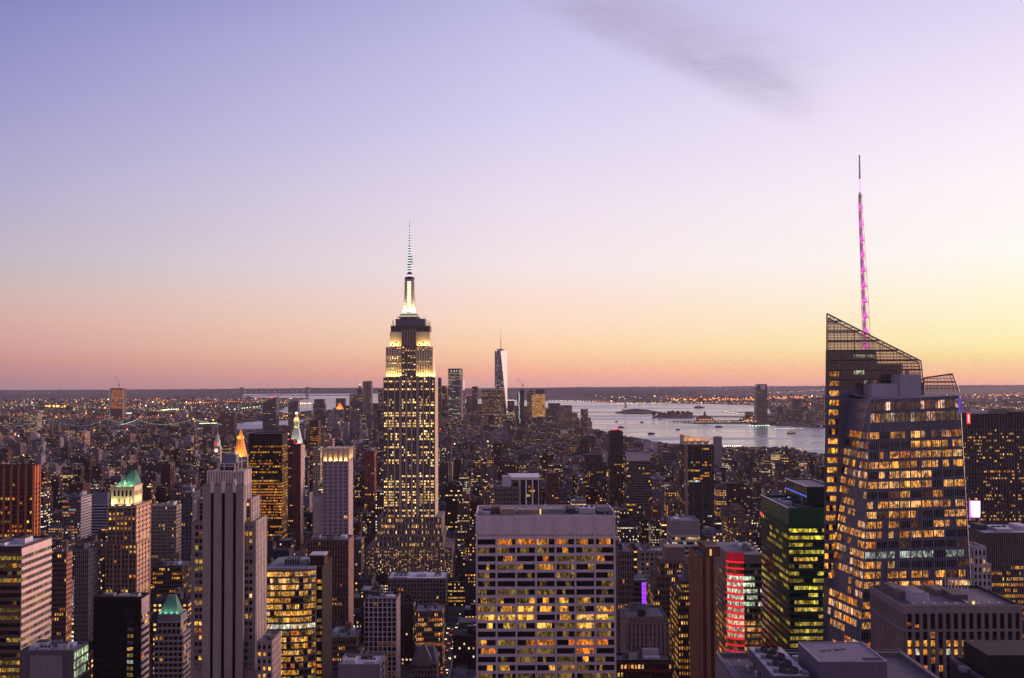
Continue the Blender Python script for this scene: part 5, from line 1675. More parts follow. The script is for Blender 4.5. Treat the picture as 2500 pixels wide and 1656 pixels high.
HB_ = MB(); HB_.box(XX(1530, 1598), XX(1588, 1598), 1598.2, 1599.6, ZZ(1126, 1598, 1560), ZZ(1108.5, 1598, 1560), paint((.42, .40, .43)))
GB_.part(HB_, 'top_band')

def slant_tower():
    Y = 1350.0
    T = tower('dark glass tower with slanted parapet lit from inside', 1669.5, 1743, 1087, Y, D=30, col=(.04, .045, .045), nb=13, fh=3.4, ww=.78, wh=.62, p=.13, name='slant_top_tower', cat='tower', vb=1300, seed=22, nclut=0, parapet=0, keys={'yel': .5, 'org': .35, 'cool': .15}, ribs=(4, .7, .3), ribcol=(.10, .10, .10), dark='dark')
    a, b, c, d, z = T.boxes[0]
    def X(px): return XX(px, Y)
    def z_(r): return ZZ(r, Y, 1700)
    st = paint((.42, .31, .25), .75)
    m = MB()
    for y0, y1 in ((c, c+.8), (d-.8, d)):
        m.frustum([(a, y0, z+.14), (b, y0, z+.14), (b, y1, z+.14), (a, y1, z+.14)], [(a, y0, z_(1063 if y0 > c else 1082)), (b, y0, z_(1078 if y0 > c else 1084)), (b, y1, z_(1078 if y0 > c else 1084)), (a, y1, z_(1063 if y0 > c else 1082))], st)
    m.frustum([(a, c+.8, z+.14), (a+.8, c+.8, z+.14), (a+.8, d-.8, z+.14), (a, d-.8, z+.14)], [(a, c+.8, z_(1064)), (a+.8, c+.8, z_(1064)), (a+.8, d-.8, z_(1063)), (a, d-.8, z_(1063))], st)
    m.box(a+1, a+5, c-.6, c-.01, 0, z, paint((.22, .16, .14)))
    T.part(m, 'parapet')
    for k in range(4):
        lamp('uplight', (a+(b-a)*(k+.5)/4, d-3.4, z+1.2), 1500, (1, .6, .28), T.o, 'AREA', 5, (math.radians(198), 0, 0), .6, math.radians(150), T.loc)
        l = MB(); q = a+(b-a)*(k+.7)/4.4; l.box(q, q+2.2, c+2, c+3, z+.4, z+2.6, glow((1, .62, .3), 1.6)); T.part(l, 'roof_lamp')
    for q in (a+.4, b-2.5):
        l = MB(); l.box(q, q+1.6, d-1, d-.2, z_(1063 if q < a+1 else 1078), z_(1063 if q < a+1 else 1078)+1.6, glow((1, .05, .06), 2.2)); T.part(l, 'warning_light')
    T.finish(100, 7); REF('the slant-topped tower')
slant_tower()
ST('blank grey slab standing before the river', 1745, 1763, 1068, 2300, D=16, col=(.20, .18, .21), nb=0, p=0, vb=1110, seed=3, nclut=0, name='blank_slab', cat='building', ref='the blank riverside slab')
ST('pale office tower with grey louvre top and striped lower floors', 1641, 1709, 1275, 850, D=30, col=(.20, .185, .20), nb=10, fh=3.8, ww=.94, wh=.5, p=.42, vb=1420, seed=23, nclut=1, name='louvre_top_tower', cat='office building', keys={'warm': .5, 'wht': .3, 'yel': .2}, bands=(.45, .3), bandcol=(.36, .34, .37), blank_top=11, ref='the louvre-topped tower', tiers=())
ST('low white roofed block with bright louvres', 1564, 1620, 1348, 900, D=22, col=(.20, .19, .2), nb=5, fh=4, p=.05, vb=1375, seed=24, nclut=4, name='low_block', cat='building', roof=paint((.5, .48, .5)), ref='the white-roofed low block')
def crown_stepped():
    Y = 720.0
    T = tower('tan stepped office block with two curved rows of golden windows', 1613, 1687, 1374, Y, D=26, col=(.15, .11, .09), nb=15, fh=3.75, ww=.55, wh=.6, p=.4, name='stepped_office_block', cat='office building', vb=1560, seed=25, nclut=1, keys={'gold': .6, 'warm': .4}, tiers=[(1604, 1690, 1408, -2, 32), (1596, 1694, 1440, -4, 38)], ribs=(2, .5, .25), ribcol=(.21, .155, .13))
    a, b, c, d, z = T.boxes[0]
    m = MB(); m.box(XX(1624, Y+4), XX(1671, Y+4), Y+4, Y+18, z+.13, ZZ(1336, Y+4, 1648), paint((.19, .14, .125)))
    T.part(m, 'upper_block')
    T.finish(100, 8); REF('the stepped golden-rowed block')
crown_stepped()
ST('dark brown stepped block with dense grid of golden windows', 1665, 1712, 1424, 600, D=26, col=(.075, .052, .05), nb=8, fh=3.5, ww=.42, wh=.5, p=.62, seed=26, nclut=3, name='stepped_block', cat='office building', keys={'gold': .55, 'warm': .3, 'yel': .15}, tiers=[(1656, 1716, 1452, -1, 30)], tank=True, ref='the golden-gridded block', spread=.5)
def copper_tower():
    Y = 480.0
    T = tower('slender copper-brown tower of plain vertical piers', 1709, 1747, 1366, Y, D=26, col=(.10, .052, .036), nb=4, fh=3.8, ww=.4, wh=.7, p=0, dark='deep', seed=4, nclut=0, name='copper_tower', cat='tower', ribs=(2, 2.0, .8), ribcol=(.22, .105, .06), parapet=1.6)
    a, b, c, d, z = T.boxes[0]
    m = MB(); m.box(XX(1722, 486), XX(1757, 486), 486, 503, z+.13, ZZ(1334, 486, 1740), paint((.12, .062, .05)))
    m.box(XX(1722, 486)-.2, XX(1757, 486)+.2, 485.7, 486, ZZ(1335, 486, 1740), ZZ(1331, 486, 1740), paint((.42, .33, .3)))
    T.part(m, 'upper_block')
    l = MB(); l.box(XX(1733, 485), XX(1737, 485), 485.2, 485.8, ZZ(1357, 485, 1735), ZZ(1342, 485, 1735), glow((1, .6, .2), .9)); T.part(l, 'wall_lamp')
    T.finish(60, 10); REF('the copper-brown tower')
copper_tower()
def red_glass():
    Y = 650.0
    rng = random.Random(41)
    x0, x1 = XX(1778, Y), XX(1861, Y)
    z1 = ZZ(1354, Y, 1815)
    T = Thing('red_lit_office_block', 'glass office block with rounded corner ringed by glowing red bands', 'office building', ((x0+x1)/2, Y+20, 0))
    r = XX(1815, Y)-x0
    plan = []
    cx, cyy = x0+r, Y+r*.75
    n = 9
    for i in range(n+1):
        a = math.pi*1.0+math.pi/2*i/n
        plan.append((cx+r*math.cos(a), cyy+r*.75*math.sin(a)))
    D = 48
    pts = plan+[(x1, Y), (x1, Y+D), (x0, Y+D)]
    wm = paint((.13, .105, .115), .5)
    m = MB(); m.frustum([(x, y, 0) for x, y in pts], [(x, y, z1) for x, y in pts], wm); T.part(m, 'wall')
    rf = MB(); rf.poly([(x, y, z1+.15) for x, y in [(cx, cyy), (x1-.5, Y+1), (x1-.5, Y+D-.5), (x0+.5, Y+D-.5), (x0+.5, cyy)]], ROOFC); T.part(rf, 'roof')
    pitch = 15.4*Y/F
    rows = 19
    reds = MB()
    for j in range(rows):
        zt = z1-5.5-j*pitch
        # rounded corner: windows between red rings
        for i in range(n):
            (xa, ya), (xb, yb) = plan[i], plan[i+1]
            key = ('wht' if 2 <= j < 7 else ('pink' if 7 <= j < 12 else 'dimr')) if i > 0 else 'dimr'
            o = Vector((((xa+xb)/2-cx), ((ya+yb)/2-cyy), 0)).normalized()*.12
            T.wins.append(([(xa+o.x, ya+o.y, zt-pitch*.62), (xb+o.x, yb+o.y, zt-pitch*.62), (xb+o.x, yb+o.y, zt), (xa+o.x, ya+o.y, zt)], key))
        zr = zt+pitch*.05
        q0 = [(cx+(p[0]-cx)*1.05, cyy+(p[1]-cyy)*1.05, zr) for p in plan]
        q1 = [(p[0], p[1], zr+pitch*.30) for p in q0]
        for i in range(n):
            reds.poly([q0[i], q0[i+1], q1[i+1], q1[i]], glow(s2l((255, 38, 62)), (.95 if j < 13 else .8)))
            reds.poly([q0[i], q0[i+1], (*plan[i+1], zr), (*plan[i], zr)], wm)
        # straight front
        nb = 7
        on = rng.random() < .5
        for i in range(nb):
            xa, xb = cx+(x1-cx)*(i+.05)/nb, cx+(x1-cx)*(i+.95)/nb
            if j < 2: key = 'dimr' if rng.random() < .2 else 'dark'
            elif j < 7: key = ('green' if i < 4 and rng.random() < .9 else 'dark') if rng.random() < .8 else 'wht'
            elif j < 9: key = 'dark' if rng.random() < .8 else 'dim'
            else: key = rng.choice(('warm', 'org', 'pink', 'gold')) if rng.random() < .72 else 'dim'
            T.wins.append(([(xa, Y-.1, zt-pitch*.62), (xb, Y-.1, zt-pitch*.62), (xb, Y-.1, zt), (xa, Y-.1, zt)], key))
        for i in range(10):
            ya, yb = Y+D-(D-r*.75)*(i+.05)/10, Y+D-(D-r*.75)*(i+.95)/10
            key = rng.choice(('blind', 'dark', 'dark', 'dim')) if j < 9 else rng.choice(('dim', 'org', 'dark'))
            T.wins.append(([(x0-.1, ya, zt-pitch*.55), (x0-.1, yb, zt-pitch*.55), (x0-.1, yb, zt), (x0-.1, ya, zt)], key))
    T.part(reds, 'red_band')
    tp = MB()
    for i in range(n):
        (xa, ya), (xb, yb) = plan[i], plan[i+1]
        tp.poly([(xa, ya-.1, z1-4.4), (xb, yb-.1, z1-4.4), (xb, yb-.1, z1+1.2), (xa, ya-.1, z1+1.2)], glow(s2l((150, 24, 40)), .8))
    T.part(tp, 'red_panel')
    clutter(T, cx, x1-1, Y+4, Y+D-2, z1+.16, rng, 5, 5)
    T.finish(100, 10)
    HERO.append(dict(x0=x0, x1=x1, y0=Y, y1=Y+D, pl=1745, pr=1862, pt=1330, pb=1660, Y=Y, ref='the red-ringed glass block'))
red_glass()
def green_glass():
    Y = 560.0
    rng = random.Random(43)
    gcol = (.02, .075, .04)
    T = tower('green glass office block with rows of yellow-green lit floors', 1926, 2030, 1249, Y, side=1858.7, col=gcol, glassy=.25, nb=9, fh=3.75, ww=.95, wh=.5, p=.74, name='green_glass_block', cat='office building', seed=33, nclut=3, keys={'lime': .5, 'olive': .32, 'yel': .18}, sidekeys={'olive': .75, 'dim': .25}, sidep=.42, sidenb=9, run=.3, spread=.25,
              bands=(.42, .25), bandcol=(.02, .065, .035), blank_top=8, clutmax=3, parapet=1.8)
    a, b, c, d, z = T.boxes[0]
    e = MB()
    e.bar((a-.2, c-.2, z+1.9), (a-.2, d, z+1.9), .35, paint((.6, .58, .58), .4)); T.part(e, 'roof_edge_trim')
    l = MB(); l.box(a-.8, a-.2, d-3.6, d-.6, z-9.4, z-8, glow((1, .03, .08), 2.0)); T.part(l, 'red_light')
    for k in range(5):
        l = MB(); yy = c+6+k*6; l.box(a+.6, a+1.6, yy, yy+3, z+.2, z+1.2, glow((1, .62, .2), .9)); T.part(l, 'terrace_lamp')
    T.finish(100, 10); REF('the green glass block')
    Y2 = 575.0
    U = tower('upper green glass tower carrying the blue-white sign', 1971, 2040, 1192, Y2, side=1919, col=(.013, .028, .022), glassy=.2, nb=0, fh=3.8, p=0, minz=z+.2, name='glass_upper_tower', cat='office building', seed=34, nclut=0, parapet=.8, sidenb=8, sidep=0)
    U.wins = []
    a2, b2, c2, d2, z2 = U.boxes[0]
    e = MB(); e.bar((a2-.2, c2-.2, z2+.9), (a2-.2, d2, z2+.9), .4, paint((.6, .58, .58), .4)); U.part(e, 'roof_edge_trim')
    for k in range(9):
        l = MB(); yy = c2+2+(d2-c2-4)*k/8; l.box(a2-.5, a2-.1, yy-.8, yy+.8, z2-5, z2-4.2, glow((.15, .22, 1), .9)); U.part(l, 'blue_lamp')
    REF('the upper green glass tower')
    # the sign: a blurred blue-white row of letter shapes, unreadable in the photograph
    S = Thing('illuminated_sign', 'glowing blue-white lettered sign high on the green glass tower', 'sign', (a2-.6, (c2+d2)/2, z2-10))
    g = glow((.55, .62, 1.0), 2.2)
    y0 = c2+(d2-c2)*.86; 
    for k, (w, h, dz) in enumerate(((1.6, 6.4, 0), (1.2, 5.0, -.2), (1.8, 6.0, 0), (1.3, 4.6, -.4), (1.7, 5.6, 0), (1.2, 5.0, 0))):
        mm = MB(); mm.box(a2-.7, a2-.2, y0-3.6*k-w*1.6, y0-3.6*k, z2-15.5+dz-.18*k, z2-15.5+dz+h, g); S.part(mm, 'sign_letter')
green_glass()
ST('brown gridded tower block close behind the white slab', 1508, 1548, 1352, 640, D=26, col=(.10, .075, .075), nb=7, fh=3.7, ww=.6, wh=.6, p=.06, seed=51, nclut=3, name='gridded_tower', cat='building', ribs=(1, .6, .4), ribcol=(.19, .145, .14), bands=(.2, .3), bandcol=(.17, .13, .125), ref='the brown gridded tower', keys={'org': 1})
def purple_building():
    Y = 760.0
    T = tower('blue-grey glass building with bright violet advertising screen', 1548, 1601, 1420, Y, D=24, col=(.09, .09, .12), nb=8, fh=3.8, ww=.8, wh=.6, p=.05, name='screen_building', cat='building', vb=1600, seed=52, nclut=2, parapet=1)
    T.finish(60, 10); REF('the violet-screen building')
    S = Thing('advertising_screen', 'tall violet lit advertising screen hung on the blue-grey glass building', 'screen', (XX(1572, Y), Y-1, ZZ(1474, Y, 1572)))
    f = MB(); f.box(XX(1564.5, Y), XX(1579, Y), Y-.9, Y-.3, ZZ(1475, Y, 1572), ZZ(1420, Y, 1572), ROOFD); S.part(f, 'frame')
    for k in range(5):
        p = MB(); p.box(XX(1565.3, Y), XX(1578.2, Y), Y-1.05, Y-.92, ZZ(1473.6-10.6*k, Y, 1572), ZZ(1464-10.6*k, Y, 1572), glow((.42, .06, .95), 1.1)); S.part(p, 'screen_panel')
    for k, px in enumerate((1551, 1564, 1592)):
        L = Thing('floodlamp', ('white floodlamp at the foot of the violet screen, nearest the white slab', 'white floodlamp directly under the violet screen', 'white floodlamp under the west end of the violet-screen building')[k], 'lamp', (XX(px, Y), Y-3, ZZ(1488, Y, px)), 'white floodlamps under the violet screen')
        m = MB(); m.box(XX(px, Y)-1.2, XX(px, Y)+1.4, Y-3.4, Y-2.6, ZZ(1490, Y, px), ZZ(1480, Y, px), glow((.75, .95, 1), 1.5)); L.part(m, 'lens')
        m = MB(); m.bar((XX(px, Y), Y-2.4, ZZ(1484, Y, px)), (XX(px, Y), Y, ZZ(1486, Y, px)), .15, STEEL); L.part(m, 'bracket')
purple_building()
ST('tan piered masonry block with stepped top and no lit windows', 1536, 1629, 1512, 560, D=28, col=(.15, .115, .105), nb=9, fh=3.7, ww=.4, wh=.75, p=.0, dark='deep', seed=53, nclut=3, name='piered_block', cat='building', vb=1625, ribs=(1, 1.6, .7), ribcol=(.24, .185, .17), blank_top=4, tiers=[(1532, 1634, 1524, -1, 31)], ref='the tan piered block')
ST('dark low block with amber windows and red fascia at the lower edge', 1506, 1640, 1618, 545, D=14, col=(.04, .03, .033), nb=16, fh=4, ww=.6, wh=.5, p=.3, seed=54, nclut=4, name='low_block', cat='building', keys={'org': .6, 'warm': .4}, bands=(.18, .3), bandcol=(.20, .035, .04), ref='the red-fascia block')
def lit_billboard():
    Y = 620.0
    S = Thing('billboard', 'small glowing white and orange billboard at the foot of the white slab', 'billboard', (XX(1521, Y), Y, ZZ(1620, Y, 1521)))
    m = MB(); m.box(XX(1506, Y), XX(1524, Y), Y, Y+.6, ZZ(1621, Y, 1515), ZZ(1607, Y, 1515), glow((1, .62, .40), 1.4)); S.part(m, 'lit_panel')
    m = MB(); m.cyl(XX(1527, Y), Y, ZZ(1610, Y, 1527), ZZ(1595, Y, 1527), 2.2, .2, glow((1, .16, .04), 1.3), 6); m.sphere((XX(1532, Y), Y, ZZ(1603, Y, 1532)), 1.8, glow((1, .16, .04), 1.0)); S.part(m, 'orange_figure')
    m = MB(); m.box(XX(1512, Y), XX(1514, Y), Y+.1, Y+.5, 0, ZZ(1621, Y, 1515), ROOFD); S.part(m, 'post')
lit_billboard()

# ---------------- far right
def dark_fins():
    Y = 1240.0
    T = tower('huge dark office tower with fine vertical fins and scattered lit rows', 2362, 2560, 1013, Y, D=40, col=(.040, .034, .044), nb=56, fh=3.95, ww=.8, wh=.5, p=.22, name='finned_office_tower', cat='office tower', vb=1300, seed=61, nclut=3, clutmax=6, keys={'yel': .45, 'warm': .4, 'org': .15}, ribs=(2, .5, .6), ribcol=(.12, .105, .125), blank_top=16, run=.22, spread=1.0)
    T.finish(100, 5); REF('the dark finned tower')
    a, b, c, d, z = T.boxes[0]
    S = Thing('illuminated_sign', 'white lit screen with magenta rim on the dark finned tower', 'sign', (XX(2379, Y), Y-2, ZZ(1262, Y, 2379)))
    m = MB(); m.box(XX(2366.5, Y), XX(2392.5, Y), Y-1.6, Y-.9, ZZ(1264, Y, 2379), ZZ(1222, Y, 2379), glow((.85, .25, .95), 1.0)); S.part(m, 'rim')
    m = MB(); q = [(2368, 1223.5), (2391, 1223.5), (2391.3, 1258), (2388, 1262), (2373, 1262), (2369.5, 1256)]
    m.frustum([(P(a_, b_, Y)[0], Y-1.62, P(a_, b_, Y)[1]) for a_, b_ in q], [(P(a_, b_, Y)[0], Y-2.2, P(a_, b_, Y)[1]) for a_, b_ in q], glow((1, .93, 1), 1.6)); S.part(m, 'screen')
    S = Thing('illuminated_sign', 'red glowing numeral sign at the top corner of the dark finned tower', 'sign', (XX(2366, Y), Y-2, ZZ(1035, Y, 2366)))
    m = MB(); m.box(XX(2364.6, Y), XX(2372.5, Y), Y-1.8, Y-.9, ZZ(1035, Y, 2366), ZZ(1009, Y, 2366), glow((1, .04, .06), 1.6)); S.part(m, 'red_panel')
    m = MB(); m.box(XX(2366.5, Y), XX(2369.3, Y), Y-2.1, Y-1.81, ZZ(1031, Y, 2366), ZZ(1013, Y, 2366), glow((1, .6, .55), 1.6)); S.part(m, 'numeral')
dark_fins()
ST('broad office block with dark louvred top above lit lower floors', 2404, 2580, 1305, 780, D=50, col=(.06, .052, .058), nb=34, fh=4.1, ww=.7, wh=.55, p=.55, name='louvred_office_block', cat='office building', seed=62, nclut=3, clutmax=4, vb=1500, keys={'gold': .4, 'warm': .35, 'org': .25}, ribs=(1, .5, .6), ribcol=(.15, .125, .13), blank_top=22, ref='the louvred-top block', run=.4, roof=paint((.3, .29, .32)))
ST('slim white stone tower with stepped top beside the sloping glass tower', 2379, 2408, 1340, 600, D=16, col=(.38, .34, .36), nb=3, fh=3.9, ww=.45, wh=.55, p=.1, name='white_stone_tower', cat='building', seed=63, nclut=0, vb=1450, tiers=[(2377, 2420, 1383, -.8, 20)], ref='the slim white tower', ribs=(1, .8, .4), ribcol=(.46, .41, .43))
def pier_block():
    Y = 420.0
    T = tower('near office block of tall stone piers over deep dark windows', 2210, 2492, 1484, Y, side=2130, col=(.055, .045, .05), nb=15, fh=4.1, ww=.72, wh=.62, p=.5, name='piered_office_block', cat='office building', seed=64, nclut=0, keys={'gold': .6, 'org': .4}, dark='deep', ribs=(1, 1.25, .9), ribcol=(.19, .155, .16), parapet=1.2, blank_top=1, sidenb=16, sidep=.3, sidekeys={'gold': .5, 'dim': .5}, roof=paint((.13, .12, .125)))
    a, b, c, d, z = T.boxes[0]
    T.wins = []
    rng = random.Random(9)
    def z_(r): return ZZ(r, Y, 2300)
    m = MB(); st = paint((.20, .165, .17), .85)
    m.box(a-.9, b, c-.95, c-.02, z_(1497), z+1.0, st); m.box(a-.9, b, c-.95, c-.02, z_(1541), z_(1536), st)
    m.box(a-.95, a-.02, c, d, z_(1497), z+1.0, st); m.box(a-.95, a-.02, c, d, z_(1541), z_(1536), st)
    T.part(m, 'stone_band')
    pitch = 20.4
    for i in range(15):
        xa, xb = a+(b-a)*(i+.22)/15, a+(b-a)*(i+.78)/15
        T.wins.append(([(xa, Y-.2, z_(1535)), (xb, Y-.2, z_(1535)), (xb, Y-.2, z_(1498)), (xa, Y-.2, z_(1498))], 'deep'))
        for j in range(6):
            r = 1543+pitch*j+ (0)
            if j == 0: key = 'org' if i == 3 else 'deep'
            elif j == 1: key = 'gold' if i < 10 and i != 4 else 'deep'
            elif j == 2: key = ('org', 'wht', 'gold', 'dim', 'dim', 'wht', 'yel', 'olive', 'wht', 'dark')[i % 10] if i < 10 else 'deep'
            elif j == 4: key = 'org' if i in (2, 4) else 'deep'
            else: key = 'deep' if rng.random() < .85 else 'org'
            T.wins.append(([(xa, Y-.2, z_(r+15)), (xb, Y-.2, z_(r+15)), (xb, Y-.2, z_(r)), (xa, Y-.2, z_(r))], key))
    for (i, r) in ((0, 1519), (1, 1524)):
        xa, xb = a+(b-a)*(i+.25)/15, a+(b-a)*(i+.75)/15
        T.wins.append(([(xa, Y-.3, z_(r+8)), (xb, Y-.3, z_(r+8)), (xb, Y-.3, z_(r)), (xa, Y-.3, z_(r))], 'org'))
    g = [[('deep' if j < 3 else (rng.choice(('gold', 'org', 'dim')) if (j == 4 or rng.random() < .25) else 'deep')) for i in range(16)] for j in range(9)][::-1]
    zl = z_(1500); 
    facade(T, (a, d, zl-9*3.3), (a, c, zl-9*3.3), (a, c, zl), (a, d, zl), 16, 9, .5, .72, g)
    for nm, l, r, ya, yb, h, mt in (('penthouse', 2226, 2266, 6, 22, 4.2, paint((.36, .36, .44), .6)), ('plant_room', 2196, 2222, 14, 34, 3.4, paint((.14, .12, .12))), ('plant_room', 2282, 2318, 22, 34, 2.4, paint((.16, .13, .12))), ('plant_room', 2325, 2360, 12, 24, 2.6, paint((.10, .085, .09)))):
        m = MB(); x_0, x_1 = XX(l, Y+ya), XX(r, Y+ya)
        m.box(x_0, x_1, Y+ya, Y+yb, z+.14, z+h, mt)
        if nm == 'penthouse': m.box(x_0+.5, x_1-.5, Y+ya+.5, Y+yb-.5, z+h, z+h+.25, ROOFC)
        T.part(m, nm)
    f = MB()
    for k in range(7):
        x = XX(2312+8*k, Y+28); f.bar((x, Y+28, z), (x, Y+28, z+5.4), .13, STEEL); f.bar((x, Y+34, z), (x, Y+34, z+5.4), .13, STEEL); f.bar((x, Y+28, z+5.4), (x, Y+34, z+5.4), .11, STEEL)
    f.bar((XX(2312, Y+28), Y+28, z+5.4), (XX(2360, Y+28), Y+28, z+5.4), .13, STEEL); f.bar((XX(2312, Y+28), Y+28, z+3.2), (XX(2360, Y+28), Y+28, z+3.2), .1, STEEL)
    T.part(f, 'plant_frame')
    for k in range(9):
        v_ = MB(); x = a+4+4.3*k; v_.cyl(x, Y+2.6+(k % 3)*.5, z+.13, z+1.0+.3*(k % 2), .38, .38, STEEL, 8); v_.cyl(x, Y+2.6+(k % 3)*.5, z+1.0+.3*(k % 2), z+1.4+.3*(k % 2), .6, .3, STEEL, 8); T.part(v_, 'roof_vent')
    v_ = MB(); v_.box(a+2, a+30, Y+36, Y+37, z+.13, z+.9, paint((.18, .17, .19), .6)); v_.bar((a+2, Y+4.4, z+.35), (a+40, Y+4.4, z+.35), .12, STEEL); v_.box(a+27, a+28, Y+5, Y+30, z+.13, z+.8, paint((.18, .17, .19), .6)); T.part(v_, 'duct_run')
    f = MB()
    for k in range(5):
        x = XX(2376+12*k, Y+9); f.bar((x, Y+9, z), (x, Y+9, z+1.5), .08, STEEL)
    f.bar((XX(2376, Y+9), Y+9, z+1.5), (XX(2424, Y+9), Y+9, z+1.5), .08, STEEL); T.part(f, 'railing')
    l = MB(); l.box(XX(2372, Y+4), XX(2377, Y+4), Y+4, Y+4.6, z+.2, z+1.6, glow((1, .72, .25), 1.1)); T.part(l, 'roof_lamp')
    T.finish(100, 10); REF('the near piered block')
pier_block()
def near_roofs():
    z = 170.0
    T = Thing('flat_roofed_building', 'near flat-roofed building with parapet, white penthouse box and cooling fans', 'building', (93, 312, 0))
    st = paint((.17, .15, .175), .85)
    m = MB(); m.box(63.6, 122.3, 285, 338, 0, z, st)
    for q in ((63.6, 64.6, 285, 338), (121.3, 122.3, 285, 338), (64.6, 121.3, 337, 338)): m.box(*q, z-.01, z+1.5, paint((.13, .115, .135), .85))
    T.part(m, 'wall')
    r = MB(); r.box(64.7, 121.2, 286, 336.9, z+.01, z+.15, paint((.10, .085, .095), .9, .4, .35)); T.part(r, 'roof')
    d_ = MB()                                     # ducts, pipe runs and a drain line on the deck
    for k in range(4): d_.box(103+1.5*k, 103.5+1.5*k, 290+2*k, 333, z+.16, z+.75, paint((.2, .19, .21), .6))
    d_.box(87, 100, 334, 335.2, z+.16, z+1.2, STEEL); d_.bar((66, 290, z+.4), (66, 336, z+.4), .14, STEEL)
    for k in range(10): d_.bar((120.8, 290+5*k, z+1.5), (120.8, 290+5*k, z+2.7), .05, STEEL)
    d_.bar((120.8, 288, z+2.7), (120.8, 336, z+2.7), .05, STEEL); d_.bar((65, 336.4, z+2.6), (121, 336.4, z+2.6), .05, STEEL)
    T.part(d_, 'duct_run')
    for k in range(3):
        v_ = MB(); v_.cyl(69+1.2*k, 328-6*k, z+.15, z+1.3, .45, .45, STEEL, 10); v_.cyl(69+1.2*k, 328-6*k, z+1.3, z+1.7, .7, .5, STEEL, 10); T.part(v_, 'roof_vent')
    p = MB(); zp = ZZ(1617, 300, 2080); xa, xb = XX(1999, 300, 1617), XX(2166, 300, 1617)
    wl = paint((.115, .10, .145), .75, .25, .5)  # white box coloured dark, the shade on it put into the colour
    p.box(xa, xb, 300, 321.5, z+.16, zp, wl, top=paint((.15, .13, .165), .8, .3, .4))
    for q in ((xa, xb, 300, 300.35), (xa, xb, 321.15, 321.5), (xa, xa+.35, 300.35, 321.15), (xb-.35, xb, 300.35, 321.15)): p.box(*q, zp+.002, zp+.3, paint((.26, .23, .29), .7))
    o = T.part(p, 'penthouse', label='white penthouse box with flat roof')
    h = MB(); h.box(xb-5.6, xb-1.0, 300.9, 304.2, zp+.02, zp+.12, WIN['deep']); T.part(h, 'roof_hatch', parent=o)
    for k in range(2):
        h = MB(); cx = xa+5.5+4.2*k
        for a in range(3): h.bar((cx-1.4, 311+a*.8+k, zp+.1), (cx+1.4, 312-a*.7+k, zp+.5), .07, ROOFD)
        T.part(h, 'roof_anchor', parent=o)
    c = MB(); x0, x1 = XX(1887.6, 299, 1650), XX(1976, 299, 1650); y0, y1 = 299.0, 330.0; zc = ZZ(1650, 299, 1930)
    c.box(x0, x1, y0, y1, z+1.5, zc, paint((.10, .085, .11), .8), top=paint((.30, .26, .30), .7))
    for k in range(5): c.bar((x0+.4, y0+2+k*6.5, z), (x0+.4, y0+2+k*6.5, z+1.6), .2, STEEL); c.bar((x1-.4, y0+2+k*6.5, z), (x1-.4, y0+2+k*6.5, z+1.6), .2, STEEL)
    o = T.part(c, 'cooling_tower')
    for k in range(4):
        f = MB(); yy = y0+4+k*7.4; xc = (x0+x1)/2+.3
        f.cyl(xc, yy, zc, zc+1.0, 2.9, 2.7, paint((.05, .045, .055), .7), 20, False)
        f.cyl(xc, yy, zc+.1, zc+.25, 2.6, 2.6, WIN['deep'], 20)
        for a in range(6):
            f.bar((xc, yy, zc+.7), (xc+2.5*math.cos(a*math.pi/3), yy+2.5*math.sin(a*math.pi/3), zc+.7), .16, paint((.09, .08, .09), .6))
        f.box(xc-4.3, xc-2.95, yy-1.3, yy+.5, zc+.01, zc+1.1, paint((.12, .13, .18), .6))
        T.part(f, 'fan', parent=o)
    s = MB(); s.box(x1-1.6, x1+.2, 299.6, 302.5, zc+.01, zc+.7, wl); T.part(s, 'access_hatch', parent=o)
    HERO.append(dict(x0=60, x1=126, y0=280, y1=340, pl=1738, pr=2275, pt=1568, pb=1660, Y=285, ref='the near flat roof'))
    Y = 325.0
    K = Thing('dark_roof_building', 'dark rooftop building with black plant box at the lower west corner', 'building', (XX(2430, Y, 1600), Y+10, 0))
    dk = paint((.035, .03, .036), .85)
    z2 = ZZ(1660, Y-6, 2400)+8
    m = MB(); x_0 = XX(2318, Y+22, 1602)
    m.box(x_0, x_0+60, Y-25, Y+22, 0, ZZ(1604, Y+22, 2318)-1.2, dk)
    zr = ZZ(1604, Y+22, 2318)-1.2
    for q in ((x_0, x_0+.8, Y-25, Y+22), (x_0+.8, x_0+60, Y+21.2, Y+22)): m.box(*q, zr-.01, zr+1.2, paint((.07, .06, .072), .8))
    K.part(m, 'wall')
    p = MB(); p.box(XX(2408, Y), XX(2408, Y)+40, Y, Y+18, zr+.01, ZZ(1600, Y, 2440), paint((.02, .016, .02), .8)); K.part(p, 'plant_box')
    p = MB(); p.box(XX(2352, Y+6), XX(2372, Y+6), Y+8, Y+12, zr+.01, zr+1.3, paint((.2, .18, .2))); K.part(p, 'air_handler')
    p = MB()
    for k in range(4): p.box(x_0-.08, x_0-.01, Y-2-4*k, Y-.8-4*k, zr-3.2, zr-1, paint((.3, .3, .32), .4))
    K.part(p, 'louvre')
    HERO.append(dict(x0=x_0-2, x1=x_0+62, y0=Y-26, y1=Y+24, pl=2316, pr=2560, pt=1570, pb=1660, Y=Y-20, ref='the dark corner roof'))
near_roofs()
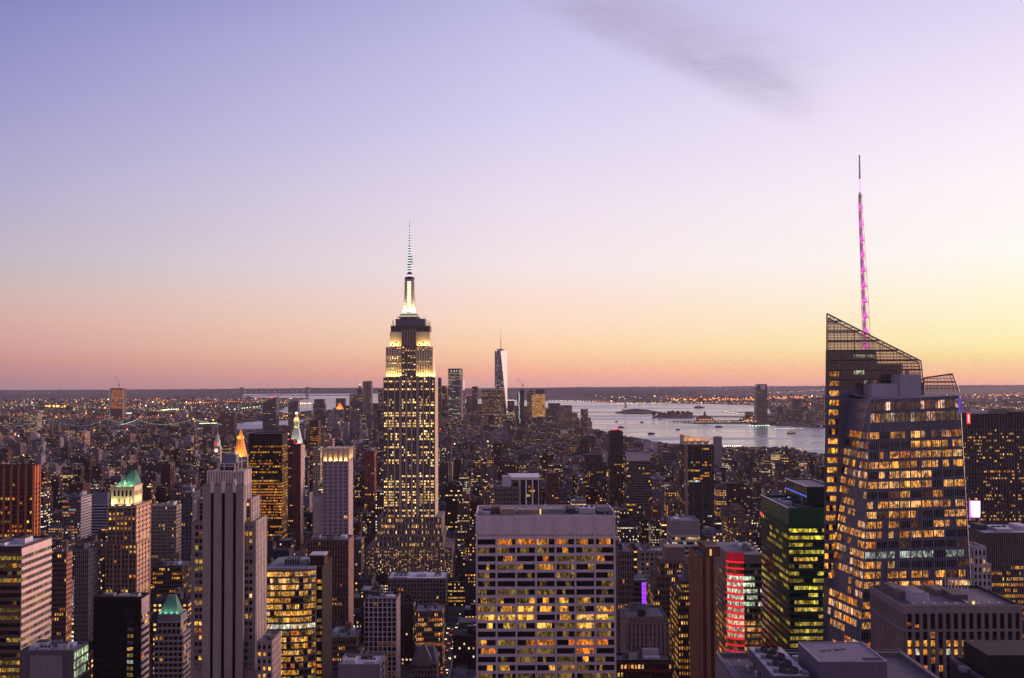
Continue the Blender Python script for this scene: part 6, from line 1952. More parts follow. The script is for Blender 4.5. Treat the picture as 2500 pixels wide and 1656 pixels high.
# ---------------- far downtown cluster
def DT(label, L, R, Tp, Y, vb, ref=None, **k):
    kk = dict(D=45, nb=max(4, int((R-L)/2.2)), fh=4.4, ww=.55, wh=.5, p=.16, nclut=0, parapet=0, name='downtown_tower', cat='tower', keys={'warm': .4, 'wht': .25, 'yel': .35}, minpx=99)
    kk.update(k)
    return ST(label, L, R, Tp, Y, vb=vb, ref=ref, **kk)
DT('dark downtown tower close to the deco skyscraper, lit near its top', 1066, 1077, 922, 5200, 1010, col=(.07, .055, .06), seed=1)
DT('dark stepped downtown tower with ragged roofline', 1078, 1091, 942, 5300, 1015, col=(.06, .05, .055), tiers=[(1076, 1093, 962, -3, 52)], seed=2)
def slim_glass():
    T = tower('slim glass tower dotted with white-green lights, rising above its neighbours', 1094, 1124, 905, 4800, side=1130, col=(.10, .105, .11), nb=13, fh=3.7, ww=.6, wh=.5, p=.34, name='downtown_tower', cat='tower', vb=1016, seed=3, nclut=0, parapet=0, keys={'wht': .5, 'warm': .3, 'green': .2}, sidep=.05)
    a, b, c, d, z = T.boxes[0]
    m = MB(); m.box(a+1, b-1, c+1, d-1, z+.1, ZZ(900, 4800, 1110), paint((.04, .04, .045)))
    T.part(m, 'crown')
    for f in (.25, .5, .72, .95):
        l = MB(); l.box(a+(b-a)*f-2, a+(b-a)*f+1, c-.5, c+1.5, z-2, z+1.5, glow((.9, 1, .85), 1.6)); T.part(l, 'crown_light')
    w = MB(); w.box(b+.05, b+10, c+6, d-4, 0, z-42, paint((.55, .42, .40), .6)); T.part(w, 'sunlit_side_slab')  # pink sunset light on the west side, put into a pale slab
    T.finish(0, 99); REF('the white-dotted slim tower')
slim_glass()
DT('lower glass block joined to the white-dotted slim tower', 1124.5, 1135, 953, 4830, 1016, col=(.09, .09, .09), seed=4, p=.3)
T_ = DT('purple-grey tower with red-lit top', 1138, 1152, 966, 5500, 1010, col=(.12, .10, .13), seed=5, p=.12)
a, b, c, d, z = T_.boxes[0]
for f in (.15, .5, .8):
    l = MB(); l.box(a+(b-a)*f-2, a+(b-a)*f+3, c-.4, c+1.6, z-1, z+2.5, glow((1, .06, .12), 1.6)); T_.part(l, 'warning_light')
DT('plain dark slab tower with crenellated top', 1152.5, 1166, 944, 5400, 1010, col=(.065, .055, .065), seed=6, p=.08)
DT('broad glass tower glowing gold in its upper half', 1176, 1211, 953, 5500, 1012, col=(.07, .07, .065), seed=7, p=.42, keys={'gold': .5, 'warm': .3, 'olive': .2}, ref='the broad gold-glowing tower')
DT('glass tower with lit floors under the faceted skyscraper', 1211.5, 1232, 950, 5480, 1012, col=(.08, .085, .08), seed=8, p=.4, keys={'gold': .5, 'warm': .3, 'cool': .2})
T_ = DT('dark boxy tower with a white light line along its roof', 1239, 1256, 978, 5700, 1006, col=(.09, .075, .09), seed=9, p=.05)
a, b, c, d, z = T_.boxes[0]
l = MB(); l.box(a, b, c-.5, c+1, z+.1, z+3.2, glow((1, .95, .85), 1.3)); T_.part(l, 'light_line')
T_ = DT('unfinished tower with a wavering column of white work lights', 1263, 1280, 951, 5300, 1043, col=(.035, .035, .04), seed=10, p=.02, D=40, ref='the work-lit unfinished tower')
a, b, c, d, z = T_.boxes[0]
rng = random.Random(4)
for k in range(36):
    l = MB(); x = a+5+rng.uniform(-2, 4)+(k % 12)*.4; zz_ = z-8-k*(z-20)/36*.98; l.box(x, x+rng.uniform(2, 4.5), c-1.2, c-.2, zz_, zz_+2.6, glow((.95, 1, 1), rng.choice((.8, 1.3)))); T_.part(l, 'work_light')
def crane(px, r0, r1, Y, jib, label):
    x, z0 = P(px, r0, Y); z1 = P(px, r1, Y)[1]
    T = Thing('tower_crane', label, 'crane', (x, Y, z0))
    m = MB(); rd = paint((.30, .09, .06), .6)
    h = (z1-z0)
    m.bar((x, Y, z0), (x, Y, z0+h*.45), 1.3, rd); T.part(m, 'mast')
    m = MB(); q = P(jib[0], jib[1], Y); m.bar((x, Y, z0+h*.4), (q[0], Y, q[1]), .8, rd); m.bar((x, Y, z1), (q[0], Y, q[1]), .25, rd); T.part(m, 'jib')
    m = MB(); m.bar((x, Y, z0+h*.4), (x+3.2*(1 if jib[0] < px else -1), Y, z1), .6, rd); m.box(x-2, x+5, Y-2, Y+2, z0+h*.38, z0+h*.52, rd); T.part(m, 'cab')
crane(1276, 951, 928, 5310, (1263.5, 926), 'luffing crane on top of the work-lit unfinished tower')
def small_pyr(label, L, R, r0, r1, Y, vb, col, roofcol, seed, ref=None, **k):
    T = tower(label, L, R, r1, Y, D=40, col=col, nb=max(4, int((R-L)/2)), fh=4, p=.2, vb=vb, seed=seed, nclut=0, parapet=0, name='downtown_tower', cat='tower', **k)
    a, b, c, d, z = T.boxes[0]
    zt = ZZ(r0, Y, (L+R)/2); xc, yc = (a+b)/2, (c+d)/2
    m = MB(); m.frustum([(a, c, z+.15), (b, c, z+.15), (b, d, z+.15), (a, d, z+.15)], [(xc-1, yc-1, zt), (xc+1, yc-1, zt), (xc+1, yc+1, zt), (xc-1, yc+1, zt)], roofcol)
    T.part(m, 'roof'); T.finish(0, 99)
    if ref: REF(ref)
    return T
small_pyr('grey tower with dark pyramid roof and white lit eaves', 1287, 1308, 951, 958, 5600, 1012, (.12, .11, .115), paint((.05, .045, .05)), 11)
GT_ = DT('golden glowing tower with dark crown, brightest of the downtown cluster', 1298.5, 1331.5, 963, 5400, 1018, col=(.25, .17, .09), seed=12, p=.97, keys={'gold': .55, 'warm': .45}, ww=.75, wh=.72, nb=16, spread=.05, sidep=.3, ref='the golden glowing tower', fh=4.2)
mm = MB(); mm.box(XX(1309, 5402), XX(1331, 5402), 5402, 5440, ZZ(962.5, 5402, 1320), ZZ(951, 5402, 1320), paint((.09, .06, .07)))
GT_.part(mm, 'crown')
DT('dull brown tower with chamfered dark top', 1339, 1368, 985, 5300, 1030, col=(.10, .08, .09), seed=13, p=.05)
DT('square tower with tan window grid and dark flat crown', 1362.5, 1397, 990, 5200, 1048, col=(.17, .13, .13), seed=14, p=.28, nb=18, keys={'dim': .6, 'gold': .2, 'pink': .2}, ref='the tan-gridded square tower')
DT('low purple-grey block on the shore by the tan-gridded tower', 1398, 1410, 1008, 5100, 1046, col=(.11, .095, .12), seed=15, p=.12)
DT('brown riverside apartment tower with flat top', 1419.5, 1436, 999, 4950, 1046, col=(.14, .095, .085), seed=16, p=.14, ref='the brown riverside tower')
DT('stepped pinkish riverside tower with narrow top', 1438, 1443, 1020, 4900, 1048, col=(.22, .15, .15), seed=17, p=.1, tiers=[(1435, 1446, 1030, -2, 48)])
# left of the deco skyscraper
def finial_tower():
    T = DT('stepped downtown tower with green-lit finial', 871, 884, 950, 5600, 1000, col=(.09, .08, .085), seed=21, tiers=[(853, 891, 963, -3, 52)], D=40, ref='the green-finial tower')
    a, b, c, d, z = T.boxes[0]
    m = MB(); m.cyl((a+b)/2, c+18, z, ZZ(941, 5600, 877), 11, 4, paint((.14, .15, .13)), 8); m.cyl((a+b)/2, c+18, ZZ(941, 5600, 877), ZZ(936, 5600, 877), 3.4, .5, glow((.8, 1, .35), 1.6), 8); T.part(m, 'finial')
finial_tower()
DT('ribbed twin tower of the pair beside the deco skyscraper, eastern half', 885.5, 894.5, 931, 5300, 1010, col=(.22, .18, .17), seed=22, p=.06)
DT('ribbed twin tower of the pair beside the deco skyscraper, western half', 896, 907, 930.5, 5310, 1010, col=(.20, .165, .16), seed=23, p=.06)
DT('dark narrow tower hard against the deco skyscraper', 923, 935, 948, 5400, 1000, col=(.10, .085, .09), seed=24)
DT('dark downtown block with domed roofline', 767, 790, 975, 5900, 1012, col=(.05, .048, .055), seed=25, p=.06, tiers=[(764, 792, 985, -3, 52)])
DT('dark downtown tower behind the orange pyramid', 820, 842, 973, 6100, 990, col=(.055, .05, .058), seed=26, p=.05)
T_ = small_pyr('grey tower with small pyramid roof lit orange', 819, 837, 984, 999, 5200, 1032, (.16, .145, .155), paint((.55, .18, .06)), 27, 'the orange-lit pyramid')
a, b, c, d, z = T_.boxes[0]
lamp('floodlight', ((a+b)/2, c-14, z+3), 60000, (1, .35, .1), T_.o, 'AREA', 26, (math.radians(140), 0, 0), 2, math.radians(150), T_.loc)
DT('grey downtown block with white-lit upper floors', 741, 762, 1003, 5000, 1040, col=(.13, .125, .14), seed=28, p=.3)
DT('pale grey stepped block before the downtown towers', 800, 822, 1010, 4700, 1042, col=(.18, .165, .18), seed=29, p=.2, tiers=[(795, 830, 1022, -3, 52)])
DT('bluish grey block with a bright vertical edge', 838, 850, 1032, 4400, 1072, col=(.24, .22, .27), seed=30, p=.06)
DT('brick-red housing tower on the east side', 532, 572, 1007, 4600, 1062, col=(.10, .05, .055), seed=31, p=.06, nb=14, ref='the brick-red housing tower')
def bridge_glass():
    Y = 5000.0
    T = tower('dark glass tower with slanted top and red warning lights by the river', 641, 674, 984, Y, side=681, col=(.035, .04, .045), glassy=.2, nb=9, fh=4, p=.04, vb=1062, seed=32, nclut=0, parapet=0, name='slant_top_tower', cat='tower', ww=.5, keys={'warm': .5, 'wht': .5})
    a, b, c, d, z = T.boxes[0]
    m = MB(); g = glassmat((.035, .04, .045), .2, 'glass_cladding')
    m.frustum([(a, c, z+.15), (b, c, z+.15), (b, d, z+.15), (a, d, z+.15)], [(a, c, z+1), (b, c, ZZ(969, Y, 674)), (b, d, ZZ(969, Y, 674)), (a, d, z+1)], g); T.part(m, 'slanted_top')
    for f in (.72, 1.0):
        l = MB(); x = a+(b-a)*f-3; zt = z+1+(ZZ(969, Y, 674)-z)*f; l.box(x-3, x+3, c-1, c+3, zt, zt+5, glow((1, .04, .12), 2.2)); T.part(l, 'warning_light')
    T.finish(0, 99); REF('the slant-topped river tower')
bridge_glass()
DT('grey apartment tower behind the golden lantern', 703, 727, 980, 5300, 1040, col=(.12, .11, .12), seed=33, p=.06, side=732, D=None)
def brooklyn_tower():
    Y = 6300.0
    T = tower('unfinished far tower wrapped in orange work lights', 268, 300, 950, Y, D=60, col=(.09, .055, .05), nb=10, fh=4.2, ww=.6, wh=.5, p=0, vb=1052, seed=34, nclut=0, parapet=0, name='unfinished_tower', cat='tower')
    a, b, c, d, z = T.boxes[0]
    T.wins = []
    rng = random.Random(6)
    zl = ZZ(998, Y, 284)
    g = litgrid(rng, 9, 26, .85, {'org': .85, 'pink': .15}, 'deep', .2, .2)
    facade(T, (a+6, c, zl), (b-2, c, zl), (b-2, c, z-4), (a+6, c, z-4), 9, 26, .72, .7, g)
    m = MB()
    for k in range(13):
        zz_ = zl-40+(z-zl+30)*k/12
        for x in (a-1, b+.2):
            m.box(x, x+2.6, c-2, c, zz_, zz_+2.6, glow((.85, .95, 1), 1.0))
    T.part(m, 'hoist_light')
    m = MB(); m.box(a+2, b-2, c-1, d-2, z, z+5, paint((.35, .10, .05))); T.part(m, 'formwork')
    T.finish(0, 99); REF('the orange work-lit tower')
    crane(290, 948, 930, Y+20, (281, 917), 'luffing crane on top of the orange work-lit tower')
brooklyn_tower()
DT('pale lit block with bright roof line on the far left', 58, 90, 1010, 4300, 1040, col=(.16, .15, .15), seed=35, p=.5, keys={'warm': .7, 'wht': .3}, nb=9, ref='the far lit pale block')
DT('twin lit shaft among east side housing, brighter half', 186, 194, 1054, 3700, 1078, col=(.2, .15, .14), seed=36, p=.9, nb=3, keys={'warm': .7, 'org': .3})
DT('twin lit shaft among east side housing, dimmer half', 199, 207, 1054, 3700, 1078, col=(.2, .15, .14), seed=37, p=.6, nb=3, keys={'org': .7, 'warm': .3})
# across the water
def jersey():
    Y = 5700.0
    T = tower('tall dark glass tower with rounded top standing on the far bank', 1847, 1874, 946, Y, D=60, col=(.05, .05, .055), glassy=.25, nb=9, fh=4.2, ww=.7, wh=.5, p=.05, vb=1040, seed=41, nclut=0, parapet=0, name='riverside_tower', cat='tower', keys={'olive': 1})
    a, b, c, d, z = T.boxes[0]
    zt = ZZ(938, Y, 1860)
    m = MB(); g = glassmat((.06, .055, .06), .25, 'glass_cladding')
    m.frustum([(a+1, c+1, z+.2), (b-1, c+1, z+.2), (b-1, d-1, z+.2), (a+1, d-1, z+.2)], [(a+7, c+1, zt), (b-2, c+1, zt), (b-2, d-6, zt), (a+7, d-6, zt)], g); T.part(m, 'crown')
    m = MB(); m.box(XX(1861, Y), XX(1873, Y), c-.6, c+.9, ZZ(951, Y, 1866), ZZ(940, Y, 1866), paint((.5, .44, .46), .4)); T.part(m, 'crown_panel')
    T.finish(0, 99); REF('the far-bank glass tower')
jersey()
for i, (l, r, t, y, col, p, lb) in enumerate(((1898, 1912, 994, 5900, (.07, .06, .07), .06, 'squat dark far-bank block nearest the rounded glass tower'), (1921, 1936, 998, 6000, (.08, .07, .08), .1, 'low grey far-bank block between two taller ones'),
                                       (1939, 1955, 974, 5800, (.05, .045, .05), .05, 'dark far-bank tower with flat top, red light on its roof'), (1957, 1974, 976, 5850, (.055, .05, .055), .08, 'dark far-bank tower with a red light on its face'),
                                       (1986, 2012, 970, 5700, (.12, .10, .11), .2, 'broad lit far-bank block beside the sloping glass tower'), (1968, 1988, 1004, 5500, (.07, .065, .07), .12, 'low far-bank block at the water edge'))):
    T_ = DT(lb, l, r, t, y, 1045, col=col, p=p, seed=44+i, name='far_bank_tower', cat='tower')
    if i in (2, 3):
        a, b, c, d, z = T_.boxes[0]
        q = MB(); q.box((a+b)/2, (a+b)/2+5, c-2, c-.2, z-(0 if i == 2 else 26), z-(0 if i == 2 else 26)+5, glow((1, .05, .1), 2.0)); T_.part(q, 'warning_light')

# ---------------- bridges
def suspension_bridge(label, towers, Y, deck_row, top_row, ends, lit, name='suspension_bridge', col=(.10, .10, .12), w=3.0):
    X = [XX(p, Y, 1000) for p in towers]
    zd, zt = ZZ(deck_row, Y, towers[0]), ZZ(top_row, Y, towers[0])
    T = Thing(name, label, 'bridge', (sum(X)/len(X), Y, 0))
    st = paint(col, .7)
    for x in X:
        m = MB()
        m.box(x-w*1.6, x-w*.6, Y-w, Y+w, -3, zt, st); m.box(x+w*.6, x+w*1.6, Y-w, Y+w, -3, zt, st)
        m.box(x-w*.6, x+w*.6, Y-w*.8, Y+w*.8, zt-w*2, zt-w*.5, st); m.box(x-w*.6, x+w*.6, Y-w*.8, Y+w*.8, zd-w, zd, st)
        T.part(m, 'bridge_tower')
    e0, e1 = XX(ends[0], Y, 1000), XX(ends[1], Y, 1000)
    m = MB(); m.box(e0, e1, Y-w*2, Y+w*2, zd-w*.7, zd, st); T.part(m, 'deck')
    pts_ = []
    def span(xa, za, xb, zb, sag, n=22):
        for k in range(n+1):
            f = k/n
            pts_.append((xa+(xb-xa)*f, za+(zb-za)*f-4*sag*f*(1-f)))
    segs = []
    span(e0, zd+2, X[0], zt, (zt-zd)*.12); segs.append(len(pts_))
    for a, b in zip(X, X[1:]): span(a, zt, b, zt, (zt-zd)*.93); segs.append(len(pts_))
    span(X[-1], zt, e1, zd+2, (zt-zd)*.12); segs.append(len(pts_))
    m = MB(); lm = MB()
    for a, b in zip(pts_, pts_[1:]):
        if abs(a[0]-b[0]) > .1: m.bar((a[0], Y, a[1]), (b[0], Y, b[1]), w*.22, st)
        m.bar((a[0], Y, a[1]), (a[0], Y, zd), w*.06, st)
    T.part(m, 'cable')
    if lit:
        for a in pts_:
            lm.sphere((a[0], Y-w*.5, a[1]), .00036*Y*lit[1], glow(lit[0], lit[2]), 6, 4)
        T.part(lm, 'cable_lamp', kind='stuff')
suspension_bridge('far suspension bridge with two towers across the bay mouth', [590, 750], 12200, 966, 946, (430, 900), None, col=(.07, .065, .085), w=9)
suspension_bridge('dim suspension bridge with faint lamps along its sagging cables', [127, 262], 4350, 1041, 1023, (40, 330), ((.8, .85, 1), .9, .55), w=2.2)
suspension_bridge('suspension bridge outlined by bright cable lamps right of the work-lit tower', [334, 470], 4600, 1038, 1024.5, (296, 540), ((.85, 1, .75), .95, 1.0), w=2.4)

# ---------------- harbour
def statue():
    Y = 7500.0
    x, _ = P(1527.5, 1000, Y)
    s = 1.0
    z0 = 3.0
    T = Thing('statue', 'robed statue with raised torch on a lit stone pedestal, on the small island', 'statue', (x, Y, z0))
    m = MB(); st = paint((.45, .40, .33), .8)
    m.box(x-22, x+22, Y-22, Y+22, z0, z0+10, st); m.frustum([(x-10, Y-10, z0+10), (x+10, Y-10, z0+10), (x+10, Y+10, z0+10), (x-10, Y+10, z0+10)], [(x-6.5, Y-6.5, z0+40), (x+6.5, Y-6.5, z0+40), (x+6.5, Y+6.5, z0+40), (x-6.5, Y+6.5, z0+40)], st); T.part(m, 'pedestal')
    m = MB(); gr = paint((.22, .36, .30), .7)
    for (za, ra), (zb, rb) in zip([(40, 6), (52, 5.6), (62, 4.6), (69, 4.4), (72, 2)], [(52, 5.6), (62, 4.6), (69, 4.4), (72, 2), (74, 1.6)]): m.cyl(x, Y, z0+za, z0+zb, ra, rb, gr, 10)
    m.sphere((x, Y, z0+76), 2.8, gr); m.bar((x-3.6, Y, z0+68), (x-5.6, Y, z0+82), 1.3, gr, 6); m.bar((x+3.5, Y-2, z0+66), (x+4.5, Y-4, z0+58), 1.4, gr, 6)
    for k in range(7): m.bar((x, Y, z0+78), (x+5*math.cos(.4+k*.38), Y, z0+78+4.2*math.sin(.4+k*.38)), .3, gr)
    T.part(m, 'figure')
    l = MB(); l.sphere((x-6, Y, z0+84), 2.6, glow((1, .85, .4), 2.2)); T.part(l, 'torch')
    l = MB(); l.box(x-12, x+12, Y-23, Y-22.2, z0+10.2, z0+14, glow((.8, 1, .6), .9)); T.part(l, 'pedestal_light')
statue()
def boat(px, py, L, label, kind=0):
    x, Y = GND(px, py, -2); L *= .62
    T = Thing('ferry_boat' if kind else 'small_boat', label, 'boat', (x, Y, -2))
    hull = paint((.05, .045, .055), .6); wh = paint((.35, .3, .33), .6)
    b = L*.16; m = MB()
    m.frustum([(x-L*.46, Y-b*.6, -2), (x+L*.40, Y-b*.6, -2), (x+L*.48, Y, -2), (x+L*.40, Y+b*.6, -2), (x-L*.46, Y+b*.6, -2)], [(x-L*.5, Y-b, L*.07), (x+L*.42, Y-b, L*.07), (x+L*.55, Y, L*.09), (x+L*.42, Y+b, L*.07), (x-L*.5, Y+b, L*.07)], hull); T.part(m, 'hull')
    m = MB(); m.box(x-L*.36, x+L*.22, Y-b*.7, Y+b*.7, L*.07+.02, L*.17, wh)
    if kind: m.box(x-L*.26, x+L*.12, Y-b*.6, Y+b*.6, L*.17, L*.24, wh)
    T.part(m, 'cabin')
    if kind:
        l = MB(); l.box(x-L*.34, x+L*.2, Y-b*.72, Y-b*.705, L*.10, L*.14, glow((1, .55, .25), .9)); T.part(l, 'cabin_light')
    m = MB(); m.bar((x-L*.1, Y, L*.17), (x-L*.1, Y, L*.36), L*.012, hull); T.part(m, 'mast')
boat(1516, 1044.5, 52, 'small boat on the bay west of the stepped riverside tower')
boat(1590, 1060, 50, 'low barge on the river above the red-lit slim tower')
boat(1755, 1043.5, 60, 'dark barge in mid-river before the pier lights')
boat(1932, 1059, 62, 'lit ferry boat close to the sloping glass tower', 1)
boat(1612, 1024, 46, 'small boat below the wooded island', 1)
boat(1655, 1050, 30, 'tiny sailing boat in mid-river')
boat(1505, 1030, 26, 'tiny boat near the statue island')
boat(1567, 1031.5, 34, 'small launch trailing a wake across the bay')
boat(1707, 996.3, 130, 'long tanker anchored far out on the bay', 0)
def wake(p0, p1, w, z=-1.9):
    m = MB(); a, b = GND(*p0, -2), GND(*p1, -2)
    dx, dy = b[0]-a[0], b[1]-a[1]; L = math.hypot(dx, dy); nx, ny = -dy/L, dx/L
    n = 14; rg = random.Random(int(p0[0]))
    pts_ = [(a[0]+dx*k/n+nx*(rg.uniform(-1, 1)*w*.5+math.sin(k*.5)*w), a[1]+dy*k/n+ny*(rg.uniform(-1, 1)*w*.5+math.sin(k*.5)*w), z, w*(.25+.75*k/n)) for k in range(n+1)]
    foam = paint((.42, .38, .42), .6, .3, .02)
    for p, q in zip(pts_, pts_[1:]):
        m.poly([(p[0]-nx*p[3]*.5, p[1]-ny*p[3]*.5, z), (q[0]-nx*q[3]*.5, q[1]-ny*q[3]*.5, z), (q[0]+nx*q[3]*.5, q[1]+ny*q[3]*.5, z), (p[0]+nx*p[3]*.5, p[1]+ny*p[3]*.5, z)], foam)
    structure(m, 'water')
wake((1572, 1032), (1480, 1029), 10)
wake((1756, 1044.5), (1600, 1047), 9)
wake((1660, 1051), (1740, 1045), 7)
wake((1935, 1060), (1840, 1063), 8)
def terminal():
    Y = GND(1722, 1028)[1]
    x = XX(1722, Y, 1028)
    T = Thing('terminal_building', 'old ferry terminal lit orange with steep roof and small spire on the pier', 'building', (x, Y, 1.5))
    m = MB(); w = 45
    m.box(x-w, x+w, Y, Y+40, 1.5, 14, paint((.55, .28, .13), .8)); T.part(m, 'wall')
    r = MB(); r.frustum([(x-w, Y, 14), (x+w, Y, 14), (x+w, Y+40, 14), (x-w, Y+40, 14)], [(x-w*.5, Y+16, 30), (x+w*.3, Y+16, 30), (x+w*.3, Y+24, 30), (x-w*.5, Y+24, 30)], paint((.10, .06, .06))); T.part(r, 'roof')
    c = MB(); c.box(x-6, x+6, Y+12, Y+24, 30, 44, paint((.3, .16, .10))); c.cyl(x, Y+18, 44, 54, 7, .4, paint((.08, .06, .06)), 6); T.part(c, 'cupola')
    for k in range(5):
        l = MB(); l.box(x-w+14+15*k, x-w+20+15*k, Y-.4, Y-.1, 4, 11, glow((1, .36, .10), 1.3)); T.part(l, 'lit_arch')
terminal()
def island_block(poly_px, rows, label, name, seed, n):
    rng = random.Random(seed)
    for k in range(n):
        px = poly_px[0]+(poly_px[1]-poly_px[0])*(k+.5)/n
        X, Y = GND(px, rows, 3)
        T = Thing(name, label[k], 'building', (X, Y, 3))
        w = rng.uniform(16, 34); h = rng.uniform(9, 16)
        m = MB(); m.box(X-w, X+w, Y, Y+22, 3, 3+h, paint((.16, .09, .075))); T.part(m, 'wall')
        m = MB(); m.frustum([(X-w-1, Y-1, 3+h), (X+w+1, Y-1, 3+h), (X+w+1, Y+23, 3+h), (X-w-1, Y+23, 3+h)], [(X-w*.7, Y+10, 3+h+9), (X+w*.7, Y+10, 3+h+9), (X+w*.7, Y+12, 3+h+9), (X-w*.7, Y+12, 3+h+9)], paint((.06, .05, .05))); T.part(m, 'roof')
island_block((1600, 1690), 1016.5, ['low hipped brick house at the east tip of the pier island', 'wide hipped brick hall in the middle of the pier island', 'small hipped brick house at the west end of the pier island'], 'island_house', 3, 3)
# broad-leaved trees of the islands, one by one
def island_tree(X, Y, z, h, label, group, seed):
    rng = random.Random(seed)
    T = Thing('broadleaf_tree', label, 'tree', (X, Y, z), group)
    t = MB(); t.cyl(X, Y, z, z+h*.4, h*.05, h*.03, paint((.06, .045, .035))); T.part(t, 'trunk')
    c = MB(); lf = [paint((.035, .045, .03), .9), paint((.05, .055, .035), .9), paint((.025, .03, .022), .9)]
    for k in range(150):
        a = rng.random()*6.28; b = rng.random()**.5; v = rng.uniform(-1, 1)
        cx = X+math.cos(a)*b*h*.55*(1-abs(v)*.5); cy_ = Y+math.sin(a)*b*h*.4; cz = z+h*.6+v*h*.36
        s_ = h*rng.uniform(.06, .13); u = Vector((rng.gauss(0, 1), rng.gauss(0, 1), rng.gauss(0, 1))).normalized(); w_ = u.orthogonal().normalized()*s_; u = u.cross(w_).normalized()*s_
        p = Vector((cx, cy_, cz)); c.poly([p-w_-u, p+w_-u, p+w_+u, p-w_+u], lf[k % 3])
    T.part(c, 'crown')
rng = random.Random(14)
for k in range(9):
    px = 1598+11.5*k+rng.uniform(-3, 3); X, Y = GND(px, 1013.5+rng.uniform(0, 5), 3)
    island_tree(X, Y, 3, rng.uniform(20, 30), 'dark broad-leaved tree standing on the pier island shore', 'trees on the pier island', k)

# ---------------- avenue with traffic
def avenue():
    m = MB(); rd = ASPH
    m.poly([(-72, 640, .03), (-56, 640, .03), (-56, 1128, .03), (-72, 1128, .03)], paint((.05, .048, .05), .7)); structure(m, 'road')
    for (xa, xb, nm) in ((-76, -72, 'pavement'), (-56, -52, 'pavement')):
        m = MB(); m.box(xa, xb, 640, 1128, -.1, .15, paint((.22, .21, .21), .9)); structure(m, nm)
    m = MB()
    for k in range(51):
        y = 660+k*9
        for x in (-68, -64, -60): m.poly([(x-.1, y, .05), (x+.1, y, .05), (x+.1, y+3.2, .05), (x-.1, y+3.2, .05)], paint((.6, .6, .58), .8))
    structure(m, 'lane_markings')
    rng = random.Random(3)
    proto = None
    n = 0
    for lane, x in enumerate((-66, -62, -58)):
        y = 900+rng.uniform(0, 8)
        while y < 1120:
            col = rng.choice(((.55, .36, .03), (.05, .05, .055), (.35, .35, .36), (.55, .36, .03)))
            oncoming = lane != 1
            T = Thing('car', f"{'yellow cab' if col[0] > .5 and col[2] < .1 else ('black car' if col[0] < .1 else 'grey car')} driving along the avenue with lights on", 'car', (x, y, .03), 'cars driving along the avenue')
            b = MB(); pm = paint(col, .35)
            b.frustum([(x-.9, y-2.2, .35), (x+.9, y-2.2, .35), (x+.9, y+2.2, .35), (x-.9, y+2.2, .35)], [(x-.88, y-2.15, .95), (x+.88, y-2.15, .95), (x+.88, y+2.15, .95), (x-.88, y+2.15, .95)], pm)
            b.frustum([(x-.82, y-1.3, .95), (x+.82, y-1.3, .95), (x+.82, y+1.4, .95), (x-.82, y+1.4, .95)], [(x-.65, y-.7, 1.5), (x+.65, y-.7, 1.5), (x+.65, y+.9, 1.5), (x-.65, y+.9, 1.5)], WIN['dark']); T.part(b, 'body')
            for sx in (-.9, .9):
                for sy in (-1.4, 1.4):
                    w_ = MB(); w_.bar((x+sx-.12, y+sy, .35), (x+sx+.12, y+sy, .35), .34, paint((.02, .02, .02)), 10); T.part(w_, 'wheel')
                h = MB(); h.box(x+sx*.72-.28, x+sx*.72+.28, y-2.45, y-2.21, .5, .95, glow((1, .80, .55), 5.0) if oncoming else glow((1, .10, .03), 3.0)); T.part(h, 'headlight' if oncoming else 'tail_light')
            y += rng.uniform(14, 40); n += 1
avenue()
HERO.append(dict(x0=-77, x1=-51, y0=640, y1=1128, pl=-9, pr=-8, pt=1000, pb=1000, Y=640))
HERO.append(dict(x0=-70, x1=-56, y0=1100, y1=1120, pl=1071, pr=1101, pt=1560, pb=1656, Y=1110))
# street lamps of the avenue
for k in range(14):
    y = 880+22*k
    x = -53.5 if k % 2 else -74.5
    T = Thing('street_lamp', 'tall street lamp with warm lantern along the avenue', 'street lamp', (x, y, .15), 'street lamps along the avenue')
    m = MB(); m.cyl(x, y, .15, 9, .12, .08, STEEL, 6); m.bar((x, y, 9), (x+(-1.8 if k % 2 else 1.8), y, 9.3), .07, STEEL); T.part(m, 'pole')
    m = MB(); q = x+(-1.9 if k % 2 else 1.9); m.box(q-.4, q+.4, y-.3, y+.3, 9.05, 9.4, glow((1, .6, .2), 5.0)); T.part(m, 'lantern')
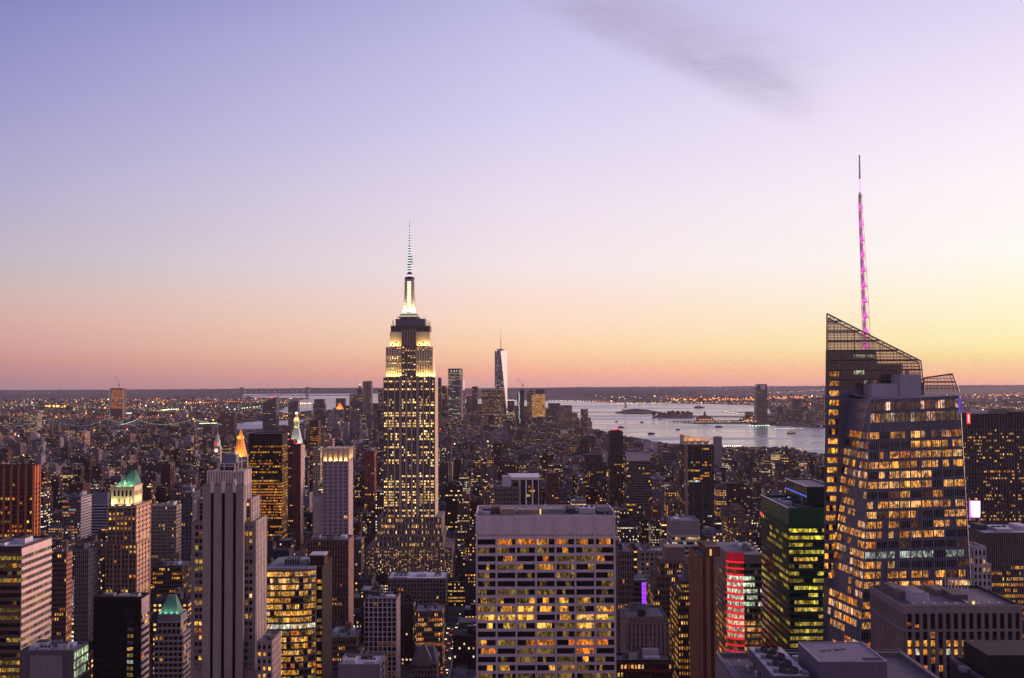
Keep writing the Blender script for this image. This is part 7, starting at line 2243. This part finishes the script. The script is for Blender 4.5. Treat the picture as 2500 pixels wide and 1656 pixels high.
# ------------------------------------------------------------------ the rest of the city
def city_material():
    m, t, out = new_mat('city_facade')
    uv = t.node('ShaderNodeUVMap'); uv.uv_map = 'metres'
    su = t.node('ShaderNodeSeparateXYZ'); t.l.new(uv.outputs[0], su.inputs[0])
    wc = t.node('ShaderNodeAttribute'); wc.attribute_name = 'wall_colour'
    pr = t.node('ShaderNodeAttribute'); pr.attribute_name = 'facade'
    sp = t.node('ShaderNodeSeparateXYZ'); t.l.new(pr.outputs['Vector'], sp.inputs[0])
    seed, wf, litp = sp.outputs
    g = t.node('ShaderNodeNewGeometry')
    sn = t.node('ShaderNodeSeparateXYZ'); t.l.new(g.outputs['Normal'], sn.inputs[0])
    isroof = t.m('GREATER_THAN', sn.outputs[2], .5)
    bw = t.m('MULTIPLY_ADD', t.m('FRACT', t.m('MULTIPLY', seed, 7.31)), 1.8, 1.9)
    fh = t.m('MULTIPLY_ADD', t.m('FRACT', t.m('MULTIPLY', seed, 3.77)), .7, 3.1)
    u = t.m('DIVIDE', su.outputs[0], bw); v = t.m('DIVIDE', su.outputs[1], fh)
    fu, fv = t.m('FRACT', u), t.m('FRACT', v)
    iu, iv = t.m('FLOOR', u), t.m('FLOOR', v)
    mu = t.m('LESS_THAN', t.m('ABSOLUTE', t.m('SUBTRACT', fu, .5)), t.m('MULTIPLY', wf, .5))
    mv = t.m('LESS_THAN', t.m('ABSOLUTE', t.m('SUBTRACT', fv, .55)), .23)
    mask = t.m('MULTIPLY', t.m('MULTIPLY', mu, mv), t.m('SUBTRACT', 1.0, isroof))
    def wn(a, b, c):
        n = t.node('ShaderNodeTexWhiteNoise', noise_dimensions='3D')
        t.l.new(t.comb(a, b, c), n.inputs['Vector'])
        s = t.node('ShaderNodeSeparateColor'); t.l.new(n.outputs['Color'], s.inputs[0])
        return s.outputs
    r1 = wn(iu, iv, seed)
    rf = wn(0.0, iv, t.m('ADD', seed, 13.7))
    pp = t.m('MULTIPLY', litp, t.m('MULTIPLY_ADD', t.m('POWER', rf[0], 2.5), 3.6, .12))
    on = t.m('MULTIPLY', t.m('LESS_THAN', r1[0], pp), mask)
    hue = t.m('ADD', t.m('ADD', t.m('MULTIPLY', r1[1], .3), t.m('MULTIPLY', rf[1], .22)), t.m('MULTIPLY', t.m('FRACT', t.m('MULTIPLY', seed, 17.3)), .48))
    col = t.ramp(hue, [(0, (1, .28, .04)), (.3, (1, .48, .10)), (.55, (1, .66, .24)), (.75, (1, .84, .52)), (.9, (.85, .92, .75)), (1, (.75, .9, 1))])
    e = t.node('ShaderNodeEmission'); t.l.new(col, e.inputs[0])
    n3 = t.noise(g.outputs['Position'], .9, 3.0, .7)
    st = t.m('MULTIPLY', t.m('MULTIPLY_ADD', r1[2], 1.5, .5), t.mr(n3, .3, .7, .45, 1.3, False))
    t.l.new(t.m('MULTIPLY', st, on), e.inputs[1])
    n = t.noise(g.outputs['Position'], .12, 5.0, .65)
    nv = t.m('MULTIPLY_ADD', t.m('SUBTRACT', n, .5), .9, 1.0)
    vm = t.node('ShaderNodeVectorMath', operation='SCALE')
    t.l.new(wc.outputs['Color'], vm.inputs[0]); t.l.new(nv, vm.inputs['Scale'])
    rfv = t.m('MULTIPLY_ADD', t.m('POWER', t.m('FRACT', t.m('MULTIPLY', seed, 11.9)), 3.0), .24, .012)
    rgb = t.node('ShaderNodeCombineColor')
    rv = t.m('MULTIPLY', rfv, nv)
    for k in range(3): t.l.new(rv, rgb.inputs[k])
    base = t.mix(mask, vm.outputs[0], (.014, .015, .022))
    base = t.mix(isroof, base, rgb.outputs[0])
    b = t.node('ShaderNodeBsdfPrincipled')
    t.l.new(base, b.inputs['Base Color'])
    t.l.new(t.mr(mask, 0, 1, .9, .18, False), b.inputs['Roughness'])
    t.l.new(t.mr(mask, 0, 1, .15, .5, False), b.inputs['Specular IOR Level'])
    ad = t.node('ShaderNodeAddShader')
    t.l.new(b.outputs[0], ad.inputs[0]); t.l.new(e.outputs[0], ad.inputs[1])
    t.l.new(ad.outputs[0], out.inputs[0])
    m.cycles.emission_sampling = 'NONE'
    return m
CITYM = city_material()

PAL = [((.15, .062, .045), 'brick red'), ((.13, .088, .068), 'brown'), ((.34, .27, .21), 'beige'), ((.23, .22, .225), 'grey'), ((.46, .44, .43), 'pale'),
       ((.05, .047, .052), 'dark'), ((.25, .17, .125), 'tan'), ((.12, .125, .16), 'blue-grey')]
PALW = [.16, .2, .16, .17, .08, .08, .1, .05]

class Box:
    __slots__ = ('x0', 'x1', 'y0', 'y1', 'z0', 'z1', 'c', 'seed', 'wf', 'lit', 'own')
    def __init__(s, *a):
        for k, v in zip(s.__slots__, a): setattr(s, k, v)

def boxes_object(name, B, loc=(0, 0, 0), parent=None, tanks=()):
    N = len(B)
    A = np.array([(b.x0, b.x1, b.y0, b.y1, b.z0, b.z1) for b in B], dtype=np.float64).reshape(N, 6)
    A[:, :2] -= loc[0]; A[:, 2:4] -= loc[1]; A[:, 4:] -= loc[2]
    sx = [0, 1, 1, 0, 0, 1, 1, 0]; sy = [0, 0, 1, 1, 0, 0, 1, 1]; sz = [0, 0, 0, 0, 1, 1, 1, 1]
    V = np.zeros((N, 8, 3))
    for k in range(8):
        V[:, k, 0] = A[:, sx[k]]; V[:, k, 1] = A[:, 2+sy[k]]; V[:, k, 2] = A[:, 4+sz[k]]
    fq = np.array([(0, 1, 5, 4), (1, 2, 6, 5), (2, 3, 7, 6), (3, 0, 4, 7), (4, 5, 6, 7)])
    FI = (np.arange(N)[:, None, None]*8+fq[None]).reshape(-1)
    w = A[:, 1]-A[:, 0]; d = A[:, 3]-A[:, 2]; h = A[:, 5]-A[:, 4]
    UV = np.zeros((N, 5, 4, 2))
    for f, ln in enumerate((w, d, w, d)):
        UV[:, f, 1, 0] = ln; UV[:, f, 2, 0] = ln
        UV[:, f, 2, 1] = h; UV[:, f, 3, 1] = h
        UV[:, f, :, 0] += (f*137.0)
    WC = np.array([(*b.c, 1.0) for b in B]); PR = np.array([(b.seed, b.wf, b.lit) for b in B])
    V = V.reshape(-1, 3); UV = UV.reshape(-1, 2)
    WC = np.repeat(WC, 5, axis=0); PR = np.repeat(PR, 5, axis=0)
    nq = N*5
    tv = []; tf = []
    for (x, y, z, r, hh) in tanks:
        b0 = len(V)+len(tv)
        for (rr, zz) in ((r, z), (r*.95, z+hh), (.15, z+hh*1.3)):
            for i in range(8):
                tv.append((x-loc[0]+rr*math.cos(i*math.pi/4), y-loc[1]+rr*math.sin(i*math.pi/4), zz-loc[2]))
        for L in range(2):
            for i in range(8):
                j = (i+1) % 8
                tf.append((b0+L*8+i, b0+L*8+j, b0+L*8+8+j, b0+L*8+8+i))
    if tv:
        V = np.vstack([V, np.array(tv)]); FI = np.concatenate([FI, np.array(tf).reshape(-1)])
        nt = len(tf)
        UV = np.vstack([UV, np.zeros((nt*4, 2))])
        WC = np.vstack([WC, np.tile([.12, .08, .06, 1], (nt, 1))]); PR = np.vstack([PR, np.tile([.3, 0, 0], (nt, 1))])
        nq += nt
    me = bpy.data.meshes.new(name)
    me.vertices.add(len(V)); me.vertices.foreach_set('co', V.astype(np.float32).reshape(-1))
    me.loops.add(nq*4); me.loops.foreach_set('vertex_index', FI.astype(np.int32))
    me.polygons.add(nq)
    me.polygons.foreach_set('loop_start', np.arange(nq, dtype=np.int32)*4)
    me.polygons.foreach_set('loop_total', np.full(nq, 4, dtype=np.int32))
    uvl = me.uv_layers.new(name='metres')
    uvl.data.foreach_set('uv', UV.astype(np.float32).reshape(-1))
    a = me.attributes.new('wall_colour', 'FLOAT_COLOR', 'FACE'); a.data.foreach_set('color', WC.astype(np.float32).reshape(-1))
    a = me.attributes.new('facade', 'FLOAT_VECTOR', 'FACE'); a.data.foreach_set('vector', PR.astype(np.float32).reshape(-1))
    me.materials.append(CITYM)
    me.update(calc_edges=True)
    me.polygons.foreach_set('use_smooth', np.zeros(nq, dtype=bool))
    o = bpy.data.objects.new(name, me)
    COL.objects.link(o)
    o.location = loc
    if parent is not None: o.parent = parent
    return o

rng = random.Random(20)
CAP = [(-100, 1022), (60, 1022), (300, 1026), (480, 1030), (570, 1050), (600, 1052), (650, 1046), (700, 1030), (780, 1005), (830, 990), (900, 985), (1080, 975), (1100, 984), (1240, 988), (1330, 996), (1400, 1010), (1445, 1044), (1490, 1056), (1560, 1072), (1650, 1086), (1760, 1092), (1850, 1094), (1930, 1094), (2010, 1112), (2100, 1040), (2340, 1000), (2600, 1000)]
def cap_row(px):
    for (a, ra), (b, rb) in zip(CAP, CAP[1:]):
        if a <= px <= b:
            return ra+(rb-ra)*(px-a)/(b-a)
    return 1010
def height(x, y, r):
    if y < 1000: h = r.uniform(24, 60) if r.random() < .75 else r.uniform(60, 92)
    elif y < 1600: h = r.uniform(20, 58) if r.random() < .8 else r.uniform(58, 110)
    elif y < 2600: h = r.uniform(15, 48) if r.random() < .86 else r.uniform(48, 95)
    elif y < 4200: h = r.uniform(11, 28) if r.random() < .9 else r.uniform(30, 66)
    elif y < 4900: h = r.uniform(14, 38) if r.random() < .86 else r.uniform(40, 80)
    else: h = r.uniform(30, 70) if r.random() < .25 else r.uniform(70, 150)
    if y > 4900 and 55 < x < 420: h = r.uniform(55, 112)
    if x < -900 and y > 2000: h = r.uniform(12, 22) if r.random() < .84 else r.uniform(32, 58)
    return h
AVES = [-62+k*270 for k in range(-12, 7)]
CITY = []            # main boxes, each with a list of riders
RIDE = {}
TANK = {}
def blocked(x0, x1, y0, y1, m=4):
    for h in HERO:
        if x0 < h['x1']+m and x1 > h['x0']-m and y0 < h['y1']+m and y1 > h['y0']-m:
            return True
    return False
def cap_z(x0, x1, y0, y1, z):
    pa = proj(x0, y0, z)[0]; pb = proj(x1, y0, z)[0]
    lim = max(cap_row(pa), cap_row(pb), cap_row((pa+pb)/2))
    for h in HERO:
        if h['Y'] > y0 and h['pl'] < pb and h['pr'] > pa:
            lim = max(lim, h['pb'])
    mx = P((pa+pb)/2, lim, y0)[1]
    return mx
def add_building(x0, x1, y0, y1, h, r, litk=1.0, far=False):
    mz = 99 if far else cap_z(x0, x1, y0, y1, h)
    if h > mz:
        h = mz-r.uniform(0, 5)
    if h < 7: return
    c = r.choices(range(len(PAL)), PALW)[0]
    k = r.uniform(.16, .45) if r.random() < .74 else r.uniform(.45, .95)
    if far: k *= .6
    col = tuple(v*k*t_ for v, t_ in zip(PAL[c][0], (.96, .92, 1.2)))
    seed = r.random()*97+1
    wf = r.uniform(.30, .52) if r.random() < .8 else r.uniform(.75, .95)
    lit = litk*(r.uniform(.05, .26) if r.random() < .68 else r.uniform(.3, .85))
    i = len(CITY)
    step = h > 38 and r.random() < .4 and (x1-x0) > 16
    if step:
        hb = h*r.uniform(.45, .75)
        CITY.append(Box(x0, x1, y0, y1, 0, hb, col, seed, wf, lit, (c, True)))
        a = r.uniform(.1, .25)*(x1-x0); b = r.uniform(.1, .25)*(y1-y0)
        tx0, tx1, ty0, ty1 = x0+a, x1-a*r.uniform(.3, 1), y0+b, y1-b*.5
        RIDE[i] = [Box(tx0, tx1, ty0, ty1, hb, h, col, seed, wf, lit, None)]
    else:
        CITY.append(Box(x0, x1, y0, y1, 0, h, col, seed, wf, lit, (c, False)))
        tx0, tx1, ty0, ty1 = x0, x1, y0, y1
        RIDE[i] = []
    TANK[i] = []
    if y0 < 4200:
        w = tx1-tx0; d = ty1-ty0
        for k in range(r.choice((1, 1, 2, 3))):
            bw, bd, bh = w*r.uniform(.15, .4), d*r.uniform(.15, .4), r.uniform(2.2, 5.5)
            bx, by = r.uniform(tx0+.5, tx1-bw-.5), r.uniform(ty0+.5, ty1-bd-.5)
            kk = r.uniform(.6, 1.6)
            RIDE[i].append(Box(bx, bx+bw, by, by+bd, h+.01*k, h+bh+.02*k, tuple(min(.6, v*kk) for v in col), seed+k*.37, 0.0, 0.0, None))
        if r.random() < .4 and y0 < 2600:
            TANK[i].append((r.uniform(tx0+2.5, tx1-2.5), r.uniform(ty0+2.5, ty1-2.5), h+2.5, r.uniform(1.6, 2.4), 4.2))
        # parapet: a low rim standing round the roof
        if y0 < 1900:
            for q in ((tx0, tx1, ty0-.15, ty0+.3), (tx1-.3, tx1+.15, ty0+.3, ty1), (tx0-.15, tx0+.3, ty0+.3, ty1)):
                RIDE[i].append(Box(q[0], q[1], q[2], q[3], h-.6, h+1.1, tuple(min(.7, v*1.15) for v in col), seed, 0.0, 0.0, None))

y = 640.0
while y < 6900:
    fine = y < 2600
    for ai in range(len(AVES)-1):
        sh = 0 if y < 1130 else (45 if y < 2300 else (-70 if y < 3600 else 120))
        xa, xb = AVES[ai]+11+sh, AVES[ai+1]-11+sh
        if y < 1130: xa += 4; xb -= 4
        if y > 2600: xa -= 3; xb += 3
        for row in (0, 1):
            yy0, yy1 = y+row*31.2, y+row*31.2+30.6
            x = xa
            while x < xb-7:
                wd = rng.uniform(9, 30) if fine else rng.uniform(14, 44)
                if rng.random() < .06: wd *= 1.8
                x2 = min(xb, x+wd)
                cx = (x+x2)/2
                pm = proj(cx, yy0, 30)[0]
                if y > 1130 and x2 > -84 and x < -40 and False: pass
                if -90 < pm < 2590 and x2-x > 6 and inside(MANH, cx, yy0+15) and inside(MANH, cx, yy0-25) and not blocked(x, x2, yy0, yy1):
                    if rng.random() < (.97 if y < 2600 else .92):
                        add_building(x+.15, x2-.15, yy0+rng.uniform(0, 3), yy1-rng.uniform(0, 6), height(cx, yy0, rng), rng, 1.0 if y < 1600 else (.5 if y < 2600 else .24))
                x = x2
    y += 80.0
# Brooklyn and the Jersey shore, much looser
for poly, n, xr, yr in ((BROOK, 4200, (-7000, -1000), (4900, 11800)), (JERSEY, 1500, (900, 6000), (4200, 12500))):
    k = 0
    for _ in range(n*6):
        if k >= n: break
        Yv = yr[0]+(yr[1]-yr[0])*rng.random()**1.3
        X = rng.uniform(*xr)
        px = proj(X, Yv, 10)[0]
        if not (-40 < px < 2540) or not inside(poly, X, Yv) or not inside(poly, X, Yv-60) or blocked(X-30, X+30, Yv, Yv+40): continue
        wd = rng.uniform(14, 60); dp = rng.uniform(12, 40)
        h = rng.uniform(7.2, 11) if rng.random() < .95 else rng.uniform(16, 38)
        add_building(X-wd/2, X+wd/2, Yv, Yv+dp, h, rng, .2, True)
        k += 1

# which of them show largest: a coarse visibility buffer, farthest first
BW, BH, BS = 1250, 828, 0.5
buf = np.full((BH, BW), -1, dtype=np.int32)
ent = [('h', i, h['Y']) for i, h in enumerate(HERO)] + [('c', i, b.y0) for i, b in enumerate(CITY)]
ent.sort(key=lambda e: -e[2])
def fill(x0, x1, y0, z0, z1, y1, val):
    a = proj(x0, y0, z1); b = proj(x1, y0, z0); c = proj(x1, y1, z1); d = proj(x0, y1, z1)
    l = int(max(0, min(a[0], d[0])*BS)); r_ = int(min(BW, max(b[0], c[0])*BS)+.5)
    tt = int(max(0, min(a[1], c[1])*BS)); bb = int(min(BH, b[1]*BS)+.5)
    if r_ > l and bb > tt: buf[tt:bb, l:r_] = val
for k, i, _ in ent:
    if k == 'h':
        h = HERO[i]
        l, r_, tt = int(max(0, h['pl']*BS)), int(max(0, h['pr']*BS)), int(max(0, h['pt']*BS))
        if r_ > l: buf[tt:, l:r_] = -1
    else:
        b = CITY[i]; fill(b.x0, b.x1, b.y0, b.z0, b.z1, b.y1, i)
        for q in RIDE[i]:
            if q.own is None and q.wf > 0: fill(q.x0, q.x1, q.y0, q.z0, q.z1, q.y1, i)
ids, cnt = np.unique(buf[buf >= 0], return_counts=True)
order = sorted(zip(cnt.tolist(), ids.tolist()), reverse=True)
N_SOLO = 235
SOLO = [i for c, i in order[:N_SOLO] if c > 12]
cent = {}
for i in SOLO:
    yy, xx = np.nonzero(buf == i)
    cent[i] = (float(xx.mean())/BS, float(yy.mean())/BS)
solo = set(SOLO)

refs = [h for h in HERO if h.get('ref')]
lab = {}
for i in SOLO:
    b = CITY[i]; c, st = b.own
    px, py = cent[i]
    top = max([b.z1]+[q.z1 for q in RIDE[i] if q.wf > 0])
    hw = 'low' if top < 26 else ('mid-height' if top < 52 else 'tall')
    form = 'stepped' if st else ('slab-like' if (b.x1-b.x0) > 30 else ('narrow' if (b.x1-b.x0) < 14 else 'square'))
    roof = ' tank-topped' if TANK[i] else ''
    litw = 'many lit windows' if b.lit > .28 else 'few lit windows'
    best = None
    for h in refs:
        hx = min(max(px, h['pl']), h['pr']); hy = min(max(py, h['pt']), min(h['pb'], 1656))
        dd = abs(hx-px)+abs(hy-py)*.7
        if best is None or dd < best[0]: best = (dd, h)
    h = best[1]
    rel = 'beyond' if b.y0 > h['Y']+120 else ('before' if b.y0 < h['Y']-120 else 'beside')
    lab.setdefault(f"{hw} {form} {PAL[c][1]}{roof} building, {litw}, {rel} {h['ref']}", []).append(i)
ORD = ['first', 'second', 'third', 'fourth', 'fifth', 'sixth', 'seventh', 'eighth', 'ninth', 'tenth']
for L, ii in lab.items():
    ii.sort(key=lambda i: cent[i][0])
    for k, i in enumerate(ii):
        b = CITY[i]
        loc = ((b.x0+b.x1)/2, (b.y0+b.y1)/2, 0)
        nm = 'apartment_building' if b.own[0] in (0, 1, 2) else 'city_building'
        rid = RIDE[i]
        tow = [q for q in rid if q.wf > 0]
        o = boxes_object(nm, [b]+tow+[q for q in rid if q.wf == 0 and q.z0 < b.z1 and not tow], loc) if False else boxes_object(nm, [b]+tow, loc)
        L2 = L
        if len(ii) > 1:
            L2 = L.replace(', few lit windows', ', dim').replace(', many lit windows', ', well lit') + f", {ORD[min(k, 9)]} from left"
        tag(o, L2, 'building', 'city buildings filling the streets')
        caps = [q for q in rid if q.wf == 0]
        par = [q for q in caps if abs((q.z1-q.z0)-1.7) < .01]
        for q in caps:
            if q in par: continue
            c_ = boxes_object('bulkhead', [q], loc); c_.parent = o; c_.location = (0, 0, 0)
        if par:
            c_ = boxes_object('parapet', par, loc); c_.parent = o; c_.location = (0, 0, 0)
        for tk in TANK[i]:
            mm = MB(); x, yv, z, r_, hh = tk
            for a in (45, 135, 225, 315):
                dx, dy = r_*.7*math.cos(math.radians(a)), r_*.7*math.sin(math.radians(a))
                mm.bar((x+dx, yv+dy, z-2.6), (x+dx, yv+dy, z), .15, STEEL)
            mm.cyl(x, yv, z, z+hh, r_, r_*.95, TANKW, 10); mm.cyl(x, yv, z+hh, z+hh+1.3, r_*1.06, .1, TANKW, 10)
            c_ = mm.build('water_tank', o, loc)
rest = []; tk = []
for i, b in enumerate(CITY):
    if i in solo: continue
    rest.append(b); rest.extend(RIDE[i]); tk.extend(TANK[i])
o = boxes_object('distant_city', rest, (0, 0, 0), None, tk)
tag(o, 'dense mass of low buildings filling the streets to the water', 'city', None, 'stuff')

# ------------------------------------------------------------------ street and roof lamps, too many to count
def lights_object(name, pts):
    V = []; Fc = []; C = []
    for (x, y_, z, s, c, e) in pts:
        b = len(V); h = s/2
        for dx, dy, dz in ((-h, 0, 0), (0, -h, 0), (h, 0, 0), (0, h, 0), (0, 0, h), (0, 0, -h)):
            V.append((x+dx, y_+dy, z+dz))
        for q in ((0, 1, 4), (1, 2, 4), (2, 3, 4), (3, 0, 4), (1, 0, 5), (2, 1, 5), (3, 2, 5), (0, 3, 5)):
            Fc.append(tuple(b+i for i in q)); C.append((c[0]*e, c[1]*e, c[2]*e, 1))
    me = bpy.data.meshes.new(name); me.from_pydata(V, [], Fc)
    a = me.attributes.new('lamp_colour', 'FLOAT_COLOR', 'FACE'); a.data.foreach_set('color', np.array(C, dtype=np.float32).reshape(-1))
    m, t, out = new_mat('lamps')
    at = t.node('ShaderNodeAttribute'); at.attribute_name = 'lamp_colour'
    e = t.node('ShaderNodeEmission'); t.l.new(at.outputs['Color'], e.inputs[0]); e.inputs[1].default_value = 1.0
    t.l.new(e.outputs[0], out.inputs[0]); m.cycles.emission_sampling = 'NONE'
    me.materials.append(m)
    o = bpy.data.objects.new(name, me); COL.objects.link(o)
    return o
LC = [(1, .30, .06), (1, .42, .12), (1, .62, .30), (1, .85, .60), (.85, 1, .75), (.8, .9, 1.0), (1, .06, .05)]
LW = [.22, .22, .22, .16, .06, .09, .03]
pts = []
for i, b in enumerate(CITY):
    pr_ = .12 if b.y0 < 1600 else (.20 if b.y0 < 4500 else .34)
    if rng.random() < pr_:
        s = b.y0/1065*rng.choice((.3, .4, .5, .6, .8, 1.2))
        z = b.z1+s*.6 if rng.random() < .4 else b.z1*rng.uniform(.3, .95)
        pts.append((rng.uniform(b.x0, b.x1), b.y0-s*.8, z, s*1.2, rng.choices(LC, LW)[0], rng.choice((.4, .7, 1.0, 1.6, 3.2))))
def lampline(p0, p1, n, z, c, e, s=.8, jit=0.0):
    if p0[0] < 760 and z < 20: z += 9; e *= 1.25
    for k in range(n):
        f = (k+.5)/n
        px = p0[0]+(p1[0]-p0[0])*f+rng.uniform(-jit, jit); py = p0[1]+(p1[1]-p0[1])*f+rng.uniform(-jit, jit)*.3
        X, Yv = GND(px, py, z)
        pts.append((X, Yv, z, Yv/1065*s*1.3, c, e*rng.uniform(.6, 1.4)))
OR, YE, WH, GR, RD = (1, .30, .06), (1, .62, .22), (1, .9, .7), (.7, 1, .6), (1, .05, .04)
lampline((448, 985), (585, 980), 26, 12, (1, .2, .06), 2.0)              # red-lit expressway on stilts
lampline((560, 1000), (640, 992), 12, 10, GR, 2.0, .9, 3)
lampline((465, 1035), (530, 1033), 22, 10, (.9, 1, .6), 2.4)
lampline((415, 1047), (520, 1046), 30, 12, WH, 1.8, .6)
lampline((300, 1009), (322, 1009), 8, 12, (.8, 1, .8), 2.6)
lampline((395, 1001), (436, 999), 14, 12, (.8, 1, .7), 2.4, .9, 1)
lampline((362, 1005), (400, 1003), 10, 12, YE, 1.6, .9, 3)
lampline((376, 1041), (402, 1031), 12, 14, (1, .35, .2), 3.0)            # headlight trail on the bridge ramp
for px in (113, 120, 131, 138, 142, 157): lampline((px, 992), (px+1, 992), 1, 12, (1, .32, .05), 4.5, 1.6)
for px, py in ((256, 996), (195, 1089), (230, 1051), (310, 1048), (36, 1061), (98, 1061), (457, 1016), (472, 1023), (502, 1023), (520, 1026)): lampline((px, py), (px+1, py), 1, 25, (1, .30, .05), 3.6, 1.4)
lampline((0, 985), (470, 1000), 160, 12, YE, 1.2, .6, 18)
lampline((0, 1012), (420, 1020), 150, 12, OR, 1.3, .6, 14)
lampline((200, 976), (700, 978), 70, 12, OR, 1.4, .6, 8)
lampline((690, 1016), (760, 1012), 26, 10, OR, 1.9, .8, 4)
lampline((640, 1018), (700, 1022), 14, 10, YE, 1.6, .7, 4)
lampline((655, 983), (772, 984), 22, 10, (1, .5, .2), 1.7, .7, 3)
lampline((730, 986), (762, 985), 6, 10, YE, 3.0, 1.0, 1)
lampline((1342, 978), (1450, 980), 30, 8, WH, 1.5, .7, 2)
lampline((1450, 979), (1500, 981), 14, 8, OR, 1.2, .7, 2)
lampline((1505, 985), (1640, 983), 40, 8, YE, 1.6, .7, 6)
lampline((1640, 976), (1850, 974), 90, 10, OR, 2.2, .9, 9)
lampline((1640, 980), (1850, 986), 60, 10, YE, 1.3, .6, 9)
lampline((1875, 972), (2010, 968), 60, 14, OR, 2.2, .9, 8)
lampline((1880, 960), (2012, 952), 30, 14, WH, 1.3, .6, 6)
lampline((1560, 950), (1900, 948), 26, 30, WH, 1.0, .6, 7)
lampline((1880, 985), (2010, 1000), 50, 14, YE, 1.2, .5, 12)
lampline((1650, 1031), (1850, 1029), 44, 4, YE, 1.9, .6, 2)
lampline((1838, 1019), (1790, 1026), 16, 4, WH, 2.0, .6)
lampline((1764, 1004.5), (1842, 1014), 40, 5, (1, .85, .5), 2.2, .55)
lampline((1690, 1017), (1836, 1018), 26, 4, YE, .9, .4)
lampline((1818, 1027), (1850, 1025), 16, 6, OR, 2.0, .8, 4)
lampline((1830, 1040), (1880, 1039), 18, 4, GR, 2.6, .8, 2)
lampline((1890, 1047), (1960, 1046), 16, 5, WH, 1.8, .6)
lampline((2360, 968), (2500, 962), 60, 14, OR, 1.6, .7, 10)
lampline((2360, 990), (2500, 998), 34, 12, YE, 1.4, .6, 9)
lampline((2370, 972), (2500, 972), 12, 4, WH, 1.4, .6, 1)
lampline((1765, 1089), (1812, 1089), 9, 12, WH, 3.0, 1.0)                # lit pier shed on the river bank
lampline((1870, 1094), (1960, 1096), 16, 10, (1, .3, .15), 1.6, .8, 3)
lampline((560, 957), (760, 955), 14, 60, WH, .9, .6, 5)
lampline((60, 961), (260, 959), 12, 25, (1, .4, .2), .9, .6, 2)
lo = lights_object('city_lights', pts)
tag(lo, 'countless small street lamps and roof lights glinting across the city', 'lights', None, 'stuff')
HAZE = 0.000013
# ------------------------------------------------------------------ evening air
HZ = MB()
hm, t, out = new_mat('haze_air')
v = t.node('ShaderNodeVolumePrincipled')
v.inputs['Color'].default_value = (.84, .74, .88, 1)
v.inputs['Density'].default_value = HAZE
v.inputs['Anisotropy'].default_value = 0.2
t.l.new(v.outputs[0], out.inputs['Volume'])
HZ.box(-22000, 22000, -1500, 23000, -6.0, 470.0, hm)
hz = HZ.build('haze', None, (0, 0, 0))
tag(hz, 'thin violet evening haze over the whole city', 'haze', None, 'stuff')
